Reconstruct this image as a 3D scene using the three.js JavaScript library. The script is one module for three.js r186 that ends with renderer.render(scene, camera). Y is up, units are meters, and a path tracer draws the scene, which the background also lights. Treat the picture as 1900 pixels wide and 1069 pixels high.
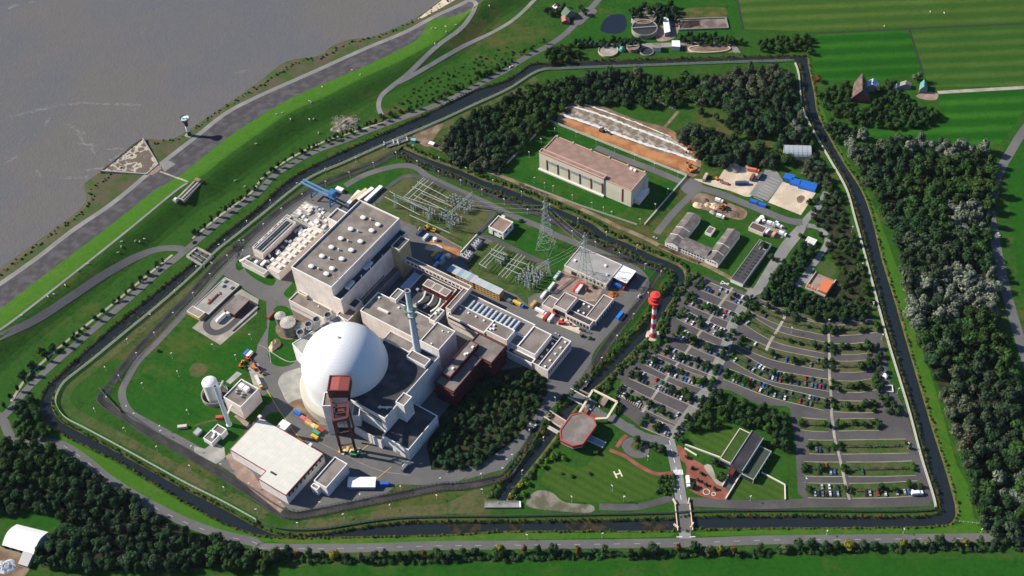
import * as THREE from 'three';
import { mergeGeometries } from 'three/addons/utils/BufferGeometryUtils.js';

// ---------------------------------------------------------------- camera, sky, sun, exposure
const scene = new THREE.Scene();
const CAM_H = 790, FOCAL = 2344, PITCH = 0.848, ROLL = -0.0726, IMG_W = 1900, IMG_H = 1069;
const camera = new THREE.PerspectiveCamera(2 * Math.atan(IMG_H / 2 / FOCAL) * 180 / Math.PI, 16 / 9, 1, 9000);
const fwd = new THREE.Vector3(0, -Math.sin(PITCH), -Math.cos(PITCH));
const right0 = new THREE.Vector3(1, 0, 0), up0 = new THREE.Vector3(0, Math.cos(PITCH), -Math.sin(PITCH));
const camR = right0.clone().multiplyScalar(Math.cos(ROLL)).addScaledVector(up0, Math.sin(ROLL));
const camU = right0.clone().multiplyScalar(-Math.sin(ROLL)).addScaledVector(up0, Math.cos(ROLL));
camera.position.set(0, CAM_H, 0);
camera.quaternion.setFromRotationMatrix(new THREE.Matrix4().makeBasis(camR, camU, fwd.clone().negate()));
scene.add(camera);

const SUN_AZ = 17 * Math.PI / 180, SUN_EL = 34.5 * Math.PI / 180;
const sunDir = new THREE.Vector3(-Math.cos(SUN_AZ) * Math.cos(SUN_EL), Math.sin(SUN_EL), -Math.sin(SUN_AZ) * Math.cos(SUN_EL));
{ // clear blue sky, a little paler towards the horizon and round the sun
  const W = 256, Hh = 128, d = new Float32Array(W * Hh * 4), v = new THREE.Vector3();
  for (let r = 0; r < Hh; r++) for (let c = 0; c < W; c++) {
    const el = ((r + 0.5) / Hh - 0.5) * Math.PI, az = ((c + 0.5) / W - 0.5) * 2 * Math.PI;
    v.set(Math.cos(az) * Math.cos(el), Math.sin(el), Math.sin(az) * Math.cos(el));
    const t = Math.pow(1 - Math.max(0, v.y), 3), g = Math.pow(Math.max(0, v.dot(sunDir)), 8) * 0.6;
    const i = (r * W + c) * 4;
    d[i] = 0.17 + 0.47 * t + g; d[i + 1] = 0.41 + 0.37 * t + g * 0.95; d[i + 2] = 0.95 + 0.12 * t + g * 0.85; d[i + 3] = 1;
  }
  const sky = new THREE.DataTexture(d, W, Hh, THREE.RGBAFormat, THREE.FloatType);
  sky.mapping = THREE.EquirectangularReflectionMapping; sky.magFilter = THREE.LinearFilter; sky.needsUpdate = true;
  scene.background = sky; scene.environment = sky; scene.environmentIntensity = 0.24; scene.backgroundIntensity = 0.24;
}
const sun = new THREE.DirectionalLight(new THREE.Color().setRGB(1, 0.93, 0.82), 4.3);
sun.position.copy(sunDir).multiplyScalar(1500).add(new THREE.Vector3(0, 0, -700)); sun.target.position.set(0, 0, -700);
sun.castShadow = true; sun.shadow.mapSize.set(4096, 4096);
Object.assign(sun.shadow.camera, { left: -800, right: 800, top: 700, bottom: -700, near: 100, far: 3200 });
scene.add(sun, sun.target);
scene.fog = new THREE.FogExp2(new THREE.Color().setRGB(0.75, 0.82, 0.95), 0.000007);
const renderer = new THREE.WebGLRenderer({ antialias: true });
renderer.toneMapping = THREE.LinearToneMapping; renderer.toneMappingExposure = 1.8;
renderer.shadowMap.enabled = true;

// ---------------------------------------------------------------- helpers
let seed = 12345;
const reseed = (s) => { seed = s | 0; };
const rnd = () => { seed = (seed + 0x6d2b79f5) | 0; let t = Math.imul(seed ^ (seed >>> 15), 1 | seed); t = (t + Math.imul(t ^ (t >>> 7), 61 | t)) ^ t; return ((t ^ (t >>> 14)) >>> 0) / 4294967296; };
const rr = (a, b) => a + (b - a) * rnd();
const pick = (a) => a[Math.floor(rnd() * a.length)];
// where the sight line through a point of the survey photograph meets the level h: [x, z]
function G(px, py, h = 0) {
  const d = fwd.clone().multiplyScalar(FOCAL).addScaledVector(camR, px - IMG_W / 2).addScaledVector(camU, -(py - IMG_H / 2));
  const t = (h - CAM_H) / d.y; return [d.x * t, d.z * t];
}
// survey tiles: enlarged cut-outs of the photograph, so that points can be read off finely
const tile = (x0, y0, s) => (...c) => { const o = []; for (let i = 0; i < c.length; i += 2) o.push([x0 + c[i] / s, y0 + c[i + 1] / s]); return o; };
const S3 = 1425 / 320, S2 = 1425 / 480;
const tA = tile(430, 350, S3), tB = tile(700, 300, S3), tC = tile(980, 420, S3), tD = tile(480, 530, S3), tE = tile(760, 500, S3), tF = tile(360, 640, S3), tG = tile(560, 680, S3),
  tH = tile(860, 700, S3), tI = tile(1140, 700, S3), tJ = tile(1120, 480, S3), tK = tile(1420, 560, S3), tL = tile(980, 180, S3), tM = tile(1220, 260, S3), tN = tile(1220, 380, S3);
const ta = tile(0, 0, S2), tb = tile(470, 0, S2), tc = tile(940, 0, S2), td = tile(1420, 0, S2), te = tile(0, 350, S2), tf = tile(1420, 350, S2),
  tg = tile(1420, 760, 3.46), th = tile(940, 800, 3.958), ti = tile(470, 760, 3.46), tj = tile(0, 700, 2.898), tp = tile(0, 0, 1);
const W2 = (pts, h = 0) => pts.map(([x, y]) => G(x, y, h));
const THETA = 37 * Math.PI / 180, CT = Math.cos(THETA), ST = Math.sin(THETA);
const toUV = ([x, z], a = THETA) => [x * Math.cos(a) + z * Math.sin(a), x * Math.sin(a) - z * Math.cos(a)];
const fromUV = ([u, v], a = THETA) => [u * Math.cos(a) + v * Math.sin(a), u * Math.sin(a) - v * Math.cos(a)];
const dist = (a, b) => Math.hypot(a[0] - b[0], a[1] - b[1]);
const lerp2 = (a, b, t) => [a[0] + (b[0] - a[0]) * t, a[1] + (b[1] - a[1]) * t];
// rectangle along the plant's axes that holds the given roof points (read at height h)
function rect(pts, h = 0, ang = THETA) {
  const q = W2(pts, h).map((p) => toUV(p, ang)), us = q.map((p) => p[0]), vs = q.map((p) => p[1]);
  return rectUV(Math.min(...us), Math.max(...us), Math.min(...vs), Math.max(...vs), ang);
}
function rectUV(u0, u1, v0, v1, ang = THETA) { const r = [[u0, v0], [u1, v0], [u1, v1], [u0, v1]].map((p) => fromUV(p, ang)); r.uv = [u0, u1, v0, v1]; r.ang = ang; return r; }
// outline whose edges follow the plant's axes
function ortho(pts, h = 0, ang = THETA) {
  const q = W2(pts, h).map((p) => toUV(p, ang)), n = q.length, ax = q.map((p, i) => { const b = q[(i + 1) % n]; return Math.abs(b[0] - p[0]) > Math.abs(b[1] - p[1]) ? 1 : 0; });
  for (let i = 0; i < n; i++) { const j = (i + 1) % n, k = ax[i], m = (q[i][k] + q[j][k]) / 2; q[i][k] = m; q[j][k] = m; }
  return q.map((p) => fromUV(p, ang));
}
function area2(p) { let a = 0; for (let i = 0; i < p.length; i++) { const b = p[(i + 1) % p.length]; a += p[i][0] * b[1] - b[0] * p[i][1]; } return a / 2; }
function inset(poly, w) { // mitred offset to the inside
  const s = Math.sign(area2(poly)), n = poly.length;
  return poly.map((p, i) => {
    const a = poly[(i + n - 1) % n], b = poly[(i + 1) % n];
    const d1 = [p[0] - a[0], p[1] - a[1]], d2 = [b[0] - p[0], b[1] - p[1]], l1 = Math.hypot(...d1) || 1, l2 = Math.hypot(...d2) || 1;
    const n1 = [-d1[1] / l1 * s, d1[0] / l1 * s], n2 = [-d2[1] / l2 * s, d2[0] / l2 * s], k = 1 + n1[0] * n2[0] + n1[1] * n2[1];
    const f = w / Math.max(0.3, k); return [p[0] + (n1[0] + n2[0]) * f, p[1] + (n1[1] + n2[1]) * f];
  });
}
// smooth line through ground points, evenly spaced
function smooth(pts, step = 6, closed = false) {
  const c = new THREE.CatmullRomCurve3(pts.map(([x, z]) => new THREE.Vector3(x, 0, z)), closed, 'centripetal');
  const n = Math.max(4, Math.round(c.getLength() / step)); c.arcLengthDivisions = n * 6; c.updateArcLengths();
  const r = c.getSpacedPoints(n).map((p) => [p.x, p.z]); if (closed) r.pop(); return r;
}
function resample(pts, n) {
  const L = [0]; for (let i = 1; i < pts.length; i++) L.push(L[i - 1] + dist(pts[i], pts[i - 1]));
  const T = L[L.length - 1], o = []; let k = 0;
  for (let i = 0; i < n; i++) { const s = T * i / (n - 1); while (k < pts.length - 2 && L[k + 1] < s) k++; o.push(lerp2(pts[k], pts[k + 1], Math.min(1, Math.max(0, (s - L[k]) / (L[k + 1] - L[k] || 1))))); }
  return o;
}
function normals2(pts, closed) {
  const n = pts.length;
  return pts.map((p, i) => { const a = pts[closed ? (i + n - 1) % n : Math.max(0, i - 1)], b = pts[closed ? (i + 1) % n : Math.min(n - 1, i + 1)], l = dist(a, b) || 1; return [-(b[1] - a[1]) / l, (b[0] - a[0]) / l]; });
}
const offset = (pts, d, closed) => { const n = normals2(pts, closed); return pts.map((p, i) => [p[0] + n[i][0] * d, p[1] + n[i][1] * d]); };
function inside(p, poly) { let c = false; for (let i = 0, j = poly.length - 1; i < poly.length; j = i++) { const a = poly[i], b = poly[j]; if ((a[1] > p[1]) !== (b[1] > p[1]) && p[0] < (b[0] - a[0]) * (p[1] - a[1]) / (b[1] - a[1]) + a[0]) c = !c; } return c; }
function along(pts, step, start = 0) { // points with direction every step metres
  const o = []; let s = start;
  for (let i = 1; i < pts.length; i++) { const l = dist(pts[i - 1], pts[i]); while (s <= l) { const p = lerp2(pts[i - 1], pts[i], s / l); o.push([p[0], p[1], Math.atan2(pts[i][1] - pts[i - 1][1], pts[i][0] - pts[i - 1][0])]); s += step; } s -= l; }
  return o;
}

const used = {};
const numbered = (name) => { const k = used[name] = (used[name] ?? -1) + 1; return k ? name + '_' + String(k).padStart(3, '0') : name; };
function tag(o, label, category, group, kind) { if (label) o.userData.label = label; if (category) o.userData.category = category; if (group) o.userData.group = group; if (kind) o.userData.kind = kind; return o; }
function top(o) { o.name = numbered(o.name); scene.add(o); return o; }
function thing(name, label, category, group) { const g = new THREE.Group(); g.name = name; top(g); tag(g, label, category, group); return g; }
// a thing's parts are modelled at world coordinates; this moves the thing's origin to its base
function based(g, x, z, y = 0) { g.position.set(x, y, z); for (const c of g.children) c.position.sub(g.position); return g; }
function copyOf(o, label, group) { const c = o.clone(); c.name = numbered(o.name.replace(/_\d{3}$/, '')); scene.add(c); if (label) c.userData.label = label; if (group) c.userData.group = group; return c; }

const UP = [0, 1, 0];
class MB { // collects faces and merges them into one named mesh
  constructor() { this.p = []; this.n = []; this.u = []; this.c = null; }
  uvOf(p, n) {
    if (Math.abs(n[1]) > 0.75) return [p[0] * CT + p[2] * ST, p[0] * ST - p[2] * CT];
    const l = Math.hypot(n[0], n[2]) || 1; return [(-n[2] * p[0] + n[0] * p[2]) / l, p[1]];
  }
  tri(a, b, c, na, nb, nc) {
    if (!na) {
      const x = [b[0] - a[0], b[1] - a[1], b[2] - a[2]], y = [c[0] - a[0], c[1] - a[1], c[2] - a[2]];
      const n = [x[1] * y[2] - x[2] * y[1], x[2] * y[0] - x[0] * y[2], x[0] * y[1] - x[1] * y[0]], l = Math.hypot(...n) || 1; na = nb = nc = n.map((k) => k / l);
    }
    const f = na;
    for (const [p, n] of [[a, na], [b, nb], [c, nc]]) { this.p.push(...p); this.n.push(...n); this.u.push(...this.uvOf(p, f)); }
    return this;
  }
  quad(a, b, c, d, n) { return n ? this.tri(a, b, c, n[0], n[1], n[2]).tri(a, c, d, n[0], n[2], n[3]) : this.tri(a, b, c).tri(a, c, d); }
  flat(poly, y, holes = [], down = false) {
    const v = (q) => q.map((p) => new THREE.Vector2(p[0], p[1])), f = THREE.ShapeUtils.triangulateShape(v(poly), holes.map(v)), all = [...poly, ...holes.flat()];
    for (const [i, j, k] of f) {
      const a = all[i], b = all[j], c = all[k], s = (b[0] - a[0]) * (c[1] - a[1]) - (b[1] - a[1]) * (c[0] - a[0]);
      const t = (s < 0) !== down ? [a, b, c] : [a, c, b]; this.tri(...t.map((p) => [p[0], y, p[1]]));
    }
    return this;
  }
  sides(poly, y0, y1) {
    const q = area2(poly) > 0 ? poly : [...poly].reverse(), n = q.length;
    for (let i = 0; i < n; i++) { const a = q[i], b = q[(i + 1) % n]; this.quad([a[0], y0, a[1]], [a[0], y1, a[1]], [b[0], y1, b[1]], [b[0], y0, b[1]]); }
    return this;
  }
  prism(poly, y0, y1, bottom = false) { this.sides(poly, y0, y1).flat(poly, y1); if (bottom) this.flat(poly, y0, [], true); return this; }
  ring(poly, w, y0, y1) { // upstand along the edge of a roof
    const i = inset(poly, w); this.sides(poly, y0, y1); const q = area2(i) > 0 ? [...i] : [...i].reverse(), n = q.length;
    for (let k = 0; k < n; k++) { const a = q[k], b = q[(k + 1) % n]; this.quad([b[0], y0, b[1]], [b[0], y1, b[1]], [a[0], y1, a[1]], [a[0], y0, a[1]]); }
    for (let k = 0; k < poly.length; k++) { const m = (k + 1) % poly.length, s = area2(poly) > 0, t = (p) => [p[0], y1, p[1]]; s ? this.quad(t(poly[k]), t(i[k]), t(i[m]), t(poly[m])) : this.quad(t(poly[m]), t(i[m]), t(i[k]), t(poly[k])); }
    return this;
  }
  box(x, y, z, sx, sy, sz, a = 0) { // centre of the base, size, turn
    const c = Math.cos(a), s = Math.sin(a), f = (i, j) => [x + i * sx / 2 * c - j * sz / 2 * s, z + i * sx / 2 * s + j * sz / 2 * c];
    return this.prism([f(-1, -1), f(1, -1), f(1, 1), f(-1, 1)], y, y + sy, true);
  }
  bar(a, b, w, h = w) { // straight beam of square section between two points
    const d = new THREE.Vector3(b[0] - a[0], b[1] - a[1], b[2] - a[2]), l = d.length(); d.normalize();
    const s = Math.abs(d.y) > 0.98 ? new THREE.Vector3(1, 0, 0) : new THREE.Vector3(0, 1, 0).cross(d).normalize(), t = d.clone().cross(s).normalize();
    const P = (q, i, j) => [q[0] + s.x * i * w / 2 + t.x * j * h / 2, q[1] + s.y * i * w / 2 + t.y * j * h / 2, q[2] + s.z * i * w / 2 + t.z * j * h / 2];
    const k = [[-1, -1], [1, -1], [1, 1], [-1, 1]];
    for (let i = 0; i < 4; i++) { const [m, n] = [k[i], k[(i + 1) % 4]]; this.quad(P(a, ...m), P(a, ...n), P(b, ...n), P(b, ...m)); }
    this.quad(P(a, ...k[3]), P(a, ...k[2]), P(a, ...k[1]), P(a, ...k[0])); this.quad(P(b, ...k[0]), P(b, ...k[1]), P(b, ...k[2]), P(b, ...k[3]));
    return this;
  }
  lathe(x, z, prof, seg = 24, a0 = 0, a1 = Math.PI * 2) { // prof: [r, y] from the base up
    for (let k = 0; k < prof.length - 1; k++) {
      const [r0, y0] = prof[k], [r1, y1] = prof[k + 1], l = Math.hypot(r1 - r0, y1 - y0) || 1, ny = (r0 - r1) / l, nr = (y1 - y0) / l;
      for (let i = 0; i < seg; i++) {
        const A = a0 + (a1 - a0) * i / seg, B = a0 + (a1 - a0) * (i + 1) / seg, P = (r, y, t) => [x + r * Math.cos(t), y, z + r * Math.sin(t)], N = (t) => [nr * Math.cos(t), ny, nr * Math.sin(t)];
        this.quad(P(r0, y0, A), P(r1, y1, A), P(r1, y1, B), P(r0, y0, B), [N(A), N(A), N(B), N(B)]);
      }
    }
    return this;
  }
  cyl(x, z, r0, r1, y0, y1, seg = 16) { this.lathe(x, z, [[r0, y0], [r1, y1]], seg); if (r1 > 0.01) this.disc(x, z, r1, y1, seg); return this; }
  disc(x, z, r, y, seg = 16) { for (let i = 0; i < seg; i++) { const A = i / seg * 2 * Math.PI, B = (i + 1) / seg * 2 * Math.PI; this.tri([x, y, z], [x + r * Math.cos(B), y, z + r * Math.sin(B)], [x + r * Math.cos(A), y, z + r * Math.sin(A)]); } return this; }
  strip(L, R, yl, yr) { // between two lines of equal count; heights as numbers or functions of the index
    const f = (y, i) => typeof y === 'function' ? y(i) : y;
    for (let i = 0; i < L.length - 1; i++) {
      const a = [L[i][0], f(yl, i), L[i][1]], b = [L[i + 1][0], f(yl, i + 1), L[i + 1][1]], c = [R[i + 1][0], f(yr, i + 1), R[i + 1][1]], d = [R[i][0], f(yr, i), R[i][1]];
      const s = (b[0] - a[0]) * (d[2] - a[2]) - (b[2] - a[2]) * (d[0] - a[0]); s < 0 ? this.quad(a, b, c, d) : this.quad(a, d, c, b);
    }
    return this;
  }
  geo() {
    const g = new THREE.BufferGeometry();
    g.setAttribute('position', new THREE.Float32BufferAttribute(this.p, 3)); g.setAttribute('normal', new THREE.Float32BufferAttribute(this.n, 3)); g.setAttribute('uv', new THREE.Float32BufferAttribute(this.u, 2));
    if (this.c) g.setAttribute('color', new THREE.Float32BufferAttribute(this.c, 3));
    return g;
  }
  build(name, mat, parent) { const m = new THREE.Mesh(this.geo(), mat); m.name = name; m.castShadow = m.receiveShadow = true; if (parent) parent.add(m); else top(m); return m; }
}
const M = () => new MB();

// ---------------------------------------------------------------- procedural surfaces
function tileNoise(size, cells, s) { // tileable value noise, 0..1
  const c = Math.max(2, cells), v = new Float32Array(c * c); reseed(s * 7919 + cells); for (let i = 0; i < v.length; i++) v[i] = rnd();
  const o = new Float32Array(size * size);
  for (let y = 0; y < size; y++) { const fy = y * c / size, y0 = Math.floor(fy), ty = fy - y0, sy = ty * ty * (3 - 2 * ty), ya = (y0 % c) * c, yb = ((y0 + 1) % c) * c;
    for (let x = 0; x < size; x++) { const fx = x * c / size, x0 = Math.floor(fx), tx = fx - x0, sx = tx * tx * (3 - 2 * tx), xa = x0 % c, xb = (x0 + 1) % c;
      o[y * size + x] = (v[ya + xa] * (1 - sx) + v[ya + xb] * sx) * (1 - sy) + (v[yb + xa] * (1 - sx) + v[yb + xb] * sx) * sy; } }
  return o;
}
function fbm(size, cells, s, oct = 4, gain = 0.55) { const o = new Float32Array(size * size); let a = 1, t = 0; for (let k = 0; k < oct; k++) { if (cells << k > size) break; const n = tileNoise(size, cells << k, s + k); for (let i = 0; i < o.length; i++) o[i] += n[i] * a; t += a; a *= gain; } for (let i = 0; i < o.length; i++) o[i] /= t; return o; }
const srgb = (x) => Math.round(255 * Math.min(1, Math.max(0, x <= 0.0031308 ? 12.92 * x : 1.055 * Math.pow(x, 1 / 2.4) - 0.055)));
function tex(size, metres, fn, color = true) { // fn(i, x, y) gives linear [r, g, b] or a number
  const d = new Uint8Array(size * size * 4);
  for (let y = 0; y < size; y++) for (let x = 0; x < size; x++) { const i = y * size + x, c = fn(i, x, y); if (color) { d[i * 4] = srgb(c[0]); d[i * 4 + 1] = srgb(c[1]); d[i * 4 + 2] = srgb(c[2]); } else d[i * 4] = d[i * 4 + 1] = d[i * 4 + 2] = Math.round(255 * Math.min(1, Math.max(0, c))); d[i * 4 + 3] = 255; }
  const t = new THREE.DataTexture(d, size, size, THREE.RGBAFormat); if (color) t.colorSpace = THREE.SRGBColorSpace;
  t.wrapS = t.wrapT = THREE.RepeatWrapping; t.magFilter = THREE.LinearFilter; t.minFilter = THREE.LinearMipmapLinearFilter; t.generateMipmaps = true; t.repeat.set(1 / metres, 1 / metres); t.needsUpdate = true; return t;
}
const mix = (a, b, t) => [a[0] + (b[0] - a[0]) * t, a[1] + (b[1] - a[1]) * t, a[2] + (b[2] - a[2]) * t];
const clamp01 = (x) => Math.min(1, Math.max(0, x));
const sstep = (a, b, x) => { const t = clamp01((x - a) / (b - a)); return t * t * (3 - 2 * t); };
function std(color, rough = 0.85, extra = {}) { const m = new THREE.MeshStandardMaterial({ roughness: rough, ...extra }); if (color) m.color.setRGB(...color); return m; }
function texMat(t, rough = 0.9, extra = {}) { return new THREE.MeshPhysicalMaterial({ map: t, roughness: rough, specularIntensity: 0.15, ...extra }); }
function tinted(base, r, g, b) { const m = base.clone(); m.color.setRGB(r, g, b); return m; }
// grass of several lengths and ages: broad patches, clumps and fine grain
const nBig = fbm(1024, 5, 1, 4), nMid = fbm(1024, 48, 2, 4, 0.7), nFine = fbm(1024, 256, 3, 3, 0.8);
function grassTex(lush, dry, dark, dryAmt, stripe = 0, amp = 1) {
  return tex(1024, 460, (i, x, y) => {
    const b = nBig[i], m = nMid[i], f = nFine[i], j = (i * 7 + 331 * 1024) % (1024 * 1024);
    let c = mix(lush, dry, clamp01(sstep(0.62 - dryAmt, 0.8 - dryAmt * 0.6, b * 0.55 + nBig[j] * 0.25 + m * 0.3)));
    c = mix(c, dark, clamp01((0.5 - m) * 1.5 + (0.5 - f) * 0.9) * amp);
    let k = 0.72 + 0.56 * f * amp + (1 - amp) * 0.28; if (stripe) k *= 1 + stripe * (Math.sin(y * Math.PI * 2 / 13.47) > 0 ? 1 : -1) + stripe * 0.6 * (nMid[j] - 0.5);
    return [c[0] * k, c[1] * k, c[2] * k];
  });
}
const LAWN = [0.016, 0.078, 0.007], DRYG = [0.072, 0.074, 0.022], DARKG = [0.012, 0.042, 0.006];
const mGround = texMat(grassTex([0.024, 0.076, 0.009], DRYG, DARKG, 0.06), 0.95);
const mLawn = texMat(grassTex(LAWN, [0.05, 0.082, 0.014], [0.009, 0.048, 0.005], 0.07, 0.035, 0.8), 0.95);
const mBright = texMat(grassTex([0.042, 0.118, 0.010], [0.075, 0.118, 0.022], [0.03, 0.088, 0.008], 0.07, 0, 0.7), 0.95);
const mField = texMat(grassTex([0.014, 0.075, 0.006], [0.036, 0.08, 0.012], [0.010, 0.05, 0.005], 0.05, 0.0, 0.9), 0.95);
const mDry = texMat(grassTex([0.040, 0.080, 0.016], [0.085, 0.085, 0.036], [0.026, 0.05, 0.012], 0.22), 0.95);
const mHelipad = texMat(grassTex([0.040, 0.085, 0.012], [0.07, 0.085, 0.022], [0.03, 0.06, 0.01], 0.12, 0.09, 0.6), 0.95);
const gN = fbm(512, 6, 11, 5, 0.6), gF = fbm(512, 128, 12, 3, 0.9);
function stone(c0, c1, grain, metres, spots = 0, rough = 0.9) { return texMat(tex(512, metres, (i) => { const c = mix(c0, c1, sstep(0.3, 0.72, gN[i])), k = 1 - grain / 2 + grain * gF[i] - (spots && gN[(i * 3 + 777) % gN.length] > 0.66 ? spots : 0); return [c[0] * k, c[1] * k, c[2] * k]; }), rough); }
const mAsphalt = stone([0.112, 0.109, 0.108], [0.134, 0.129, 0.124], 0.24, 130, 0.06);
const mDarkAsphalt = stone([0.070, 0.068, 0.070], [0.10, 0.098, 0.098], 0.35, 80);
const mLotAsphalt = stone([0.074, 0.068, 0.069], [0.094, 0.087, 0.085], 0.32, 110, 0.06);
const mPaleRoad = stone([0.19, 0.185, 0.175], [0.235, 0.23, 0.215], 0.3, 80);
const mConcrete = stone([0.26, 0.25, 0.225], [0.36, 0.345, 0.31], 0.25, 50, 0.06);
const mRiprap = stone([0.058, 0.055, 0.060], [0.088, 0.083, 0.086], 0.75, 34, 0.12);
const mMud = stone([0.085, 0.075, 0.045], [0.045, 0.078, 0.02], 0.7, 60, 0.1);
const mBallast = stone([0.035, 0.033, 0.034], [0.062, 0.058, 0.058], 0.6, 50);
const mSand = stone([0.50, 0.36, 0.22], [0.60, 0.46, 0.31], 0.3, 70, 0.08);
const mPaleSand = stone([0.47, 0.38, 0.28], [0.60, 0.50, 0.38], 0.35, 60, 0.1);
const mOrange = stone([0.29, 0.125, 0.052], [0.41, 0.20, 0.085], 0.5, 50, 0.12);
const mBrownEarth = stone([0.15, 0.10, 0.065], [0.24, 0.18, 0.12], 0.6, 50, 0.15);
const mGravelPale = stone([0.26, 0.235, 0.195], [0.35, 0.32, 0.265], 0.5, 40, 0.05);
const mBrick = stone([0.20, 0.070, 0.048], [0.265, 0.10, 0.072], 0.3, 30);
const mBrickPale = stone([0.24, 0.165, 0.135], [0.31, 0.225, 0.185], 0.35, 30, 0.05);
const mReed = stone([0.05, 0.072, 0.016], [0.105, 0.092, 0.032], 0.9, 40, 0.2);
const roofGrey = stone([0.165, 0.14, 0.122], [0.235, 0.205, 0.182], 0.35, 46, 0.03);
const roofDark = stone([0.052, 0.050, 0.054], [0.088, 0.083, 0.086], 0.4, 40, 0.05);
const roofPink = stone([0.24, 0.155, 0.122], [0.29, 0.195, 0.16], 0.35, 30, 0.05);
const roofWhite = texMat(tex(512, 24, (i, x, y) => { const j = (x % 64 < 3 || y % 128 < 3) ? 0.82 : 1, k = j * (0.9 + 0.18 * gN[i]); return [0.60 * k, 0.585 * k, 0.52 * k]; }), 0.8);
// clad walls: upright sheets with joints, streaks below the roof edge
function cladding(c, w, hgt, joint, streak = 0.12) {
  const cols = Math.round(24 / w), n = tileNoise(512, 96, 31), m = gN;
  return texMat(tex(512, 24, (i, x, y) => { const px = x / 512 * cols, py = y / 512 * 24 / hgt, id = Math.floor(px) * 13 + Math.floor(py) * 7, v = 0.95 + 0.1 * ((Math.sin(id * 12.9898) * 43758.5453) % 1 + 1) % 1;
    const e = (px % 1) < joint || (py % 1) < joint * w / hgt ? 0.78 : 1, s = 1 - streak * sstep(0.55, 0.9, n[(y >> 4 << 9) + x]) - streak * 0.8 * sstep(0.5, 0.8, m[i]), k = v * e * s; return [c[0] * k, c[1] * k, c[2] * k]; }), 0.75);
}
const wallPink = cladding([0.73, 0.645, 0.58], 3, 12, 0.05), wallWhite = cladding([0.76, 0.735, 0.705], 4, 8, 0.03), wallCream = cladding([0.62, 0.58, 0.46], 6, 12, 0.02, 0.08), wallBlueWhite = cladding([0.66, 0.67, 0.68], 3, 6, 0.03);
const wallBeige = cladding([0.42, 0.36, 0.22], 2, 12, 0.05), wallMaroon = cladding([0.105, 0.022, 0.021], 3, 4, 0.04), wallGrey = cladding([0.3, 0.3, 0.31], 2, 6, 0.05);
const white = std([0.78, 0.77, 0.74], 0.55), offWhite = std([0.62, 0.58, 0.52], 0.7), trimPink = std([0.72, 0.62, 0.55], 0.7), dark = std([0.02, 0.02, 0.024], 0.6), glass = std([0.03, 0.04, 0.05], 0.12), maroon = std([0.105, 0.021, 0.018], 0.6),
  steel = std([0.42, 0.44, 0.46], 0.45, { metalness: 0.4 }), galv = std([0.31, 0.37, 0.33], 0.55), blackMetal = std([0.03, 0.03, 0.032], 0.5), red = std([0.56, 0.03, 0.025], 0.45), blue = std([0.02, 0.13, 0.50], 0.45), yellow = std([0.62, 0.36, 0.02], 0.5),
  orange = std([0.58, 0.15, 0.03], 0.5), green = std([0.03, 0.30, 0.10], 0.5), craneBlue = std([0.035, 0.14, 0.32], 0.5), lineWhite = std([0.72, 0.72, 0.7], 0.8), lineYellow = std([0.6, 0.38, 0.06], 0.8), rubber = std([0.02, 0.02, 0.02], 0.85), ochre = std([0.50, 0.30, 0.09], 0.7), lamp = std([0.6, 0.6, 0.58], 0.5);

// ---------------------------------------------------------------- the ground
const structure = (mesh, label, category) => tag(mesh, label, category, null, 'structure');
function sheet(name, poly, y, mat, label, category, holes) { return structure(M().flat(poly, y, holes).build(name, mat), label, category); }
// dike along the river: rows of survey points at their heights, lofted
const NROW = 90;
const row = (pts, h) => ({ p: resample(smooth(W2(pts, h), 8), NROW), h });
const shorePts = [...tp(-60, 545), ...te(0, 445, 150, 335, 300, 225, 450, 110, 485, 50, 470, 0), ...ta(450, 1030, 560, 945, 785, 765, 830, 770, 940, 775, 1000, 745, 1100, 680, 1200, 610, 1300, 545, 1425, 455), ...tb(100, 400, 180, 340, 380, 305, 440, 250, 560, 215, 640, 210, 750, 170, 890, 105, 960, 60, 1040, 0), ...tp(880, -45, 960, -95)];
const pathPts = [...tp(-60, 568), ...te(0, 525, 200, 385, 400, 230, 600, 95, 720, 0), ...ta(800, 970, 890, 900, 1090, 745, 1250, 620, 1425, 530), ...tb(300, 410, 600, 275, 850, 170, 1000, 90, 1180, 5), ...tp(930, -40, 1000, -85)];
const ripPts = [...tp(-60, 620), ...te(0, 665, 250, 470, 500, 285, 700, 130, 870, 0), ...ta(1000, 960, 1100, 880, 1250, 760, 1425, 645), ...tb(200, 545, 400, 455, 600, 370, 800, 275, 920, 205, 975, 110), ...tp(850, 28, 905, -6, 960, -45, 1030, -90)];
const crestPts = [...tp(-60, 665), ...te(0, 780, 430, 450, 700, 235, 990, 0), ...ta(1110, 970, 1250, 860, 1425, 735), ...tb(200, 620, 400, 530, 600, 430, 800, 340, 950, 260, 1050, 200, 1150, 110), ...tp(897, 0, 965, -40, 1050, -88)];
const R0 = row(shorePts, -1.5), Rp0 = row(pathPts, 1.3), R3 = row(ripPts, 3.8), R4 = row(crestPts, 8);
const cn = normals2(R4.p), landward = (d) => R4.p.map((p, i) => [p[0] + cn[i][0] * d, p[1] + cn[i][1] * d]);
const R1 = { p: offset(Rp0.p, -2.6), h: 1.3 }, R2 = { p: offset(Rp0.p, 2.6), h: 1.5 };
const DIKE_TOE = 30, backH = (d) => 8 * (1 - sstep(1.5, DIKE_TOE, d));
const backRows = [0, 2.5, 6, 10, 14, 18, 23, 28, DIKE_TOE].map((d) => ({ p: landward(d), h: d >= DIKE_TOE ? -0.03 : backH(d) }));
const heightTris = [];
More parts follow.
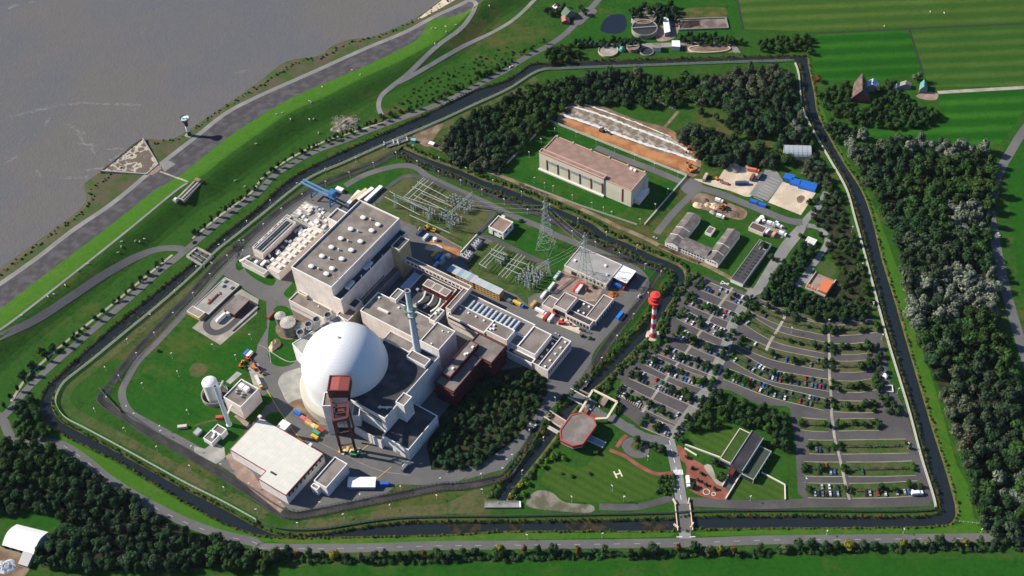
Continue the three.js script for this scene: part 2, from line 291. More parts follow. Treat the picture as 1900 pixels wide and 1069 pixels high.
function loft(name, rows, mat, label, category) {
  const b = M();
  for (let r = 0; r < rows.length - 1; r++) b.strip(rows[r].p, rows[r + 1].p, rows[r].h, rows[r + 1].h);
  for (let i = 0; i < b.p.length; i += 9) heightTris.push(b.p.slice(i, i + 9));
  const g = b.geo(); return structure(M_from(g, name, mat), label, category);
}
function M_from(g, name, mat, parent) { const m = new THREE.Mesh(g, mat); m.name = name; m.castShadow = m.receiveShadow = true; if (parent) parent.add(m); else top(m); return m; }
const between = (A, B, t, h) => ({ p: A.p.map((p, i) => lerp2(p, B.p[i], t)), h });
loft('mud_bank', [{ p: offset(R0.p, -14), h: -3 }, R0, between(R0, R1, 0.3, 0.2), R1], mMud, 'strip of mud, weeds and driftwood along the river edge', 'river bank');
loft('riverside_path', [R1, R2], mPaleRoad, 'grey paved path along the foot of the dike beside the river', 'path');
loft('stone_revetment', [R2, between(R2, R3, 0.5, 2.5), R3], mRiprap, 'dark stone revetment between riverside path and green dike', 'revetment');
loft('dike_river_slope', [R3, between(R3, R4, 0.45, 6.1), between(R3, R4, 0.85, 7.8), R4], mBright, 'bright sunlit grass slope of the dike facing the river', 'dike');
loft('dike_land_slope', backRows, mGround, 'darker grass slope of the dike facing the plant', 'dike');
function groundH(x, z) {
  for (const t of heightTris) {
    const d = (t[5] - t[8]) * (t[0] - t[6]) + (t[6] - t[3]) * (t[2] - t[8]); if (!d) continue;
    const a = ((t[5] - t[8]) * (x - t[6]) + (t[6] - t[3]) * (z - t[8])) / d, b = ((t[8] - t[2]) * (x - t[6]) + (t[0] - t[6]) * (z - t[8])) / d;
    if (a >= -1e-4 && b >= -1e-4 && a + b <= 1.0001) return a * t[1] + b * t[4] + (1 - a - b) * t[7];
  }
  return 0;
}
function Gd(px, py) { let h = 0, p; for (let k = 0; k < 6; k++) { p = G(px, py, h); h = groundH(...p); } return p; } // a point that lies on the dike
function ribbon(name, pts, w, y, mat, label, category, drape) {
  const L = offset(pts, -w / 2), R = offset(pts, w / 2), b = M();
  b.strip(L, R, drape ? (i) => Math.max(0, groundH(...L[i])) + y : y, drape ? (i) => Math.max(0, groundH(...R[i])) + y : y); return structure(b.build(name, mat), label, category);
}
const road = (name, pts, w, mat, label, y = 0.1) => ribbon(name, smooth(W2(pts), 5), w, y, mat, label, 'road');
const dikeRoad = (name, pts, w, mat, label) => ribbon(name, smooth(pts.map((p) => Gd(...p)), 3), w, 0.22, mat, label, 'road', true);

// moat: outer and inner edge
const moatOuter = smooth(W2([...tj(1391, 855, 1200, 790, 1000, 680, 800, 560, 600, 440, 420, 355, 320, 300, 240, 250, 205, 180, 215, 110, 245, 50), ...te(270, 1069, 400, 950, 600, 770, 800, 610, 900, 530, 1060, 400, 1200, 270, 1425, 95),
  ...tb(200, 980, 400, 870, 600, 780, 800, 690, 1000, 600, 1200, 500), ...tc(0, 435, 60, 400, 130, 350, 200, 340, 600, 325, 1000, 315, 1400, 303), ...td(170, 300, 240, 310, 247, 345, 265, 430, 280, 500, 300, 620, 370, 760, 450, 900), ...tf(540, 0, 600, 160, 660, 400, 720, 590, 790, 830),
  ...tg(1055, 0, 1100, 150, 1160, 330, 1210, 500, 1240, 620, 1240, 690, 1200, 740, 1100, 755, 0, 768), ...th(1400, 728, 1250, 740, 0, 745), ...ti(1200, 812, 600, 825, 300, 830)]), 4, true);
const moatInner = smooth(W2([...tj(1391, 795, 1200, 690, 1000, 590, 800, 480, 600, 370, 450, 290, 340, 230, 300, 180, 285, 130, 300, 80), ...te(340, 1069, 500, 940, 700, 775, 900, 610, 1100, 430, 1180, 345, 1300, 250, 1425, 150),
  ...tb(300, 980, 500, 890, 700, 800, 900, 715, 1050, 650, 1200, 580), ...tc(0, 490, 180, 385, 300, 375, 700, 360, 1240, 340), ...td(0, 335, 165, 335, 175, 345, 195, 400, 215, 580, 240, 650, 300, 760, 370, 880, 460, 1040), ...tf(510, 170, 600, 500, 680, 800),
  ...tg(940, 0, 1020, 300, 1108, 590, 1114, 640, 1090, 660, 0, 670), ...th(1380, 615, 1220, 625, 0, 650), ...ti(1200, 710, 900, 720, 700, 745, 450, 785, 300, 795, 150, 785, 0, 720)]), 4, true);
const canalMid = smooth(W2([...tp(742, 276, 775, 291, 807, 303, 857, 321, 893, 337, 938, 352, 970, 365, 1010, 381, 1060, 402, 1092, 416), ...tC(640, 85, 800, 150, 1000, 245, 1150, 305, 1245, 355, 1265, 430, 1200, 530), ...tJ(600, 240, 520, 340, 440, 470, 350, 600, 230, 720, 100, 860, 0, 960), ...tH(1060, 60, 960, 160, 880, 250, 760, 420, 640, 580, 520, 730, 420, 850, 340, 960, 310, 1020)]), 5);
const canalHole = [...offset(canalMid, -5.2), ...offset(canalMid, 5.2).reverse()];
const riverEdge = resample(R4.p, 60);
{ // the land: one great sheet with the moat and the river side cut out, and the island in the moat
  const B = 3200, toe = landward(DIKE_TOE - 1), first = toe[0], last = toe[toe.length - 1];
  const far1 = [first[0] + (first[0] - toe[4][0]) * 40, first[1] + (first[1] - toe[4][1]) * 40], far2 = [last[0] + (last[0] - toe[toe.length - 5][0]) * 40, last[1] + (last[1] - toe[toe.length - 5][1]) * 40];
  const land = [far1, ...toe, far2, [B, far2[1]], [B, 900], [far1[0], 900]];
  sheet('ground', land, 0, mGround, 'level green marshland all round the power station', 'ground', [moatOuter]);
  sheet('plant_ground', moatInner, 0, mGround, 'grass ground of the plant island inside the moat', 'ground', [canalHole]);
  const water = new THREE.MeshPhysicalMaterial({ roughness: 0.07, ior: 1.33 }); water.color.setRGB(0.014, 0.019, 0.022);
  const ripple = tex(512, 30, (i) => 0.6 * gF[i] + 0.4 * nMid[i % nMid.length], false); water.bumpMap = ripple; water.bumpScale = 0.02;
  sheet('moat_water', offset(moatOuter, -1, true), -1.3, water, 'still dark water of the moat round the plant', 'moat');
  const murk = fbm(1024, 7, 21, 5, 0.62), wv = fbm(1024, 150, 22, 3, 0.8);
  const river = new THREE.MeshPhysicalMaterial({ roughness: 0.28, ior: 1.33, map: tex(1024, 620, (i) => { const k = 0.94 + 0.12 * wv[i]; const c = mix([0.116, 0.115, 0.118], [0.130, 0.120, 0.109], sstep(0.35, 0.65, murk[i])); return [c[0] * k, c[1] * k, c[2] * k]; }), bumpMap: tex(1024, 260, (i) => wv[i], false), bumpScale: 0.3 });
  const shore = offset(R0.p, 6), a = shore[0], b = shore[shore.length - 1];
  sheet('river_water', [[a[0] - 2600, a[1] + 1500], a, ...shore, b, [b[0] + 1500, b[1] - 2600], [-4200, -4200]], -1.6, river, 'broad grey brown tidal river with faint ripples', 'river');
  const bank = (name, edge, side, label) => { const e = [...edge, edge[0]], m = offset(edge, side * 1.3, true), l = offset(edge, side * 2.6, true); return structure(M().strip(e, [...m, m[0]], -0.002, -0.5).strip([...m, m[0]], [...l, l[0]], -0.5, -1.9).build(name, mReed), label, 'bank'); };
  bank('outer_moat_bank', moatOuter, area2(moatOuter) > 0 ? 1 : -1, 'outer bank of the moat overgrown with reeds');
  bank('inner_moat_bank', moatInner, area2(moatInner) > 0 ? -1 : 1, 'inner bank of the moat with reeds at the waterline');
  for (const [s, l] of [[-1, 'north'], [1, 'south']]) structure(M().strip(offset(canalMid, s * 5.2), offset(canalMid, s * 2.4), -0.002, -1.7).build('canal_bank', mReed), l === 'north' ? 'weedy bank of the inner canal on the plant side' : 'weedy bank of the inner canal on the car park side', 'bank');
}
// fields beyond the moat
const fieldDirt = std([0.035, 0.06, 0.012], 1);
function field(pts, mat, label, y = 0.03) { return sheet('field', W2(pts), y, mat, label, 'field'); }
const striped = (c1, c2, period) => texMat(tex(1024, 320, (i, x, y) => { const j = y + (nMid[i] - 0.5) * 14, s = sstep(0.2, 0.95, Math.abs(((j / 1024 * 320 / period) % 1 + 1) % 1 - 0.5) * 2) , k = 0.72 + 0.5 * nFine[i] * (0.6 + 0.6 * nBig[i]); const c = mix(c1, c2, s * (0.4 + 0.8 * nBig[i])); return [c[0] * k, c[1] * k, c[2] * k]; }), 0.95);
const sA = striped([0.034, 0.084, 0.011], [0.068, 0.116, 0.021], 17), sB = striped([0.010, 0.072, 0.005], [0.028, 0.115, 0.009], 19), sC = striped([0.028, 0.082, 0.010], [0.062, 0.116, 0.021], 16);
for (const m of [sA, sB, sC]) { m.map.rotation = 0; }
// uv of sheets follow the plant's axes; the fields run along the picture's own drains, so they get their own uv
function fieldUV(mesh, ang) { const p = mesh.geometry.attributes.position, u = mesh.geometry.attributes.uv; for (let i = 0; i < p.count; i++) { const [a, b] = toUV([p.getX(i), p.getZ(i)], ang); u.setXY(i, a, b); } return mesh; }
const fieldAng = (() => { const [a, b] = W2(td(270, 180, 1425, 130)); return Math.atan2(b[1] - a[1], b[0] - a[0]); })();
fieldUV(field([...td(-60, -120), ...tp(1372, -60), ...tc(1270, 0, 1305, 160), ...td(270, 175, 1425, 125), ...tp(2200, 20, 2200, -90)], sA, 'long pale green field with faint drain lines along the upper edge'), fieldAng);
fieldUV(field(td(245, 270, 280, 190, 790, 165, 870, 400, 640, 440, 290, 440), sB, 'rich green square field right of the moat corner'), fieldAng);
fieldUV(field([...td(800, 163, 1425, 130), ...tp(2150, 20, 2150, 140), ...td(1425, 475, 900, 478)], sC, 'striped green field at the upper right with mown bands'), fieldAng);
fieldUV(field([...td(960, 505, 1425, 485), ...tp(2150, 150, 2150, 170), ...td(1425, 610, 1290, 800, 640, 775, 500, 690, 960, 690)], sB, 'dark lush meadow south of the farm track'), fieldAng);
field([...tp(1860, 270, 2100, 180, 2100, 900, 1960, 700, 1890, 520)], mField, 'meadow beyond the road at the right edge');
const ditch = std([0.014, 0.02, 0.010], 0.9);
for (const [pts, label] of [[td(255, 185, 1425, 130), 'drain ditch along the foot of the long pale field'], [td(795, 165, 870, 400), 'drain ditch between the two fields beside the farm'], [tc(1268, -20, 1305, 165), 'drain ditch beside the sewage works meadow']]) ribbon('ditch', smooth(W2(pts), 10), 2.2, 0.06, ditch, label, 'ditch');
sheet('grass_verge', W2([...tg(1060, 0, 1100, 150, 1160, 330, 1210, 500, 1245, 640, 1240, 700, 1290, 760, 1420, 760, 1340, 690, 1300, 480, 1230, 360, 1180, 180, 1130, 0), ...tf(900, 980, 830, 820, 790, 560, 720, 420, 640, 200, 560, 0), ...td(560, 1069, 480, 930, 380, 760, 300, 560, 285, 500, 275, 505, 302, 640, 372, 765, 452, 900, 548, 1069), ...tf(602, 160, 662, 400, 722, 590, 792, 830)]), 0.04, mBright, 'bright green verge between the moat and the right hand wood', 'verge');
sheet('roadside_verge', W2([...tg(0, 772, 1100, 762, 1250, 735, 1420, 765, 1560, 790, 0, 806), ...th(1440, 775, 1380, 745), ...tp(1290, 986), ...th(1360, 735, 1390, 800)].filter((p, i) => i < 8)), 0.05, mBright, 'bright mown verge between the moat and the road, east of the bridge', 'verge');
sheet('roadside_verge', W2([...th(1252, 746, 0, 750), ...ti(1200, 818, 600, 830, 300, 836, 0, 822), ...tj(1391, 862, 1200, 798, 1000, 690, 800, 570, 600, 450, 420, 362, 330, 310), ...tj(340, 345, 500, 450, 650, 570, 800, 660, 1000, 765, 1200, 835, 1391, 876), ...ti(0, 850, 600, 868, 1200, 850), ...th(0, 800, 1200, 778)]), 0.05, mBright, 'bright mown verge between the moat and the road, west of the bridge', 'verge');
field([...tp(430, 1200, 440, 1062, 560, 1050, 900, 1046, 1140, 1040, 1420, 1033, 1700, 1036, 1900, 1040, 2100, 1040, 2100, 1200)], mField, 'bright pasture along the lower edge beyond the roadside trees');

// ---------------------------------------------------------------- roads, paths and yards
road('public_road', [...tp(2080, 993), ...tg(1661, 820, 900, 828, 0, 838), ...th(1400, 818, 0, 837), ...ti(1200, 874, 600, 890, 0, 878), ...tj(1391, 897, 1200, 850, 1000, 780, 800, 680, 600, 560, 450, 440, 330, 365, 200, 345, 90, 350, 50, 310, 20, 240, -30, 200, -140, 210)], 7.2, mAsphalt, 'grey public road with broken centre line along the lower edge');
road('ring_road', [...tj(-40, 262, 40, 190, 140, 70, 210, 0), ...te(300, 960, 450, 830, 700, 615, 880, 455, 1000, 360, 1100, 275, 1250, 150, 1425, 20), ...tb(100, 980, 200, 910, 350, 830, 500, 775, 620, 725, 740, 680, 900, 620, 1100, 540, 1300, 435), ...tc(0, 385, 100, 320, 250, 240, 330, 180, 400, 110, 470, 40, 520, -20, 580, -120)], 6.6, mAsphalt, 'grey road between dike and moat striped by tree shadows', 0.11);
ribbon('dike_foot_path', smooth(W2([...tj(60, 130, 130, 20), ...te(230, 960, 380, 830, 640, 620, 820, 470, 950, 365)]), 6), 2.4, 0.08, mGravelPale, 'pale gravel track beside the ring road at the dike foot', 'path');
ribbon('dike_foot_path', smooth(W2([...te(1060, 275, 1210, 150, 1385, 20), ...tb(60, 970, 330, 805, 600, 712, 730, 672)]), 6), 2.2, 0.08, mGravelPale, 'pale gravel track beside the ring road below the debris heap', 'path');
dikeRoad('dike_road', [...tp(-60, 668), ...te(0, 815, 200, 720, 400, 590, 600, 460, 760, 375, 870, 335, 980, 330, 1020, 345)], 7, mAsphalt, 'grey road on the landward foot of the dike at the left edge');
dikeRoad('dike_crest_path', [...tp(-60, 663), ...te(0, 778, 430, 448, 700, 233, 985, 0), ...ta(1030, 1010)], 2.4, mPaleRoad, 'pale narrow path along the crest of the dike');
dikeRoad('dike_loop_road', [...tb(1180, 5, 1210, 6, 1225, 20, 1215, 55, 1150, 150, 1000, 265, 850, 410, 760, 480, 705, 530, 690, 580, 705, 630, 740, 672)], 4.6, mPaleRoad, 'pale road looping over the dike and down to the ring road');
dikeRoad('dike_loop_road', [...tp(1010, -20), ...tb(1425, 115, 1200, 235, 1000, 345, 860, 425, 800, 455)], 4.2, mPaleRoad, 'pale road slanting down the dike to the fork');
dikeRoad('stair_path', [...ta(880, 945, 960, 975, 1035, 1003)], 1.8, mGravelPale, 'pale steps up the dike from the outfall');
const inner = smooth(W2([...ti(0, 480), ...tj(1200, 460, 1080, 400, 950, 330, 800, 250, 690, 180, 655, 80, 690, 0), ...te(760, 950, 850, 860, 1000, 700, 1130, 560, 1220, 460, 1330, 350), ...tA(60, 600, 330, 330, 520, 190)]), 5);
ribbon('perimeter_road', inner, 6, 0.1, mAsphalt, 'grey inner perimeter road round the western lawn', 'road');
ribbon('perimeter_road', smooth(W2([...tp(640, 345), ...tb(600, 970, 720, 930, 830, 912, 900, 925), ...tB(400, 110, 650, 230, 900, 340, 1100, 440, 1370, 550), ...tC(200, 60, 400, 140, 560, 200, 750, 290, 880, 350, 955, 420, 970, 490, 850, 640, 620, 900, 500, 1060), ...tH(1020, 20, 960, 80)]), 5), 6.2, 0.1, mAsphalt, 'grey inner perimeter road past the switchyard and workshop', 'road');
const fenceLine = smooth(W2([...tj(600, 40), ...te(620, 1069, 760, 890, 900, 740, 1040, 600, 1200, 420, 1330, 310), ...tA(0, 510, 200, 350, 400, 180, 560, 70), ...tb(370, 1020, 550, 950, 700, 890, 780, 850, 900, 890, 1000, 940), ...tB(650, 140, 900, 255, 1200, 380, 1400, 470), ...tC(500, 110, 700, 200, 900, 290, 1060, 350, 1115, 348)]), 5);
const fenceLine2 = smooth(W2([...tC(1115, 352, 1060, 400, 950, 590, 800, 790, 640, 1000), ...tH(1000, 30, 950, 95)]), 5);
const fenceLine3 = smooth(W2([...tH(640, 360, 530, 570, 400, 760, 335, 830), ...tH(250, 850, 0, 900), ...ti(1200, 500, 900, 560, 700, 600, 400, 660, 230, 682, 110, 625, 0, 550), ...tj(1200, 530, 1000, 410, 800, 300, 680, 220, 560, 145, 540, 118, 590, 50)]), 5);
for (const [l, t] of [[fenceLine, 'dark gravel strip under the double fence on the river side'], [fenceLine2, 'dark gravel strip under the double fence beside the canal'], [fenceLine3, 'dark gravel strip under the double fence on the south side']]) ribbon('fence_strip', l, 6.5, 0.07, mBallast, t, 'gravel strip');
// paved yard of the plant
const yard = W2([...te(1225, 470), ...tA(10, 570, 330, 250, 560, 80), ...tp(585, 355, 640, 352), ...tp(700, 362, 748, 410, 772, 420), ...tB(330, 560, 480, 590, 690, 720, 860, 580, 960, 640, 1340, 800, 1425, 860), ...tC(60, 560, 200, 500, 290, 350, 430, 150, 620, 210, 780, 290, 960, 420, 975, 500, 620, 900, 480, 1069), ...tH(980, 60, 880, 130, 700, 280, 560, 480, 330, 760, 0, 850), ...ti(1380, 430, 1260, 490, 930, 480, 850, 540, 640, 600, 300, 660, 240, 650), ...tj(1391, 600, 1200, 470), ...tF(300, 850, 420, 720, 480, 650, 560, 560, 640, 420, 560, 420, 480, 240, 440, 170, 510, 80, 525, 0), ...tD(70, 350, 60, 130, 0, 110)]);
sheet('paved_yard', yard, 0.05, mAsphalt, 'grey asphalt yard round the reactor and turbine buildings', 'yard');
// lawns inside the yard
const lawn = (pts, label, y = 0.09) => sheet('lawn', smooth(W2(pts), 3, true), y, mLawn, label, 'lawn');
lawn([...te(745, 1069, 790, 960, 880, 860, 1010, 700, 1060, 720, 1100, 740, 1215, 860, 1290, 790), ...tF(470, -60, 510, 40, 500, 90, 430, 200, 455, 260, 330, 300, 240, 300, 200, 600, 320, 600, 420, 640, 420, 720, 280, 900, 190, 905, 130, 880, 30, 830), ...tj(960, 320, 800, 238, 700, 165, 672, 80)], 'large lawn inside the perimeter road west of the reactor');
lawn(tD(150, 170, 240, 180, 300, 280, 290, 380, 315, 610, 250, 660, 160, 668, 95, 630, 75, 520, 85, 330, 110, 230), 'rounded lawn with sand heap beside the white feed building');
lawn(tD(205, 70, 260, 0, 305, -60, 315, 10, 255, 105), 'small green triangle beside the turbine hall annex');
lawn(tA(110, 660, 170, 630, 360, 720, 340, 800, 250, 780), 'small lawn at the corner of the intake building');
lawn(tF(585, 610, 630, 565, 690, 555, 745, 605, 720, 650, 660, 685), 'dark round lawn between warehouse and white shed'); lawn(tA(30, 630, 90, 560, 150, 590, 60, 680), 'grass patch at the tip of the intake building');
lawn(tF(560, 440, 600, 405, 640, 410, 650, 450, 610, 500, 570, 490), 'little lawn beside the square pump building');
lawn(tb(480, 1030, 600, 990, 800, 935, 860, 945, 800, 1010, 660, 1069, 520, 1069), 'lawn beside the white storage huts');
lawn(tC(640, 470, 500, 450, 455, 480, 560, 530, 600, 510), 'grass triangle in front of the workshop');
lawn(tC(940, 380, 1010, 350, 1060, 380, 1000, 480), 'grass corner by the fence bend');
sheet('switchyard_ground', W2(tB(-30, 330, 130, 170, 240, 95, 330, 110, 700, 270, 960, 420, 730, 690, 480, 600, 190, 480, 0, 390)), 0.08, mDry, 'mown brownish ground of the larger switchyard', 'ground');
sheet('switchyard_ground', W2([...tB(880, 690, 1000, 640, 1180, 740, 1425, 870), ...tC(160, 400, 90, 540, 0, 590), ...tE(980, 300, 880, 210, 560, 80), ...tB(720, 830)]), 0.08, mDry, 'mown brownish ground of the smaller switchyard', 'ground');
sheet('switchyard_ground', W2([...tB(870, 600, 950, 450, 1100, 480, 1370, 600, 1425, 650), ...tC(240, 110, 420, 170, 290, 350, 150, 290), ...tB(1200, 730, 1000, 640)]), 0.09, mLawn, 'lawn under the lattice pylon by the relay house', 'lawn');
ribbon('switchyard_road', smooth(W2(tB(0, 340, 100, 200, 230, 120, 330, 120, 600, 230, 900, 370, 960, 410, 950, 450, 800, 640)), 5), 4, 0.12, mDarkAsphalt, 'narrow dark track round the larger switchyard', 'road');
ribbon('switchyard_road', smooth(W2([...tB(830, 590, 960, 640, 1250, 780, 1425, 850), ...tC(60, 260, 0, 330)].slice(0, 4)), 5), 4.5, 0.12, mDarkAsphalt, 'dark service road past the relay house', 'road');
sheet('bare_soil', smooth(W2(tF(0, 150, 120, 190, 30, 270, -40, 230)), 3, true), 0.12, mDry, 'brown triangular bare patch on the western lawn', 'soil');
// dry strip along the inner moat bank
{ const d = area2(moatInner) > 0 ? 1 : -1, s = moatInner.length, a = Math.round(s * 0.0), L = [...moatInner.slice(0, Math.round(s * 0.38))]; const strip = offset(L, d * 13), strip2 = offset(L, d * 5); structure(M().strip(strip2, strip, 0.045, 0.045).build('dry_strip', mDry), 'brownish worn grass strip inside the moat on the west side', 'grass strip'); }
sheet('dry_strip', W2([...ti(1480, 660, 900, 690, 700, 715, 430, 760, 300, 770, 200, 755, 330, 710, 600, 690, 900, 630, 1250, 600, 1330, 560, 1440, 500, 1500, 560)]), 0.055, mDry, 'worn grass and gravel strip south of the warehouse', 'grass strip');
sheet('sand_beach', W2([...tb(900, 108, 1040, 0, 1120, -30, 1180, 0, 1000, 80)], 0.6), 0.62, mPaleSand, 'pale sand beach at the upper river edge', 'beach');

// ---------------------------------------------------------------- plant buildings
const uvAt = (pt, h, ang = THETA) => toUV(G(pt[0][0], pt[0][1], h), ang);
function vol(o, poly, h0, h1, wall, roofM, par = 0.9, rimMat = trimPink, rimW = 0.55) {
  M().sides(poly, h0, h1 - par).build('wall', wall, o);
  M().flat(inset(poly, 0.02), h1 - par + 0.02).build('roof', roofM, o);
  if (par > 0) M().ring(inset(poly, -0.06), rimW, h1 - par - 0.15, h1).build('parapet', rimMat, o);
}
// panel on side i of an outline (0: -v side, 1: +u side, 2: +v side, 3: -u side of a rect), from t0 to t1 along it
function onWall(o, poly, i, t0, t1, y0, y1, mat, name = 'window', deep = 0.14) {
  const a = poly[i], b = poly[(i + 1) % poly.length], p = lerp2(a, b, t0), q = lerp2(a, b, t1), l = dist(a, b), n = [(b[1] - a[1]) / l, -(b[0] - a[0]) / l], s = area2(poly) > 0 ? 1 : -1;
  const k = [n[0] * s * deep, n[1] * s * deep];
  return M().prism([[p[0] - k[0] * 0.3, p[1] - k[1] * 0.3], [q[0] - k[0] * 0.3, q[1] - k[1] * 0.3], [q[0] + k[0], q[1] + k[1]], [p[0] + k[0], p[1] + k[1]]], y0, y1, true).build(name, mat, o);
}
function windowRow(o, poly, i, n, t0, t1, y0, y1, fill = 0.7, mat = glass) { for (let k = 0; k < n; k++) { const a = t0 + (t1 - t0) * (k + (1 - fill) / 2) / n; onWall(o, poly, i, a, a + (t1 - t0) * fill / n, y0, y1, mat); } }
const base2 = (o, poly) => { let x = 0, z = 0; for (const p of poly) { x += p[0] / poly.length; z += p[1] / poly.length; } return based(o, x, z); };
const roofBox = (o, p, h, s, hh, mat, name = 'roof_vent', a = THETA) => M().box(p[0], h, p[1], s, hh, s, a).build(name, mat, o);

{ // reactor building: white dome on a cylinder
  const o = thing('reactor_building', 'huge white hemispherical reactor dome of many panels', 'reactor dome'), [cx, cz] = [-132.4, -605.7], R = 33.5, hc = 28;
  const panel = (w) => tex(512, 1, (i, x, y) => { const c = 0.94 + 0.05 * gN[i] - (x % 32 < 2 || y % 32 < 2 ? 0.17 : 0), s = 0.97 + 0.03 * gF[i]; return [0.80 * c * s, 0.80 * c * s, 0.79 * c * s]; });
  const t = panel(); t.repeat.set(5, 1.25); const mDome = new THREE.MeshStandardMaterial({ map: t, roughness: 0.5 });
  const sg = new THREE.SphereGeometry(R, 112, 28, 0, Math.PI * 2, 0, Math.PI / 2); sg.translate(cx, hc, cz); M_from(sg, 'dome', mDome, o);
  const t2 = t.clone(); t2.repeat.set(1 / 24, 1 / 24); M().lathe(cx, cz, [[R, 0], [R, hc]], 112).build('cylinder_wall', new THREE.MeshStandardMaterial({ map: t2, roughness: 0.55 }), o);
  M().cyl(cx, cz, 0.9, 0.9, hc + R - 0.3, hc + R + 0.8, 10).build('apex_cap', steel, o);
  const ring = M(); ring.lathe(cx, cz, [[R + 5, 0], [R + 5, 8.5]], 40, 0.52 * Math.PI, 1.12 * Math.PI).lathe(cx, cz, [[R + 5, 8.5], [R + 3.6, 10]], 40, 0.52 * Math.PI, 1.12 * Math.PI).lathe(cx, cz, [[R + 3.6, 10], [R - 0.1, 10.8]], 40, 0.52 * Math.PI, 1.12 * Math.PI);
  for (const a of [0.52 * Math.PI, 1.12 * Math.PI]) { const P = (r, y) => [cx + r * Math.cos(a), y, cz + r * Math.sin(a)]; ring.quad(P(R - 1, 0), P(R + 5, 0), P(R + 5, 8.5), P(R - 1, 10.6)); }
  ring.build('ring_gallery', std([0.40, 0.375, 0.32], 0.8), o); based(o, cx, cz);
}
{ // red brown loading gantry in front of the dome
  const o = thing('loading_gantry', 'dark red steel gantry with crane house standing against the reactor dome', 'gantry crane'), H = 41;
  const fl = G(...tG(330, 712)[0]), fr = G(...tG(442, 690)[0]), bl = G(...tG(240, 250)[0], H), br = G(...tG(392, 250)[0], H);
  for (const p of [fl, fr]) M().bar([p[0], 0, p[1]], [p[0], H, p[1]], 1.8).build('leg', maroon, o);
  const dx = bl[0] - fl[0], dz = bl[1] - fl[1];
  for (const [p, q] of [[fl, bl], [fr, br]]) M().bar([p[0], H, p[1]], [q[0], H, q[1]], 1.6, 2.4).build('runway_beam', maroon, o);
  M().bar([fl[0], H, fl[1]], [fr[0], H, fr[1]], 2, 2.6).build('cross_beam', maroon, o);
  for (const t of [0.3, 0.55, 0.75]) M().bar([...[fl[0] + dx * t], H - 0.4, fl[1] + dz * t], [fr[0] + (br[0] - fr[0]) * t, H - 0.4, fr[1] + (br[1] - fr[1]) * t], 0.7).build('tie_beam', maroon, o);
  for (const h of [9, 25]) M().bar([fl[0], h, fl[1]], [fr[0], h, fr[1]], 0.7).build('brace', maroon, o);
  for (const [p, q] of [[fl, bl], [fr, br]]) M().bar([p[0] + (q[0] - p[0]) * 0.55, 12, p[1] + (q[1] - p[1]) * 0.55], [p[0] + (q[0] - p[0]) * 0.55, H - 1, p[1] + (q[1] - p[1]) * 0.55], 1.1).build('rear_leg', maroon, o);
  const c = [(bl[0] + br[0]) / 2, (bl[1] + br[1]) / 2], w = dist(bl, br) + 2, a = Math.atan2(br[1] - bl[1], br[0] - bl[0]), n = [-(br[1] - bl[1]) / dist(bl, br), (br[0] - bl[0]) / dist(bl, br)];
  const house = [[-w / 2, -12], [w / 2, -12], [w / 2, 2], [-w / 2, 2]].map(([i, j]) => [c[0] + i * Math.cos(a) + j * n[0], c[1] + i * Math.sin(a) + j * n[1]]);
  M().sides(house, H + 1.3, H + 10).build('crane_house', maroon, o); M().ring(inset(house, -0.1), 0.8, H + 9.4, H + 10.4).build('roof_rim', std([0.12, 0.022, 0.02], 0.6), o);
  const mid = [lerp2(house[0], house[1], 0.5), lerp2(house[3], house[2], 0.5)];
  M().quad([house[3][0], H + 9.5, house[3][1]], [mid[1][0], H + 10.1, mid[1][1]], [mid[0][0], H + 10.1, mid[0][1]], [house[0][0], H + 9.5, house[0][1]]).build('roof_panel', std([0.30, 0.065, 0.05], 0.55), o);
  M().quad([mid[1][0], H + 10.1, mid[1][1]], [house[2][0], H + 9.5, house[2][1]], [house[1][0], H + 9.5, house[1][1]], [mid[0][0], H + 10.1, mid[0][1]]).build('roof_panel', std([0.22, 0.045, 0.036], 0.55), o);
  const tr = [fl[0] + dx * 0.5 + (fr[0] - fl[0]) * 0.55, fl[1] + dz * 0.5 + (fr[1] - fl[1]) * 0.55]; M().box(tr[0], H - 5, tr[1], 7, 4, 6, a).build('trolley', std([0.09, 0.016, 0.015], 0.7), o);
  M().bar([tr[0], 14, tr[1]], [tr[0], H - 5, tr[1]], 0.25).build('hoist_cable', blackMetal, o);
  M().prism([[-w / 2 + 1.5, -2], [w / 2 - 1.5, -2], [w / 2 - 1.5, 6], [-w / 2 + 1.5, 6]].map(([i, j]) => [c[0] + i * Math.cos(a) + j * n[0], c[1] + i * Math.sin(a) + j * n[1]]), 10, 14).build('landing_platform', offWhite, o);
  based(o, fl[0], fl[1]);
  // pale hatch tower between gantry and dome
  const t = thing('hatch_tower', 'pale grey access tower between red gantry and reactor dome', 'tower'), P = ([i, j]) => [c[0] + i * Math.cos(a) + j * n[0], c[1] + i * Math.sin(a) + j * n[1]];
  vol(t, [[-w / 2 - 5.5, -7], [-w / 2 + 1, -7], [-w / 2 + 1, 5.5], [-w / 2 - 5.5, 5.5]].map(P), 0, 37, wallBlueWhite, roofGrey, 0.8, white);
  vol(t, [[w / 2 - 1, -4], [w / 2 + 4.5, -4], [w / 2 + 4.5, 5], [w / 2 - 1, 5]].map(P), 0, 24, wallBlueWhite, roofGrey, 0.8, white);
  based(t, c[0], c[1]);
}
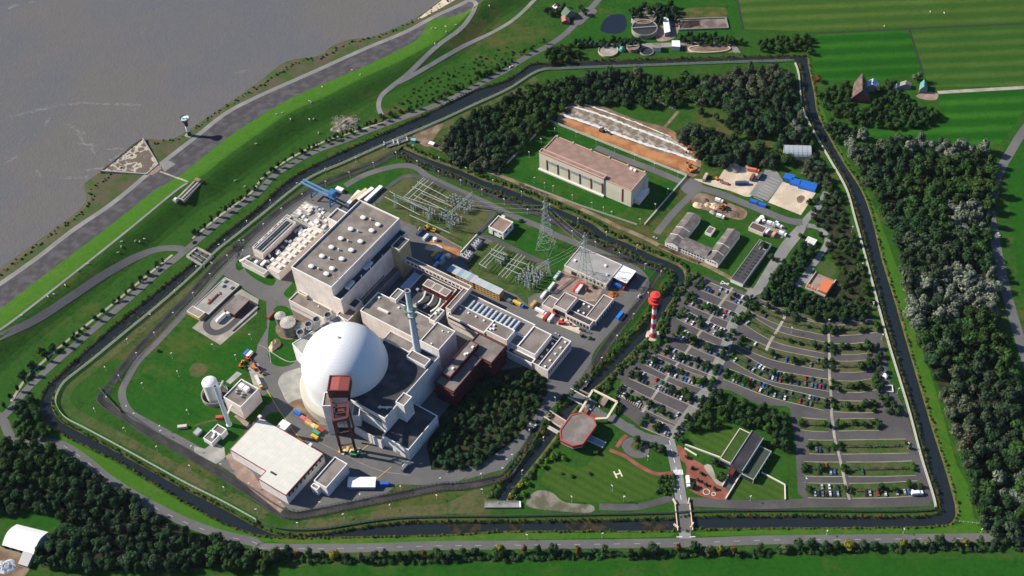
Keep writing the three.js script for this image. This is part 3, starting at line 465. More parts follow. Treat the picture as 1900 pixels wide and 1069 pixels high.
{ // auxiliary building wrapped round the dome
  const o = thing('auxiliary_building', 'white auxiliary building with large dark flat roof right of the dome', 'industrial building');
  const U = rect([...tG(690, 425, 430, 290), ...tD(1085, 385)], 30), uv = U.uv, uR = uvAt(tE(258, 738), 30)[0], v1 = uvAt(tD(1085, 385), 30)[1], P = rectUV(uv[0], uv[1], uv[2], v1);
  vol(o, P, 0, 30, wallWhite, roofDark, 0.9, white);
  for (const y of [22.6, 25.4]) { onWall(o, P, 0, 0.32, 0.92, y - 0.8, y + 0.4, glass); onWall(o, P, 1, 0.22, 0.36, y - 0.8, y + 0.4, glass); }
  const rb = rect(tG(665, 570, 880, 690, 1120, 405, 930, 310), 14), q = rb.uv, RB = rectUV(q[0], q[1], q[2], q[3]); vol(o, RB, 0, 14, wallWhite, roofDark, 1.0, white);
  const lb = rect(tG(430, 490, 680, 608), 11).uv, LB = rectUV(lb[0] - 1, q[0] + 0.3, lb[2], uv[2] + 0.1); vol(o, LB, 0, 11, wallWhite, roofDark, 0.8, offWhite);
  const L = rect(tG(775, 290, 840, 215, 910, 250, 838, 325), 34), l = L.uv; vol(o, rectUV(l[0], l[1], l[2], l[3]), 13, 34, wallWhite, roofGrey, 0.8, white);
  const st = rect(tD(1220, 585, 1268, 530, 1385, 650), 33), s = st.uv; vol(o, rectUV(s[0], s[1], s[2], s[3]), 29.2, 33, wallBlueWhite, roofGrey, 0.6, white);
  const b2 = rect(tD(1030, 440, 1085, 385, 1300, 485), 31).uv; vol(o, rectUV(b2[0], b2[1], b2[2], v1 + 0.6), 29, 31.2, wallPink, roofGrey, 0.5, trimPink);
  for (const p of [[1000, 1000], [1060, 1005]]) roofBox(o, G(...tD(...p)[0], 30), 29.1, 2.4, 0.5, offWhite, 'roof_hatch');
  M().bar([...G(...tG(640, 338)[0], 29.6)].reduce((a, v, i) => i ? [a[0], 29.6, v] : [v], []), [...G(...tG(745, 338)[0], 29.6)].reduce((a, v, i) => i ? [a[0], 29.6, v] : [v], []), 1.2, 0.8).build('roof_duct', offWhite, o);
  onWall(o, RB, 0, 0.12, 0.32, 0.1, 3.2, wallGrey, 'door'); onWall(o, RB, 0, 0.45, 0.6, 0.1, 4, wallGrey, 'door'); onWall(o, RB, 1, 0.3, 0.32, 8, 9, lamp, 'lamp');
  base2(o, P);
}
{ // vent stack
  const o = thing('vent_stack', 'tall slender pale blue vent stack with ring platforms beside the dome', 'chimney'), [x, z] = G(...tD(1312, 545)[0], 29), c = std([0.60, 0.66, 0.70], 0.6);
  M().lathe(x, z, [[3.0, 0], [2.9, 40], [2.3, 75], [2.1, 99]], 20).build('shaft', c, o); M().lathe(x, z, [[2.1, 99], [2.35, 99.1], [2.35, 100.5], [1.7, 100.5], [1.6, 97]], 20).build('rim', steel, o); M().disc(x, z, 1.7, 97.2, 16).build('flue_mouth', dark, o);
  for (const y of [73, 79.5]) { M().lathe(x, z, [[2.3, y], [4.6, y], [4.6, y + 0.4], [2.3, y + 0.4]], 20).build('platform', galv, o); M().lathe(x, z, [[4.6, y + 0.4], [4.65, y + 1.7]], 20).build('railing', galv, o); }
  for (const y of [45, 55, 62]) M().box(x + 3, y, z + 0.3, 0.9, 1.2, 0.9, 0.3).build('lamp_box', offWhite, o);
  M().bar([x + 2.6, 0, z + 1.6], [x + 2.1, 98, z + 1.2], 0.5).build('ladder', galv, o); based(o, x, z);
}
{ // feed building left of the dome with four round vents
  const a1 = G(...tD(275, 478)[0], 21), a2 = G(...tD(660, 240)[0], 21), ang = Math.atan2(a2[1] - a1[1], a2[0] - a1[0]);
  const o = thing('feed_building', 'pale concrete block with four round roof vents left of the dome', 'industrial building'), P = rect(tD(275, 478, 660, 240, 672, 300, 440, 520), 21, ang); vol(o, P, 0, 21, wallBlueWhite, mConcrete, 0.5, white, 0.4);
  for (const p of [[350, 412], [418, 345], [483, 305], [577, 268]]) { const g = G(...tD(...p)[0], 21), k = new THREE.Group(); k.name = 'roof_vent'; o.add(k); M().lathe(g[0], g[1], [[2.7, 20.4], [2.7, 24.5], [3.2, 24.7], [3.2, 25.4], [2.7, 25.4], [2.6, 23.5]], 18).build('cowl', steel, k); M().disc(g[0], g[1], 2.65, 24.2, 16).build('fan_opening', dark, k); }
  base2(o, P);
  o.children.filter((c) => c.isGroup).forEach((k) => { const g = o.position; k.position.set(0, 0, 0); k.children.forEach((m) => m.position.sub(g)); });
}
let turbine;
{ // turbine hall
  const o = thing('turbine_hall', 'large pinkish white turbine hall with grey roof carrying thirteen white vents', 'industrial building'), H = 43;
  const T = rect(tA(490, 645, 800, 800, 1385, 245, 1075, 110), H), [u0, u1, v0, v1] = T.uv; turbine = T.uv;
  vol(o, T, 0, H, wallPink, roofGrey, 1.6, white, 0.6);
  const uL = uvAt(tA(905, 915), 32)[0], vB = uvAt(tB(255, 587), 32)[1], Lw = rectUV(u1, uL, v0 - 0.05, vB); vol(o, Lw, 0, 32, wallPink, roofDark, 1.2, white, 0.5);
  const c14 = rect(tA(1060, 925, 1340, 655), 9).uv; vol(o, rectUV(uL + 0.05, uL + 5.5, c14[2] + 3, c14[3] + 4), 0, 9, wallGrey, stone([0.14, 0.11, 0.10], [0.19, 0.16, 0.14], 0.3, 20), 0.2, wallGrey, 0.3);
  const s = rect(tB(123, 705, 207, 620, 238, 640), 34).uv; vol(o, rectUV(uL + 0.04, s[1] + 3, s[2], s[3]), 0, 34.5, wallBeige, roofDark, 0.8, offWhite);
  const k = rect(tA(790, 240, 870, 160, 968, 205), 31).uv; vol(o, rectUV(k[0], u0 - 0.05, k[2], k[3]), 0, 31, wallPink, roofGrey, 1.4, white);
  for (const p of [[1083, 225], [1205, 283], [980, 320], [1153, 332], [898, 398], [1060, 422], [820, 470], [984, 494], [742, 543], [905, 566], [653, 628], [825, 646], [778, 690]]) {
    const g = G(...tA(...p)[0], H + 1.5), q = new THREE.Group(); q.name = 'roof_vent'; q.position.set(g[0], H - 1.6, g[1]); q.rotation.y = -THETA; q.scale.setScalar(0.88); o.add(q);
    M().prism([[-1.9, -1.6], [1.9, -1.6], [1.9, 1.6], [-1.9, 1.6]], 0, 0.8).build('kerb', offWhite, q);
    const d = M(), rg = (r, y) => Array.from({ length: 12 }, (_, i) => { const t = i / 12 * 2 * Math.PI, e = 0.72; return [Math.sign(Math.cos(t)) * Math.pow(Math.abs(Math.cos(t)), e) * r * 1.2, y, Math.sign(Math.sin(t)) * Math.pow(Math.abs(Math.sin(t)), e) * r]; });
    const L = [rg(2.0, 0.8), rg(2.35, 1.1), rg(2.2, 1.9), rg(1.3, 2.2)]; for (let r = 0; r < 3; r++) for (let i = 0; i < 12; i++) { const j = (i + 1) % 12; d.quad(L[r][i], L[r + 1][i], L[r + 1][j], L[r][j]); } for (let i = 0; i < 12; i++) d.tri([0, 2.25, 0], L[3][(i + 1) % 12], L[3][i]); d.build('hood', std([0.66, 0.64, 0.6], 0.6), q);
  }
  for (const p of [[1145, 250], [1042, 348], [960, 428], [882, 500], [806, 573], [714, 658]]) roofBox(o, G(...tA(...p)[0], H), H - 1.6, 1.2, 2.2, offWhite, 'vent_pipe');
  for (const p of [[890, 695], [845, 740]]) { const g = G(...tA(...p)[0], H + 1); M().bar([g[0], H - 1.6, g[1]], [g[0], H + 3, g[1]], 0.4).build('exhaust_pipe', white, o); }
  for (const p of [[975, 790], [1125, 630]]) { const g = G(...tA(...p)[0], 33); M().box(g[0], 31, g[1], 3, 2.2, 9, THETA).build('air_unit', white, o); M().box(g[0], 33.2, g[1], 2.4, 0.3, 7.5, THETA).build('air_unit_grille', steel, o); }
  for (const p of [[970, 825], [1072, 725], [1145, 655], [1245, 560]]) { const g = G(...tA(...p)[0], 33); M().bar([g[0], 31, g[1]], [g[0], 34.5, g[1]], 0.7).build('exhaust_pipe', white, o); }
  onWall(o, Lw, 1, 0.06, 0.6, 10.2, 11.6, glass); base2(o, T);
}
{
  const o = thing('turbine_annex', 'low pink annex with flat grey roof at the south end of the turbine hall', 'industrial building'), P = rect(tA(470, 920, 545, 855, 860, 965, 745, 1060), 12), q = P.uv, R = rectUV(q[0], q[1], q[2], turbine[2] - 0.06);
  vol(o, R, 0, 12, wallPink, roofGrey, 1, trimPink); const b = rect(tA(545, 855, 590, 812, 655, 850, 615, 890), 15.5).uv; vol(o, rectUV(b[0], b[1], b[2], Math.min(b[3], turbine[2] - 0.1)), 11, 15.5, wallBeige, roofGrey, 0.9, offWhite);
  for (const p of [[590, 838], [612, 848]]) roofBox(o, G(...tA(...p)[0], 15), 14.6, 1.5, 1.5, white); roofBox(o, G(...tA(715, 970)[0], 12), 11, 0.9, 1, white, 'vent_pipe');
  onWall(o, R, 0, 0.05, 0.9, 5.2, 6.4, wallGrey, 'band'); base2(o, R);
}
{
  const o = thing('link_building', 'narrow beige link building between turbine annex and reactor dome', 'industrial building'), P = rect(tD(640, 240, 775, 112, 862, 160, 735, 290), 15); vol(o, P, 0, 15, wallBeige, roofGrey, 0.9, trimPink); const q = P.uv;
  vol(o, rectUV(q[0] + 1, q[1] - 1, q[3] - 9, q[3]), 14.2, 19, wallPink, roofDark, 0.7, trimPink); M().box(...((g) => [g[0], 0, g[1]])(G(...tD(770, 240)[0], 6)), 6, 8, 17, THETA).build('beige_cabin', wallBeige, o); base2(o, P);
}
{ // control building
  const o = thing('control_building', 'broad control building with flat grey roof behind the stack', 'industrial building'), H = 24;
  const v1 = uvAt(tD(985, 52), H)[1], v0 = uvAt(tD(838, 205), H)[1], u0 = uvAt(tD(838, 205), H)[0], uR = uvAt(tE(245, 668), 26)[0], uM = uvAt(tE(90, 592), 26)[0];
  const P = rectUV(u0, uM, v0, v1); vol(o, P, 0, H, wallPink, roofGrey, 0.9, white);
  const P2 = rectUV(uM + 0.05, uR, uvAt(tE(245, 668), 27)[1], uvAt(tE(400, 520), 27)[1]); vol(o, P2, 0, 27, wallWhite, roofGrey, 0.9, white);
  const b = rect(tE(165, 405, 240, 315, 282, 335, 205, 430), 28).uv; vol(o, rectUV(b[0], b[1], b[2], b[3]), 23, 28, wallPink, roofGrey, 0.8, white);
  const c = rect(tD(1085, 95, 1150, 20, 1200, 45), 28).uv; vol(o, rectUV(c[0], c[1], c[2], c[3]), 23, 28, wallPink, roofGrey, 0.8, white);
  for (const p of [[215, 365], [240, 340]]) roofBox(o, G(...tE(...p)[0], 28), 27.2, 1.8, 1.6, white);
  const d = tD(985, 185, 1070, 225).map((p) => G(...p, H)); M().bar([d[0][0], H - 0.3, d[0][1]], [d[1][0], H - 0.3, d[1][1]], 2.2, 1.6).build('roof_duct', offWhite, o);
  for (const p of [[995, 97], [1155, 180]]) roofBox(o, G(...tD(...p)[0], H), H - 0.9, 1.6, 1, white); for (const p of [[270, 505], [320, 515], [180, 610]]) roofBox(o, G(...tE(...p)[0], 27), 26.1, 1.1, 0.8, white);
  base2(o, P);
}
{ // machinery court with ducts and red cooling boxes
  const o = thing('cooler_building', 'dark roofed building with curved white ducts and three red coolers', 'industrial building'), H = 12;
  const P = rect([...tE(-8, 160, 110, 45, 390, 165, 175, 385)], H); vol(o, P, 0, H, wallMaroon, roofDark, 0.6, trimPink);
  for (const p of [[160, 120], [228, 153], [293, 187]]) { const g = G(...tE(...p)[0], 17), k = new THREE.Group(); k.name = 'cooler'; o.add(k); M().box(g[0], H - 0.5, g[1], 7.4, 5.5, 7.4, THETA).build('casing', wallMaroon, k); M().box(g[0], H + 5, g[1], 7.8, 0.4, 7.8, THETA).build('rim', trimPink, k); M().box(g[0], H + 5.4, g[1], 6.6, 0.12, 6.6, THETA).build('grille', roofGrey, k); }
  for (const p of [[90, 240], [155, 270], [215, 300]]) { const g = G(...tE(...p)[0], H + 1), k = M(); let a = null; for (let i = 0; i <= 8; i++) { const t = i / 8, v = -7 + 14 * t, y = H + 0.4 + 2.6 * Math.sin(t * Math.PI * 0.6), u = 2.5 * Math.sin(t * Math.PI), q = [g[0] + u * CT + v * ST, y, g[1] + u * ST - v * CT]; if (a) k.bar(a, q, 1.1); a = q; } k.build('curved_duct', offWhite, o); }
  for (const p of [[65, 165], [125, 195]]) roofBox(o, G(...tE(...p)[0], H + 1), H - 0.5, 2.2, 2, steel, 'air_unit');
  base2(o, P); const s = o.position; o.children.filter((c) => c.isGroup).forEach((k) => { k.position.set(0, 0, 0); k.children.forEach((m) => m.position.sub(s)); });
  const w = thing('covered_bridge', 'long covered bridge running from turbine hall stair tower to the offices', 'bridge'), h = 20, p = rect(tB(215, 808, 250, 800, 755, 1050), h).uv, end = uvAt(tE(490, 165), h);
  const Q = rectUV(p[0], end[0], end[1] - 0.2, end[1] + 4.2); vol(w, Q, 14.5, h, wallPink, roofGrey, 0.7, trimPink); windowRow(w, Q, 0, 16, 0.03, 0.97, 16.2, 18.2, 0.6, glass); for (let t = 0.12; t < 1; t += 0.19) { const g = lerp2(lerp2(Q[0], Q[1], t), lerp2(Q[3], Q[2], t), 0.5); M().box(g[0], 0, g[1], 1.2, 14.5, 1.2, THETA).build('pier', mConcrete, w); }
  const e = rectUV(end[0] - 5, end[0], uvAt(tE(345, 300), h)[1] - 4, end[1] - 0.3); vol(w, e, 0, h - 0.1, wallPink, roofGrey, 0.7, trimPink); base2(w, Q);
  const bl = thing('light_blue_roof_shed', 'low shed with light blue roof beside the covered bridge', 'shed'), br = rect(tB(200, 1035, 300, 920, 368, 945, 260, 1069), 8); vol(bl, br, 0, 8, wallGrey, std([0.30, 0.42, 0.55], 0.6), 0.2, offWhite); base2(bl, br);
}
{ // workshop and office block with sawtooth skylights
  const o = thing('workshop_block', 'long workshop block with eleven sawtooth skylights on its flat roof', 'industrial building'), h = 14;
  const A = rect(tE(385, 280, 485, 197, 1040, 457, 880, 505), h), a = A.uv, va = uvAt(tE(385, 282), h)[1], ua = uvAt(tE(1035, 460), h)[0];
  const A2 = rectUV(a[0], ua, va, a[3]); vol(o, A2, 0, h, wallPink, roofGrey, 0.9, white);
  const B = rect(tE(310, 372, 388, 285, 690, 425, 622, 512), 15.5).uv; const B2 = rectUV(B[0], B[1], B[2], va - 0.06); vol(o, B2, 0, 15.5, wallPink, roofGrey, 0.8, white); onWall(o, B2, 0, 0.02, 0.98, 11.2, 13.2, wallMaroon, 'dark_band', 0.12); windowRow(o, B2, 0, 16, 0.02, 0.98, 11.5, 12.9, 0.72); onWall(o, B2, 0, 0.05, 0.95, 6.8, 8, wallGrey, 'ledge', 0.5);
  const C = rect(tE(632, 497, 700, 427, 872, 503, 800, 585), 19).uv; vol(o, rectUV(C[0], C[1], C[2], C[3]), 0, 19, wallPink, roofGrey, 0.9, white);
  const C2 = rectUV(C[0] - 1, C[1] - 0.5, C[2] - 3.5, C[2] - 0.05); vol(o, C2, 0, 12.5, wallMaroon, roofDark, 0.4, maroon); windowRow(o, C2, 0, 9, 0.04, 0.96, 9, 11.4, 0.75);
  const D = rect(tE(1055, 437, 1190, 503, 1035, 705), h).uv, D2 = rectUV(ua + 0.05, D[1], D[2], a[3] - 1.5); vol(o, D2, 0, h, wallPink, roofGrey, 0.9, white);
  const D3 = rectUV(C[1] + 0.05, ua + 0.02, D[2], va - 0.05); vol(o, D3, 0, h - 0.3, wallPink, roofGrey, 0.9, white);
  const Fq = rect(tE(1067, 790, 1255, 553, 1330, 600, 1130, 830), 11).uv, F = rectUV(Fq[0], Fq[1], Fq[2], Fq[3]); vol(o, F, 0, 11, wallPink, roofGrey, 0.9, white); windowRow(o, F, 1, 12, 0.03, 0.97, 5.5, 7.2, 0.6);
  const E1 = rectUV(D[1] + 0.05, Fq[0] - 0.05, Fq[2] + 1.5, Fq[3] - 4); vol(o, E1, 0, 9, wallPink, roofDark, 0.7, offWhite);
  const E2 = rectUV(C[1] + 1, D[1], Fq[2] + 0.6, D[2] - 0.05); vol(o, E2, 0, 9, wallPink, roofDark, 0.7, white);
  for (const p of [[1285, 598], [1247, 645], [1203, 695], [1160, 750], [1118, 800]]) roofBox(o, G(...tE(...p)[0], 11), 10, 1.5, 1.1, white); for (const p of [[1180, 612], [1137, 665], [1092, 718]]) roofBox(o, G(...tE(...p)[0], 9), 8.3, 1.5, 1.1, white);
  for (const p of [[418, 325], [485, 357], [548, 388], [613, 420]]) roofBox(o, G(...tE(...p)[0], 15.5), 14.7, 1.3, 1, white); for (const p of [[668, 490], [692, 490], [697, 460]]) roofBox(o, G(...tE(...p)[0], 19), 18, 1.7, 1.4, white);
  for (let k = 0; k < 11; k++) { const p = G(...lerp2(tE(497, 285)[0], tE(872, 455)[0], k / 10), h + 1.2), s = new THREE.Group(); s.name = 'skylight'; s.position.set(p[0], h - 0.88, p[1]); s.rotation.y = -THETA; o.add(s);
    const fr = M(); fr.quad([1.9, 0, 5.2], [1.9, 0, -5.2], [1.9, 2.7, -5.2], [1.9, 2.7, 5.2]).tri([-2, 0, 5.2], [1.9, 0, 5.2], [1.9, 2.7, 5.2]).tri([-2, 0, -5.2], [1.9, 2.7, -5.2], [1.9, 0, -5.2]); fr.build('frame', white, s);
    for (let j = 0; j < 4; j++) { const z0 = -5.2 + j * 2.6 + 0.12, z1 = -5.2 + (j + 1) * 2.6 - 0.12; M().quad([-2, 0.02, z1], [1.9, 2.72, z1], [1.9, 2.72, z0], [-2, 0.02, z0]).build('pane', std([0.36, 0.40, 0.44], 0.25), s); } }
  base2(o, A2); o.children.filter((c) => c.isGroup && c.name === 'skylight').forEach(() => {});
}
{ // maroon office building
  const o = thing('maroon_office_building', 'dark red office building with stepped facade bands and brown roof', 'office building'), h = 20;
  const q0 = rect(tE(212, 920, 345, 1000, 680, 640), h).uv, P = rectUV(q0[0], q0[1], q0[2], uvAt(tE(600, 735), h)[1]);
  const e = rect(tE(500, 640, 660, 770, 775, 655, 640, 560), h).uv, P2 = rectUV(q0[0] + 1, e[1], P.uv[3] + 0.04, e[3]);
  for (const Q of [P, P2]) { vol(o, Q, 0, h, wallMaroon, roofGrey, 0.9, maroon); for (const i of [0, 1]) for (let k = 0; k < 5; k++) { const w = onWall(o, Q, i, 0.03, 0.97, 2.2 + k * 3.5, 3.9 + k * 3.5, glass, 'window'); onWall(o, Q, i, 0.01, 0.99, 4 + k * 3.5, 4.5 + k * 3.5, maroon, 'ledge', 0.7); } }
  const t = rect(tE(262, 850, 478, 598, 570, 615, 335, 885), 24).uv; vol(o, rectUV(t[0], t[1], t[2], t[3]), 19, 24, wallMaroon, roofGrey, 0.7, maroon);
  for (const p of [[520, 637], [457, 695], [475, 690], [356, 812]]) roofBox(o, G(...tE(...p)[0], 25), 23.3, 1.8, 1.5, white); base2(o, P);
}
{ // workshop with red fronted extension
  const o = thing('fire_workshop', 'wide beige workshop with pale flat roof below the lattice pylon', 'industrial building'), h = 7, P = rect(tC(300, 320, 435, 165, 770, 315, 645, 480), h); vol(o, P, 0, h, wallCream, stone([0.26, 0.25, 0.24], [0.32, 0.31, 0.295], 0.2, 40), 0.6, trimPink);
  for (const p of [[385, 283], [638, 325], [650, 400]]) roofBox(o, G(...tC(...p)[0], h), h - 0.6, 2, 1.2, white, 'roof_light'); onWall(o, P, 0, 0.17, 0.3, 0, 4.2, dark, 'gate'); onWall(o, P, 0, 0.32, 0.36, 0.5, 3, glass); windowRow(o, P, 0, 6, 0.4, 0.95, 2.2, 4.5, 0.5); base2(o, P);
  const a = thing('annex_hall', 'small hall with bright white roof and dark red front beside the workshop', 'industrial building'), Q = rect(tC(703, 415, 780, 320, 885, 380, 812, 470), 6.5), q = Q.uv; q[0] = Math.max(q[0], P.uv[1] + 0.1); const Q2 = rectUV(...q); vol(a, Q2, 0, 6.5, wallMaroon, std([0.78, 0.78, 0.77], 0.6), 0.3, white, 0.3); onWall(a, Q2, 0, 0.1, 0.8, 0.1, 4.6, dark, 'gate'); for (const [p0, p1] of [[[750, 372], [840, 385]], [[740, 405], [805, 432]]]) { const g0 = G(...tC(...p0)[0], 6.6), g1 = G(...tC(...p1)[0], 6.6); M().bar([g0[0], 6.6, g0[1]], [g1[0], 6.6, g1[1]], 0.8, 0.7).build('roof_light', std([0.55, 0.57, 0.58], 0.3), a); } base2(a, Q2);
}
{
  const o = thing('fire_station', 'fire station of stepped grey roofed blocks with vehicle bays', 'fire station'), A = rect(tC(213, 648, 310, 545, 405, 590, 312, 697), 9), B = rect(tC(113, 645, 175, 570, 255, 605, 208, 682), 5.5), C = rect(tC(520, 630, 590, 545, 705, 600, 555, 782), 6.5), D = rect(tC(360, 695, 425, 600, 550, 655, 482, 745), 5.5);
  vol(o, A, 0, 9, wallPink, roofGrey, 0.7, trimPink); const b = B.uv; vol(o, rectUV(b[0], A.uv[0] - 0.05, b[2], b[3]), 0, 5.5, wallPink, roofGrey, 0.6, trimPink); const c = C.uv, d = D.uv; vol(o, rectUV(d[1] + 0.05, c[1], c[2], c[3]), 0, 6.5, wallPink, roofGrey, 0.6, trimPink); vol(o, rectUV(A.uv[1] + 0.05, d[1], d[2], d[3]), 0, 5.2, wallPink, roofDark, 0.6, trimPink);
  const f = rectUV(A.uv[1] + 0.05, c[1] - 2, A.uv[2] - 1, d[2] - 0.05); vol(o, f, 0, 5.8, wallPink, roofDark, 0.6, trimPink);
  onWall(o, A, 0, 0.1, 0.9, 0.1, 5, dark, 'vehicle_bay'); windowRow(o, f, 0, 7, 0.03, 0.97, 0.4, 3.8, 0.7, dark); windowRow(o, rectUV(d[1], c[1], c[2], c[3]), 1, 7, 0.03, 0.97, 0.6, 3.6, 0.65, dark);
  for (const p of [[460, 640], [502, 662], [415, 697], [458, 715]]) roofBox(o, G(...tC(...p)[0], 5.5), 4.6, 1.5, 1, white); base2(o, A);
}
{
  const o = thing('relay_house', 'small white flat roofed house between the two switchyards', 'house'), P = rect(tB(918, 535, 1003, 450, 1120, 497, 1040, 590), 8); vol(o, P, 0, 8, wallWhite, roofPink, 0.9, white); windowRow(o, P, 0, 2, 0.3, 0.95, 4.6, 5.8, 0.5, dark); onWall(o, P, 0, 0.28, 0.36, 0, 5.5, dark, 'door'); windowRow(o, P, 1, 2, 0.1, 0.9, 4.2, 6, 0.5, glass); onWall(o, P, 0, 0.8, 0.9, 0, 2.4, dark, 'door'); const q = P.uv; vol(o, rectUV(q[0] + 3, q[0] + 6, q[3] + 0.05, q[3] + 1.6), 0, 9, wallWhite, roofPink, 0.6, white); base2(o, P);
}
// stacked site offices: every module with its own roof
function siteRow(label, pts, n, roofM) {
  const o = thing('site_office_row', label, 'site offices'), P = rect(pts, 8), [u0, u1, v0, v1] = P.uv;
  for (let k = 0; k < n; k++) { const a = u0 + (u1 - u0) * k / n, b = u0 + (u1 - u0) * (k + 1) / n - 0.12, m = new THREE.Group(); m.name = 'office_module'; o.add(m);
    for (let f = 0; f < 3; f++) { const Q = rectUV(a, b, v0 + (f % 2) * 0.04, v1); M().prism(Q, f * 2.65 + 0.05, f * 2.65 + 2.6, true).build('container', ochre, m); onWall(m, Q, 0, 0.25, 0.75, f * 2.65 + 1.0, f * 2.65 + 2.1, f ? glass : dark, 'window', 0.08); }
    const R = rectUV(a - 0.02, b + 0.02, v0 - 0.3, v1 + 0.3); M().prism(R, 7.95, 8.2, true).build('roof', k % 3 === 0 ? roofM : tinted(roofM, 0.34 + 0.04 * (k % 4), 0.38 + 0.03 * (k % 3), 0.42), m); }
  const c = fromUV([(u0 + u1) / 2, (v0 + v1) / 2]); o.position.set(c[0], 0, c[1]); for (const m of o.children) m.position.set(-c[0], 0, -c[1]);
}
siteRow('upper row of ochre site office containers with blue grey roofs', tB(583, 888, 640, 858, 822, 955, 790, 1002), 8, std([0.24, 0.32, 0.42], 0.5)); siteRow('lower row of ochre site office containers with light grey roofs', tE(527, 108, 560, 66, 765, 180, 735, 208), 8, std([0.42, 0.44, 0.46], 0.5));
{ // white roofed warehouse
  const o = thing('warehouse', 'big warehouse with wide cream white roof and dark red eaves band', 'warehouse'), h = 12.5, P = ortho([...tF(295, 855, 540, 617, 1078, 885), ...ti(205, 552, 35, 442, 78, 398)], h);
  vol(o, P, 0, h, wallWhite, roofWhite, 0.05, maroon, 0.2); M().ring(inset(P, -0.25), 0.5, h - 0.9, h + 0.12).build('eaves_band', std([0.26, 0.06, 0.05], 0.6), o);
  const q = rect(ti(205, 552, 455, 275), h); const W = rectUV(q.uv[0], q.uv[1], q.uv[2], q.uv[3]);
  onWall(o, W, 1, 0.06, 0.95, 7.6, 11.2, dark, 'window_band', 0.5); for (let k = 0; k < 9; k++) onWall(o, W, 1, 0.08 + k * 0.1, 0.14 + k * 0.1, 8, 10.6, std([0.4, 0.45, 0.5], 0.4), 'window_frame', 0.6);
  const g = G(...ti(128, 410)[0], h); M().box(g[0], h, g[1], 5, 0.5, 1.4, THETA).build('roof_light', dark, o); for (const p of [[965, 832], [545, 600]]) roofBox(o, G(...tF(...p)[0], h), h, 2.4, 1.8, offWhite, 'air_unit'); base2(o, P);
  const c = thing('concrete_block_house', 'tall grey roofed block next to the big warehouse', 'industrial building'), Q = rect(tG(98, 942, 270, 755, 375, 803, 203, 1002), 12); vol(c, Q, 0, 12, wallWhite, roofGrey, 1, white); const k = Q.uv; vol(c, rectUV(k[0] - 1, k[0] + 5, k[2] - 3.4, k[2] - 0.05), 0, 8, wallWhite, roofGrey, 0.6, white); base2(c, Q);
  const w = thing('white_tent_hall', 'white tent roofed hall with ochre side band by the south fence', 'hall'), e = G(...tG(388, 950)[0], 4), f = G(...tG(600, 950)[0], 4), a = Math.atan2(f[1] - e[1], f[0] - e[0]), R = rect(tG(380, 988, 393, 915, 597, 915, 602, 990), 4.5, a), v = R.uv;
  M().sides(R, 0, 4).build('wall', wallGrey, w); const m = (v[2] + v[3]) / 2, F = (u, vv, y) => { const p = fromUV([u, vv], a); return [p[0], y, p[1]]; }; const bk = M(); bk.quad(F(v[0] - 0.4, v[2] - 0.5, 4), F(v[1] + 0.4, v[2] - 0.5, 4), F(v[1] + 0.4, m, 5.4), F(v[0] - 0.4, m, 5.4)).quad(F(v[0] - 0.4, m, 5.4), F(v[1] + 0.4, m, 5.4), F(v[1] + 0.4, v[3] + 0.5, 4), F(v[0] - 0.4, v[3] + 0.5, 4)).tri(F(v[0], v[2], 4), F(v[0], v[3], 4), F(v[0], m, 5.4)).tri(F(v[1], v[2], 4), F(v[1], m, 5.4), F(v[1], v[3], 4)); bk.build('roof', white, w);
  onWall(w, R, 0, 0.02, 0.98, 2.4, 3.7, ochre, 'wall_band'); base2(w, R);
  const s = thing('white_shed', 'small white roofed shed behind the big warehouse', 'shed'), S = rect(tF(662, 692, 735, 615, 790, 660, 716, 718), 5); vol(s, S, 0, 5, wallGrey, white, 0.1, white); base2(s, S);
}
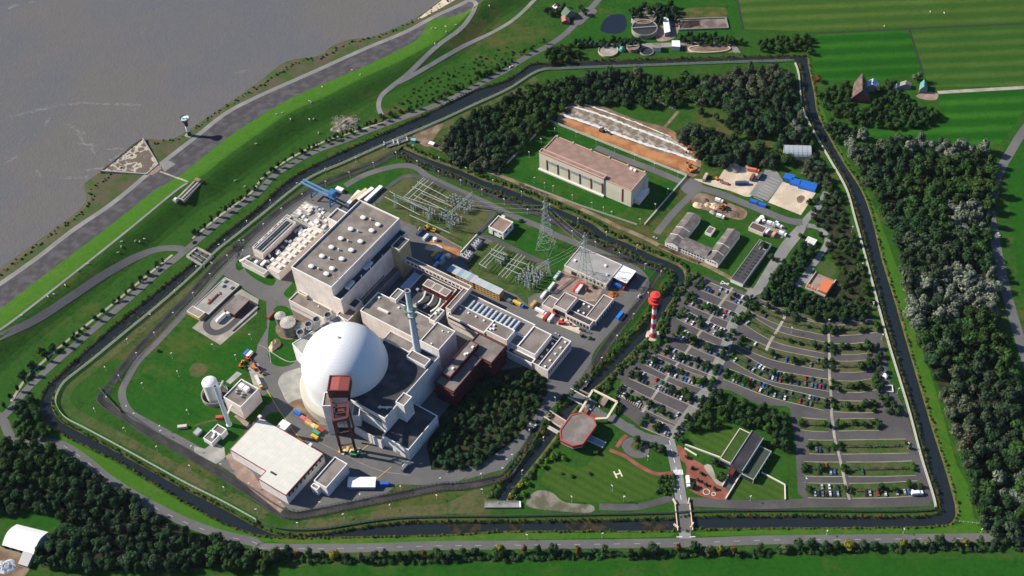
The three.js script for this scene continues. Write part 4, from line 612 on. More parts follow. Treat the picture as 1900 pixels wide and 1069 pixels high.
{ // square pump house, water tank, chimney and huts on the western lawn
  const o = thing('pump_house', 'square pinkish white building with grey roof beside the round tank', 'industrial building'), P = rect(tF(242, 430, 395, 283, 525, 368, 380, 495), 18); vol(o, P, 1.6, 18, wallPink, roofGrey, 1, white); M().sides(inset(P, 0.1), 0, 1.6).build('plinth', maroon, o);
  for (const [p, s, q] of [[[393, 340], 4, 3.2], [[430, 362], 4, 3]]) roofBox(o, G(...tF(...p)[0], 19), 17, s, q, white); for (const p of [[355, 375], [400, 405], [350, 395], [390, 425]]) { const g = G(...tF(...p)[0], 18); M().cyl(g[0], g[1], 0.9, 0.9, 17, 19, 10).build('vent_pipe', steel, o); } base2(o, P);
  const t = thing('water_tank', 'white domed cylindrical water tank standing in a round basin', 'storage tank'), [x, z] = G(...tF(172, 432)[0]); M().lathe(x, z, [[6, 0.3], [6, 19.5], [5.6, 20.4], [4, 21.4], [2, 22], [0, 22.2]], 32).build('tank', std([0.72, 0.71, 0.68], 0.5), t); M().lathe(x + 0.4, z - 1, [[10.6, 0], [10.6, 4], [10.1, 4], [10.1, 0.2]], 40).build('basin_wall', mConcrete, t); M().disc(x + 0.4, z - 1, 10.1, 0.25, 32).build('basin_floor', roofDark, t); const b = G(...tF(250, 330)[0]); M().bar([x + 4, 5, z - 4], [b[0], 5, b[1]], 1.4).build('pipe_bridge', galv, t); based(t, x, z);
  const c = thing('chimney', 'slender light blue chimney leaning visually over the lawn beside pump house', 'chimney'), [cx, cz] = G(...tF(292, 662)[0]); c.userData.label = 'slender light blue chimney on the lawn beside the round tank'; M().lathe(cx, cz, [[2.3, 0], [2.3, 1.2], [1.75, 1.4], [1.6, 30], [1.45, 49]], 18).build('shaft', std([0.56, 0.63, 0.70], 0.6), c); M().lathe(cx, cz, [[1.45, 49], [1.6, 49.1], [1.6, 49.8], [1.1, 49.8], [1, 48]], 16).build('rim', steel, c); const d = G(...tF(310, 487)[0], 12); M().bar([cx, 11, cz], [d[0], 11, d[1]], 1.2).build('flue_duct', offWhite, c); based(c, cx, cz);
  const k = thing('transformer_house', 'little white flat roofed house with rooftop units on the lawn', 'house'), Q = ortho(tF(75, 772, 190, 662, 270, 700, 205, 758, 165, 800, 140, 795), 6); const r1 = rect(tF(148, 702, 190, 662, 270, 700, 220, 745), 6), r2 = rect(tF(75, 772, 148, 702, 200, 758, 140, 800), 4.6); vol(k, r1, 0, 6.4, wallWhite, roofGrey, 0.7, white); const v = r2.uv; vol(k, rectUV(v[0], v[1], v[2], r1.uv[2] - 0.05), 0, 5, wallWhite, roofGrey, 0.6, white); for (const p of [[160, 745], [152, 758], [168, 722]]) roofBox(k, G(...tF(...p)[0], 6), 4.4, 1.6, 1.6, white, 'air_unit'); base2(k, r1);
  const h = thing('grey_hut', 'small grey hut at the lawn edge near the perimeter road', 'hut'), R = rect(tF(-8, 722, 30, 682, 62, 705, 22, 742), 2.8); vol(h, R, 0, 2.8, wallGrey, steel, 0.1, steel, 0.2); base2(h, R);
}

// ---------------------------------------------------------------- tanks, yards and equipment of the plant
const at = (t, x, y, h = 0) => G(...t(x, y)[0], h);
const centre = (o, x, z) => { for (const c of o.children) if (c.isGroup) { for (const m of c.children) { m.position.x -= x; m.position.z -= z; } } else { c.position.x -= x; c.position.z -= z; } o.position.set(x, 0, z); return o; };
{
  const mk = (x, y, r, h, label) => { const o = thing('storage_silo', label, 'storage tank', 'silos behind the feed building'), [cx, cz] = at(tD, x, y); M().lathe(cx, cz, [[r, 0], [r, h]], 28).build('shell', stone([0.13, 0.12, 0.11], [0.2, 0.19, 0.17], 0.3, 12), o); M().lathe(cx, cz, [[r + 0.15, h - 0.3], [r + 0.15, h + 0.2], [r, h + 0.2], [0, h + 1.4]], 28).build('roof', stone([0.36, 0.34, 0.30], [0.46, 0.43, 0.38], 0.2, 9), o);
    for (let k = 0; k < 16; k++) { const t = k / 16 * 2 * Math.PI; M().bar([cx + 0.8 * Math.cos(t), h + 1.42, cz + 0.8 * Math.sin(t)], [cx + r * Math.cos(t), h + 0.34, cz + r * Math.sin(t)], 0.22).build('roof_rib', offWhite, o); } centre(o, cx, cz); };
  mk(262, 385, 6.3, 12.5, 'largest dark silo with ribbed pale roof beside the rounded lawn'); mk(190, 300, 4.4, 8, 'small silo at the lawn side left of the largest silo'); mk(352, 395, 4.6, 8.5, 'small silo between the largest silo and the feed building');
  structure(M().disc(...at(tD, 270, 345), 13, 0.16, 36).build('concrete_apron', mBrownEarth), 'brown apron under the three silos', 'apron');
}
// heaps: a rounded mound with an uneven crest
function heap(name, label, category, c, rx, rz, h, mat, s, ang = 0) {
  reseed(s); const n = 22, R = 6, b = M(), P = [], w = Array.from({ length: n }, () => rr(0.75, 1.2)), k = Array.from({ length: R + 1 }, () => rr(0.85, 1.12));
  for (let r = 0; r <= R; r++) { const t = r / R, row = []; for (let i = 0; i < n; i++) { const a = i / n * 2 * Math.PI, q = t * (0.7 * w[i] + 0.3 * w[(i + 1) % n]), x = Math.cos(a) * q * rx, z = Math.sin(a) * q * rz; row.push([c[0] + x * Math.cos(ang) - z * Math.sin(ang), Math.max(-0.05, h * Math.pow(Math.cos(t * Math.PI / 2), 1.15) * k[r] * (0.8 + 0.35 * rnd()) - 0.05), c[1] + x * Math.sin(ang) + z * Math.cos(ang)]); } P.push(row); }
  for (let r = 0; r < R; r++) for (let i = 0; i < n; i++) { const j = (i + 1) % n; b.quad(P[r][i], P[r][j], P[r + 1][j], P[r + 1][i]); }
  return tag(b.build(name, mat), label, category);
}
heap('sand_heap', 'tan sand heap on the rounded lawn beside the silos', 'sand heap', at(tD, 130, 495), 4.5, 7, 4.5, mSand, 3, 0.5);
sheet('concrete_pad', smooth(W2(tD(160, 790, 200, 730, 300, 690, 360, 680, 372, 800, 400, 930, 330, 970, 250, 975, 190, 880)), 3, true), 0.13, mConcrete, 'pale concrete apron at the left foot of the reactor dome', 'apron');
sheet('soil_strip', smooth(W2(tD(250, 975, 400, 935, 470, 1040, 560, 1100, 640, 1150, 420, 1130, 330, 1060)), 3, true), 0.14, mBrownEarth, 'brown ground below the concrete apron at the dome foot', 'soil');
{ // gas and tank yard
  const P = smooth(W2(te(1060, 765, 1130, 700, 1250, 600, 1330, 560, 1420, 610, 1425, 640, 1210, 860)), 4, true); sheet('tank_yard', W2(te(1058, 768, 1140, 690, 1330, 555, 1425, 610, 1415, 690, 1213, 862)), 0.14, mGravelPale, 'pale gravel yard with rounded road at the lawn corner', 'yard');
  ribbon('tank_yard_road', smooth(W2(te(1290, 590, 1200, 670, 1140, 735, 1145, 775, 1190, 795, 1250, 770, 1330, 700, 1400, 640)), 3), 6, 0.19, mDarkAsphalt, 'dark looped road round the white gas tank', 'road');
  const o = thing('platform_deck', 'long pale concrete deck with red pipework beside the perimeter road', 'platform'), D = rect(te(1080, 650, 1240, 490, 1310, 540, 1140, 690), 1.5); M().prism(D, 0, 1.5).build('deck', mConcrete, o); M().ring(inset(D, -0.05), 0.35, 1.3, 2).build('rim', offWhite, o);
  const q = te(1145, 635, 1200, 580).map((p) => G(...p, 2)); M().bar([q[0][0], 2, q[0][1]], [q[1][0], 2, q[1][1]], 1.2).build('pipe', std([0.22, 0.05, 0.04], 0.6), o); for (const p of [[1150, 615], [1210, 575]]) { const g = at(te, ...p, 2); M().box(g[0], 1.5, g[1], 3, 1, 1, 1.2).build('pipe_branch', std([0.25, 0.06, 0.05], 0.6), o); }
  for (const p of [[1235, 510], [1270, 545], [1225, 535]]) { const g = at(te, ...p, 2); M().box(g[0], 1.5, g[1], 2.4, 1.8, 3, THETA).build('cabinet', steel, o); } base2(o, D);
  const h = thing('yellow_roof_hut', 'low hut with ochre side at the end of the long deck', 'hut'), H = rect(te(1035, 672, 1060, 645, 1118, 690, 1095, 712), 4); vol(h, H, 0, 4, std([0.55, 0.38, 0.1], 0.7), mGravelPale, 0.3, offWhite); base2(h, H);
  const b = thing('pump_shed', 'brown shed with grey mono pitch roof in the gas yard', 'shed'), B = rect(te(1243, 660, 1308, 588, 1367, 612, 1290, 693), 5); M().sides(B, 0, 5).build('wall', wallMaroon, b); const r = inset(B, -0.5), v = B.uv; M().prism(r, 5, 5.4, true).build('roof', roofGrey, b); windowRow(b, B, 1, 4, 0.1, 0.9, 1, 3, 0.6, dark); base2(b, B);
  const t = thing('gas_tank', 'white horizontal cylindrical gas tank on the looped yard', 'storage tank'), e = at(te, 1195, 735, 2), f = at(te, 1245, 690, 2), an = Math.atan2(f[1] - e[1], f[0] - e[0]), L = dist(e, f), cap = new THREE.CapsuleGeometry(1.9, L - 2.5, 6, 16); cap.rotateZ(Math.PI / 2); cap.rotateY(-an); cap.translate((e[0] + f[0]) / 2, 2.3, (e[1] + f[1]) / 2); M_from(cap, 'vessel', white, t); for (const s of [0.2, 0.8]) { const p = lerp2(e, f, s); M().box(p[0], 0, p[1], 0.6, 1.2, 3, an).build('saddle', mConcrete, t); } const s2 = at(te, 1258, 690, 2); M().cyl(s2[0], s2[1], 1.5, 1.5, 0, 4, 14).build('upright_vessel', white, t); centre(t, e[0], e[1]);
  const w = thing('yard_wall', 'long dark retaining wall on the south side of the gas yard', 'wall'), wa = at(te, 1275, 785), wb = at(te, 1420, 655); M().bar([wa[0], 1, wa[1]], [wb[0], 1, wb[1]], 2.2, 0.5).build('wall_panel', mConcrete, w); centre(w, ...wa);
}
{ // cooling water intake building
  const o = thing('intake_building', 'long cooling water intake building with rows of pale cover boxes', 'industrial building'), h = 9;
  const A = rect(tA(172, 498, 258, 535, 525, 275, 445, 245), h), B = rect(tA(290, 650, 360, 680, 745, 350, 680, 310), h), a = A.uv, b = B.uv;
  vol(o, A, 0, h, wallPink, stone([0.24, 0.23, 0.21], [0.32, 0.3, 0.28], 0.3, 30), 0.5, offWhite); vol(o, B, 0, h, wallPink, stone([0.50, 0.46, 0.40], [0.58, 0.53, 0.47], 0.2, 30), 0.5, offWhite);
  for (let k = 0; k < 3; k++) { const u = a[0] + (a[1] - a[0]) * (0.25 + k * 0.25); const p = fromUV([u, a[2] + 2]), q = fromUV([u, a[3] - 3]); M().bar([p[0], h, p[1]], [q[0], h, q[1]], 0.9, 0.7).build('roof_beam', k === 1 ? roofDark : wallGrey, o); }
  const Tr = rectUV(a[1] + 0.05, b[0] - 0.05, b[2] + 2, b[3]); M().prism(Tr, 0, 3).build('basin_floor', roofDark, o); reseed(9); for (let k = 0; k < 26; k++) { const g = fromUV([rr(a[1] + 1, b[0] - 1), rr(b[2] + 4, b[3] - 2)]); M().box(g[0], 3, g[1], rr(1, 3), rr(0.8, 3), rr(1, 5), THETA).build('machinery', pick([steel, galv, wallGrey, white]), o); }
  const n = 8; for (let i = 0; i < n; i++) for (let j = 0; j < 2; j++) { const g = fromUV([b[0] + (b[1] - b[0]) * (0.28 + 0.44 * j), b[2] + (b[3] - b[2]) * (i + 0.8) / (n + 0.8)]); M().box(g[0], h - 0.5, g[1], 3.6, 1.9, 3.8, THETA).build('cover_box', offWhite, o); }
  const side = rectUV(a[0] - 5, a[0] - 0.06, a[2] + 4, a[3] + 6); vol(o, side, 0, 5, wallPink, mConcrete, 0.4, offWhite); for (let k = 0; k < 9; k++) { const g = fromUV([a[0] - 2.6, a[2] + 8 + k * (a[3] - a[2] - 6) / 9]); M().box(g[0], 4.7, g[1], 3.2, 0.8, 3.4, THETA).build('pit_rim', k % 3 ? offWhite : wallMaroon, o); M().box(g[0], 5.55, g[1], 2.2, 0.1, 2.4, THETA).build('pit_cover', dark, o); }
  const end = rect(tA(135, 600, 200, 560, 290, 645, 220, 690), 5).uv; vol(o, rectUV(a[0] - 1, b[0] - 0.1, b[2] - 5, b[2] - 0.06), 0, 5, wallPink, mConcrete, 0.5, offWhite); for (const p of [[200, 600], [250, 620], [270, 600]]) { const g = at(tA, ...p, 6); M().box(g[0], 4.5, g[1], 2.5, 1.5, 3, THETA).build('cover_box', white, o); }
  const up = rectUV(a[0] - 3, b[1] - 1, Math.max(a[3], b[3]) + 0.1, b[3] + 24); M().prism(up, 0, 3.5).build('head_works', mConcrete, o); reseed(15); for (let k = 0; k < 34; k++) { const g = fromUV([rr(up.uv[0] + 2, up.uv[1] - 2), rr(up.uv[2] + 2, up.uv[3] - 1)]); M().box(g[0], 3.5, g[1], rr(1.5, 4), rr(0.6, 2.8), rr(1.5, 4), THETA).build('cover_box', pick([offWhite, offWhite, white, wallGrey, std([0.55, 0.5, 0.4], 0.7)]), o); }
  for (let k = 0; k < 6; k++) { const p = fromUV([up.uv[0] + 1, up.uv[2] + 3 + k * 3.6]), q = fromUV([up.uv[0] + 14, up.uv[2] + 3 + k * 3.6]); M().bar([p[0], 4.6, p[1]], [q[0], 4.6, q[1]], 0.5, 0.5).build('grid_beam', offWhite, o); }
  base2(o, A);
  const s = thing('white_pipe_trestle', 'thin white trestle at the south tip of the intake building', 'trestle'), p = tA(65, 600, 150, 555).map((k) => G(...k, 3)); M().bar([p[0][0], 3, p[0][1]], [p[1][0], 3, p[1][1]], 1.6, 0.8).build('beam', white, s); for (const q of p) M().bar([q[0], 0, q[1]], [q[0], 3, q[1]], 0.5).build('leg', white, s); centre(s, ...p[0]);
  const c = thing('gantry_crane', 'blue portal gantry crane over the head works of the intake', 'gantry crane'), H = 15, e = tb(285, 1005, 400, 1062).map((k) => G(...k, H)), d = [(e[1][0] - e[0][0]), (e[1][1] - e[0][1])], l = Math.hypot(...d), ang = Math.atan2(d[1], d[0]), nn = [-d[1] / l, d[0] / l];
  const X = (t, s, y) => [e[0][0] + d[0] * t + nn[0] * s, y, e[0][1] + d[1] * t + nn[1] * s]; for (const q of [-1.8, 1.8]) M().bar(X(-0.15, q, H), X(1.45, q, H), 1.3, 1.6).build('bridge_beam', std([0.10, 0.22, 0.40], 0.5), c); for (const t of [0.35, 1.25]) { for (const q of [-4, 4]) M().bar(X(t, q, 3.4), X(t, q * 0.5, H - 0.6), 1).build('leg', craneBlue, c); M().bar(X(t, -4, 4), X(t, 4, 4), 1, 1.2).build('sill_beam', craneBlue, c); }
  const k = X(1.3, 0, 0); M().box(k[0], H + 0.6, k[2], 5, 4, 5, ang).build('trolley', craneBlue, c); centre(c, k[0], k[2]);
}
{ // storage huts by the crane
  const lab = [['white long storage hut, first of the row beside the turbine hall', white], ['ochre roofed long storage hut second in the row by the turbine hall', std([0.62, 0.48, 0.25], 0.6)], ['white long storage hut with red end near the substation', std([0.75, 0.72, 0.70], 0.6)], ['white long storage hut, last in the row nearest the substation', white]];
  const e = [[590, 1055, 635, 1020], [620, 1068, 655, 1035], [655, 1068, 690, 1030], [680, 1069, 715, 1018]];
  [[950, 140, 1055, 20], [985, 100, 1115, 5], [1040, 90, 1165, -5], [1105, 100, 1235, -20]].forEach((q, i) => { const p = tA(...q).map((k) => G(...k, 2.5)), a = Math.atan2(p[1][1] - p[0][1], p[1][0] - p[0][0]), L = dist(...p), o = thing('storage_hut', lab[i][0], 'hut', 'storage huts beside the turbine hall'), c = lerp2(p[0], p[1], 0.5); M().box(c[0], 0, c[1], L, 2.8, 3.4, a).build('wall', i === 1 ? ochre : i === 2 ? std([0.4, 0.12, 0.1], 0.7) : wallGrey, o); M().box(c[0], 2.8, c[1], L + 0.3, 0.35, 3.7, a).build('roof', lab[i][1], o); for (let k = 0; k < 4; k++) { const t = lerp2(p[0], p[1], (k + 0.5) / 4); M().box(t[0], 3.15, t[1], 0.15, 0.12, 3.7, a).build('roof_seam', wallGrey, o); } centre(o, ...c); });
  const b = thing('blue_site_hut', 'blue roofed hut under the gantry crane', 'hut'), g = at(tb, 435, 1055, 3), g2 = at(tb, 475, 1040, 3); M().box(g[0], 0, g[1], 6, 3, 5, 0.6).build('wall', craneBlue, b); M().box(g[0], 3, g[1], 6.3, 0.3, 5.3, 0.6).build('roof', blue, b); M().box(g2[0], 0, g2[1], 7, 3, 4, 0.6).build('side_cabin', wallGrey, b); M().box(g2[0], 3, g2[1], 7.2, 0.3, 4.2, 0.6).build('cabin_roof', white, b); centre(b, ...g);
}
// ---------------------------------------------------------------- power lines and switchyards
function pylon(label, base, H, w, arms) {
  const o = thing('lattice_pylon', label, 'pylon'), [x, z] = base, P = (i, t) => { const k = [[-1, -1], [1, -1], [1, 1], [-1, 1]][i], s = w / 2 * Math.pow(1 - t, 1.25) + 0.35, a = THETA; return [x + s * (k[0] * Math.cos(a) - k[1] * Math.sin(a)), H * t, z + s * (k[0] * Math.sin(a) + k[1] * Math.cos(a))]; };
  const T = [0, 0.12, 0.24, 0.36, 0.47, 0.57, 0.66, 0.74, 0.82, 0.9, 1];
  for (let i = 0; i < 4; i++) { const l = M(); for (let k = 0; k < T.length - 1; k++) l.bar(P(i, T[k]), P(i, T[k + 1]), 0.26); l.build('corner_post', galv, o); const b = M(), j = (i + 1) % 4; for (let k = 0; k < T.length - 1; k++) { b.bar(P(i, T[k]), P(j, T[k + 1]), 0.12).bar(P(j, T[k]), P(i, T[k + 1]), 0.12).bar(P(i, T[k + 1]), P(j, T[k + 1]), 0.12); } b.build('lattice_bracing', galv, o); }
  for (const [h, s, a] of arms) { const b = M(); for (const q of [-1, 1]) { const e = [x + q * s * Math.cos(a), h, z + q * s * Math.sin(a)]; b.bar([x, h + 2, z], e, 0.28).bar([x, h - 0.2, z], e, 0.28); b.bar(e, [e[0], h - 2.2, e[2]], 0.25); } b.build('cross_arm', galv, o); }
  M().prism(rectUV(...[0, 1, 2, 3].map((i) => P(i, 0)).reduce((r, p) => { const q = toUV([p[0], p[2]]); return [Math.min(r[0], q[0]), Math.max(r[1], q[0]), Math.min(r[2], q[1]), Math.max(r[3], q[1])]; }, [1e9, -1e9, 1e9, -1e9])), 0, 0.11).build('footing', mLawn, o);
  return centre(o, x, z);
}
const pyA = at(tB, 1400, 720), pyB = at(tC, 470, 450); const LINE = Math.atan2(pyB[1] - pyA[1], pyB[0] - pyA[0]);
pylon('tall lattice pylon standing on the lawn near the relay house', pyA, 61, 13, [[57, 2.5, LINE + 1.57], [50, 4, LINE + 1.57]]); pylon('lattice pylon beside the workshop with red lorry below', pyB, 58, 11, [[54, 2.5, LINE + 1.57], [47, 4, LINE + 1.57]]);
function portal(label, a, b, H) { // lattice gantry between two A shaped legs
  const o = thing('lattice_portal', label, 'switchyard portal'), dx = b[0] - a[0], dz = b[1] - a[1], L = Math.hypot(dx, dz), n = [-dz / L, dx / L], m = M();
  const N = 12, P = (t, s, y) => [a[0] + dx * t + n[0] * s, y, a[1] + dz * t + n[1] * s]; for (const [s, y] of [[-0.9, H - 1], [0.9, H - 1], [0, H + 0.6]]) m.bar(P(0, s, y), P(1, s, y), 0.28); for (let k = 0; k < N; k++) { const t = k / N, u = (k + 1) / N; m.bar(P(t, -0.9, H - 1), P(u, 0, H + 0.6), 0.15).bar(P(t, 0.9, H - 1), P(u, 0, H + 0.6), 0.15).bar(P(t, -0.9, H - 1), P(u, 0.9, H - 1), 0.15); } m.build('lattice_beam', galv, o);
  for (const t of [0.03, 0.97]) { const l = M(); for (const s of [-1, 1]) l.bar(P(t, s * 3.6, 0), P(t, s * 0.5, H), 0.34).bar(P(t - 0.035, s * 3.6, 0), P(t, s * 0.5, H), 0.3); for (let k = 1; k < 6; k++) { const q = 3.6 - 3.1 * k / 6; l.bar(P(t, -q, H * k / 6), P(t, q + 0.5, H * (k - 1) / 6), 0.18).bar(P(t, -q, H * k / 6), P(t, q, H * k / 6), 0.18); } l.build('portal_leg', galv, o); l.bar(P(t, 0, H), P(t, 0, H + 8), 0.3); }
  for (const t of [0.05, 0.95]) M().bar(P(t, 0, H), P(t, 0, H + 9), 0.35).build('earth_spike', galv, o);
  return centre(o, ...a);
}
portal('lattice portal across the larger switchyard', at(tB, 590, 570), at(tB, 800, 375), 19); portal('lattice portal at the end of the smaller switchyard', [at(tB, 1240, 1060)][0], at(tB, 1420, 920), 17); portal('lower lattice portal between turbine hall and larger switchyard', at(tB, 440, 490), at(tB, 150, 360), 14);
// conductors
function wires(label, pts, n, sp, sag) { const o = M(); for (let k = 0; k < n; k++) for (let i = 0; i < pts.length - 1; i++) { const [a, b] = [pts[i], pts[i + 1]], d = Math.atan2(b[2] - a[2], b[0] - a[0]) + Math.PI / 2, s = (k - (n - 1) / 2) * sp; let q = null; for (let t = 0; t <= 8; t++) { const f = t / 8, p = [a[0] + (b[0] - a[0]) * f + Math.cos(d) * s, a[1] + (b[1] - a[1]) * f - sag * 4 * f * (1 - f), a[2] + (b[2] - a[2]) * f + Math.sin(d) * s]; if (q) o.bar(q, p, 0.09); q = p; } } tag(o.build('power_cables', std([0.34, 0.36, 0.37], 0.5)), label, 'power cables'); }
{ const a = at(tB, 700, 470), c = at(tB, 1330, 990), T = (p, h) => [p[0], h, p[1]]; wires('cables from the larger switchyard portal to the tall pylon', [T(a, 19), T(pyA, 48)], 3, 5, 2); wires('cables strung between the two lattice pylons', [T(pyA, 50), T(pyB, 47)], 3, 3.5, 2); wires('cables from the smaller switchyard portal up to the workshop pylon', [T(c, 17), T(pyB, 46)], 3, 4, 1.5); wires('cables from turbine hall to the larger switchyard', [T(at(tB, 180, 520), 33), T(at(tB, 330, 420), 14)], 3, 4, 1); }
// one switchgear column: steel frame, insulator, head
function gear(mat) { const g = new THREE.Group(); g.name = 'switchgear_column'; M().bar([-0.5, 0, 0], [-0.25, 2.6, 0], 0.2).bar([0.5, 0, 0], [0.25, 2.6, 0], 0.2).bar([0, 0, 0.5], [0, 2.6, 0], 0.2).build('frame', galv, g); M().lathe(0, 0, [[0.36, 2.6], [0.5, 3], [0.3, 3.2], [0.5, 3.7], [0.3, 3.9], [0.46, 4.5], [0.26, 5.2]], 8).build('insulator', mat, g); M().box(0, 5.2, 0, 1.5, 0.5, 0.5).build('head', steel, g); return g; }
const gearA = gear(std([0.10, 0.14, 0.11], 0.4)), gearB = gear(std([0.34, 0.37, 0.34], 0.5)); let gearN = [0, 0];
function placeGear(k, p, turn) { const src = k ? gearB : gearA; let o; if (!gearN[k]++) { o = src; o.name = numbered('switchgear_column'); scene.add(o); } else { o = src.clone(); o.name = numbered('switchgear_column'); scene.add(o); } o.position.set(p[0], 0.08, p[1]); o.rotation.y = turn; tag(o, k ? 'pale insulator column on steel frame among the switchgear' : 'dark green insulator column on steel frame among the switchgear', 'switchgear', k ? 'pale switchgear columns' : 'dark switchgear columns'); }
const grid = (t, q, nu, nv, fn) => { for (let i = 0; i < nu; i++) for (let j = 0; j < nv; j++) { const s = (i + 0.5) / nu, r = (j + 0.5) / nv, p = lerp2(lerp2(t(q[0], q[1])[0], t(q[2], q[3])[0], s), lerp2(t(q[6], q[7])[0], t(q[4], q[5])[0], s), r); fn(G(...p), i, j); } };
reseed(44);
grid(tB, [550, 340, 640, 285, 820, 400, 740, 455], 5, 8, (p) => placeGear(0, [p[0] + rr(-1, 1), p[1] + rr(-1, 1)], -THETA)); grid(tB, [480, 480, 560, 410, 710, 490, 640, 570], 5, 7, (p) => placeGear(rnd() < 0.75 ? 0 : 1, [p[0] + rr(-1, 1), p[1] + rr(-1, 1)], -THETA));
grid(tB, [1130, 1000, 1260, 860, 1410, 960, 1300, 1065], 7, 8, (p) => placeGear(rnd() < 0.65 ? 0 : 1, [p[0] + rr(-1, 1), p[1] + rr(-1, 1)], -THETA)); grid(tB, [360, 440, 440, 400, 500, 440, 430, 490], 3, 3, (p) => placeGear(1, p, -THETA));
grid(tB, [960, 850, 1040, 760, 1090, 790, 1020, 880], 3, 4, (p) => placeGear(1, p, -THETA)); grid(tB, [270, 400, 300, 370, 340, 400, 300, 440], 2, 2, (p) => placeGear(1, p, -THETA));
function busbars(label, lines, h, w = 0.38) { const o = thing('busbar_frame', label, 'busbars'); let c0 = null; for (const [t, ...q] of lines) { const a = at(t, q[0], q[1], h), b = at(t, q[2], q[3], h); c0 = c0 || a; M().bar([a[0], h, a[1]], [b[0], h, b[1]], w, 0.35).build('busbar', std([0.44, 0.45, 0.42], 0.5), o); const n = Math.max(2, Math.round(dist(a, b) / 12)), s = M(); for (let k = 0; k <= n; k++) { const p = lerp2(a, b, k / n); s.bar([p[0], 0.08, p[1]], [p[0], h, p[1]], 0.28); } s.build('support_post', galv, o).userData.kind = 'stuff'; } centre(o, ...c0); }
busbars('pale overhead busbar grid of the larger switchyard', [[tB, 60, 290, 350, 440], [tB, 100, 245, 480, 440], [tB, 220, 290, 510, 385], [tB, 240, 275, 400, 125 + 15].slice(0, 5), [tB, 215, 300, 385, 130], [tB, 255, 310, 425, 150], [tB, 300, 320, 465, 165], [tB, 290, 205, 560, 330], [tB, 330, 165, 590, 300], [tB, 300, 275, 560, 400], [tB, 360, 260, 620, 370], [tB, 265, 440, 600, 590]], 7.5);
busbars('pale overhead busbar grid of the smaller switchyard', [[tB, 840, 845, 1000, 680], [tB, 865, 860, 1025, 695], [tB, 890, 870, 1050, 705], [tB, 840, 845, 905, 880], [tB, 1000, 940, 1165, 760], [tB, 1030, 955, 1195, 770], [tB, 1060, 965, 1220, 780], [tB, 940, 720, 1060, 770], [tB, 930, 760, 1040, 810], [tB, 1080, 840, 1200, 890], [tB, 1060, 880, 1180, 930], [tB, 1100, 800, 1240, 850]], 6.5);
{ // transformers with white bushings behind blast walls
  for (let k = 0; k < 2; k++) { const c = at(tB, k ? 815 : 745, k ? 680 : 780, 2), o = thing('power_transformer', k ? 'upper of two grey power transformers with pale cooler banks' : 'lower of two grey power transformers with pale cooler banks', 'transformer', 'power transformers'); M().box(c[0], 0, c[1], 7, 4.2, 9, THETA).build('tank', wallGrey, o); for (let i = 0; i < 5; i++) { const p = [c[0] + (-4.6 + i * 0.1) * CT + (i * 1.7 - 3.4) * ST, c[1] + (-4.6) * ST - (i * 1.7 - 3.4) * CT]; M().box(p[0], 0.4, p[1], 1.6, 3.6, 1.3, THETA).build('radiator', galv, o); } for (let i = 0; i < 6; i++) { const q = [c[0] + ((i % 2) * 3 - 1.5) * CT + ((i >> 1) * 2.8 - 2.8) * ST, c[1] + ((i % 2) * 3 - 1.5) * ST - ((i >> 1) * 2.8 - 2.8) * CT]; M().lathe(q[0], q[1], [[0.45, 4.2], [0.6, 4.8], [0.4, 5.2], [0.55, 5.8], [0.15, 7]], 8).build('bushing', i % 2 ? white : blackMetal, o); } centre(o, ...c); }
  const w = thing('blast_wall', 'pale cream wall along the transformers', 'wall'), a = at(tB, 690, 760, 3), b = at(tB, 825, 612, 3); M().bar([a[0], 2.6, a[1]], [b[0], 2.6, b[1]], 0.8, 5.2).build('wall_panel', wallCream, w); centre(w, ...a);
  const d = thing('brown_boundary_wall', 'low brown wall between building pit and larger switchyard', 'wall'), e = at(tB, 480, 600), f = at(tB, 700, 720); M().bar([e[0], 0.7, e[1]], [f[0], 0.7, f[1]], 0.8, 1.5).build('wall_panel', mBrickPale, d); centre(d, ...e);
  sheet('building_pit', smooth(W2(tB(390, 700, 470, 650, 560, 690, 690, 740, 640, 800, 540, 750, 470, 740)), 3, true), 0.14, mOrange, 'orange sandy building pit beside the larger switchyard', 'soil'); sheet('pale_rubble_ground', smooth(W2(tB(390, 720, 440, 680, 520, 690, 540, 740, 470, 740)), 3, true), 0.17, mPaleSand, 'pale rubble patch at the edge of the building pit', 'soil');
}
// ---------------------------------------------------------------- containers, lorries and loose things on the yard
function container(label, p, ang, L, mat, h = 2.6, w = 2.5, group) { const o = thing('shipping_container', label, 'container', group); M().box(p[0], 0.08, p[1], L, h, w, ang).build('body', mat, o); const b = M(); for (const s of [-1, 1]) for (const q of [-1, 1]) { const x = s * (L / 2 - 0.05), z = q * (w / 2 - 0.02); b.box(p[0] + x * Math.cos(ang) - z * Math.sin(ang), 0.06, p[1] + x * Math.sin(ang) + z * Math.cos(ang), 0.22, h + 0.06, 0.22, ang); } b.build('corner_posts', mat, o); const r = M(), n = Math.round(L / 0.9); for (let k = 0; k < n; k++) { const x = -L / 2 + L * (k + 0.5) / n; r.box(p[0] + x * Math.cos(ang), h + 0.08, p[1] + x * Math.sin(ang), 0.4, 0.05, w * 0.94, ang); } r.build('roof_ribs', tinted(mat, mat.color.r * 0.9, mat.color.g * 0.9, mat.color.b * 0.9), o); return centre(o, ...p); }
const cPink = std([0.55, 0.14, 0.15], 0.5), cWhite = std([0.74, 0.73, 0.68], 0.5), cGreen = std([0.03, 0.30, 0.18], 0.5), cRed = std([0.33, 0.03, 0.03], 0.5), cYel = std([0.66, 0.40, 0.02], 0.5);
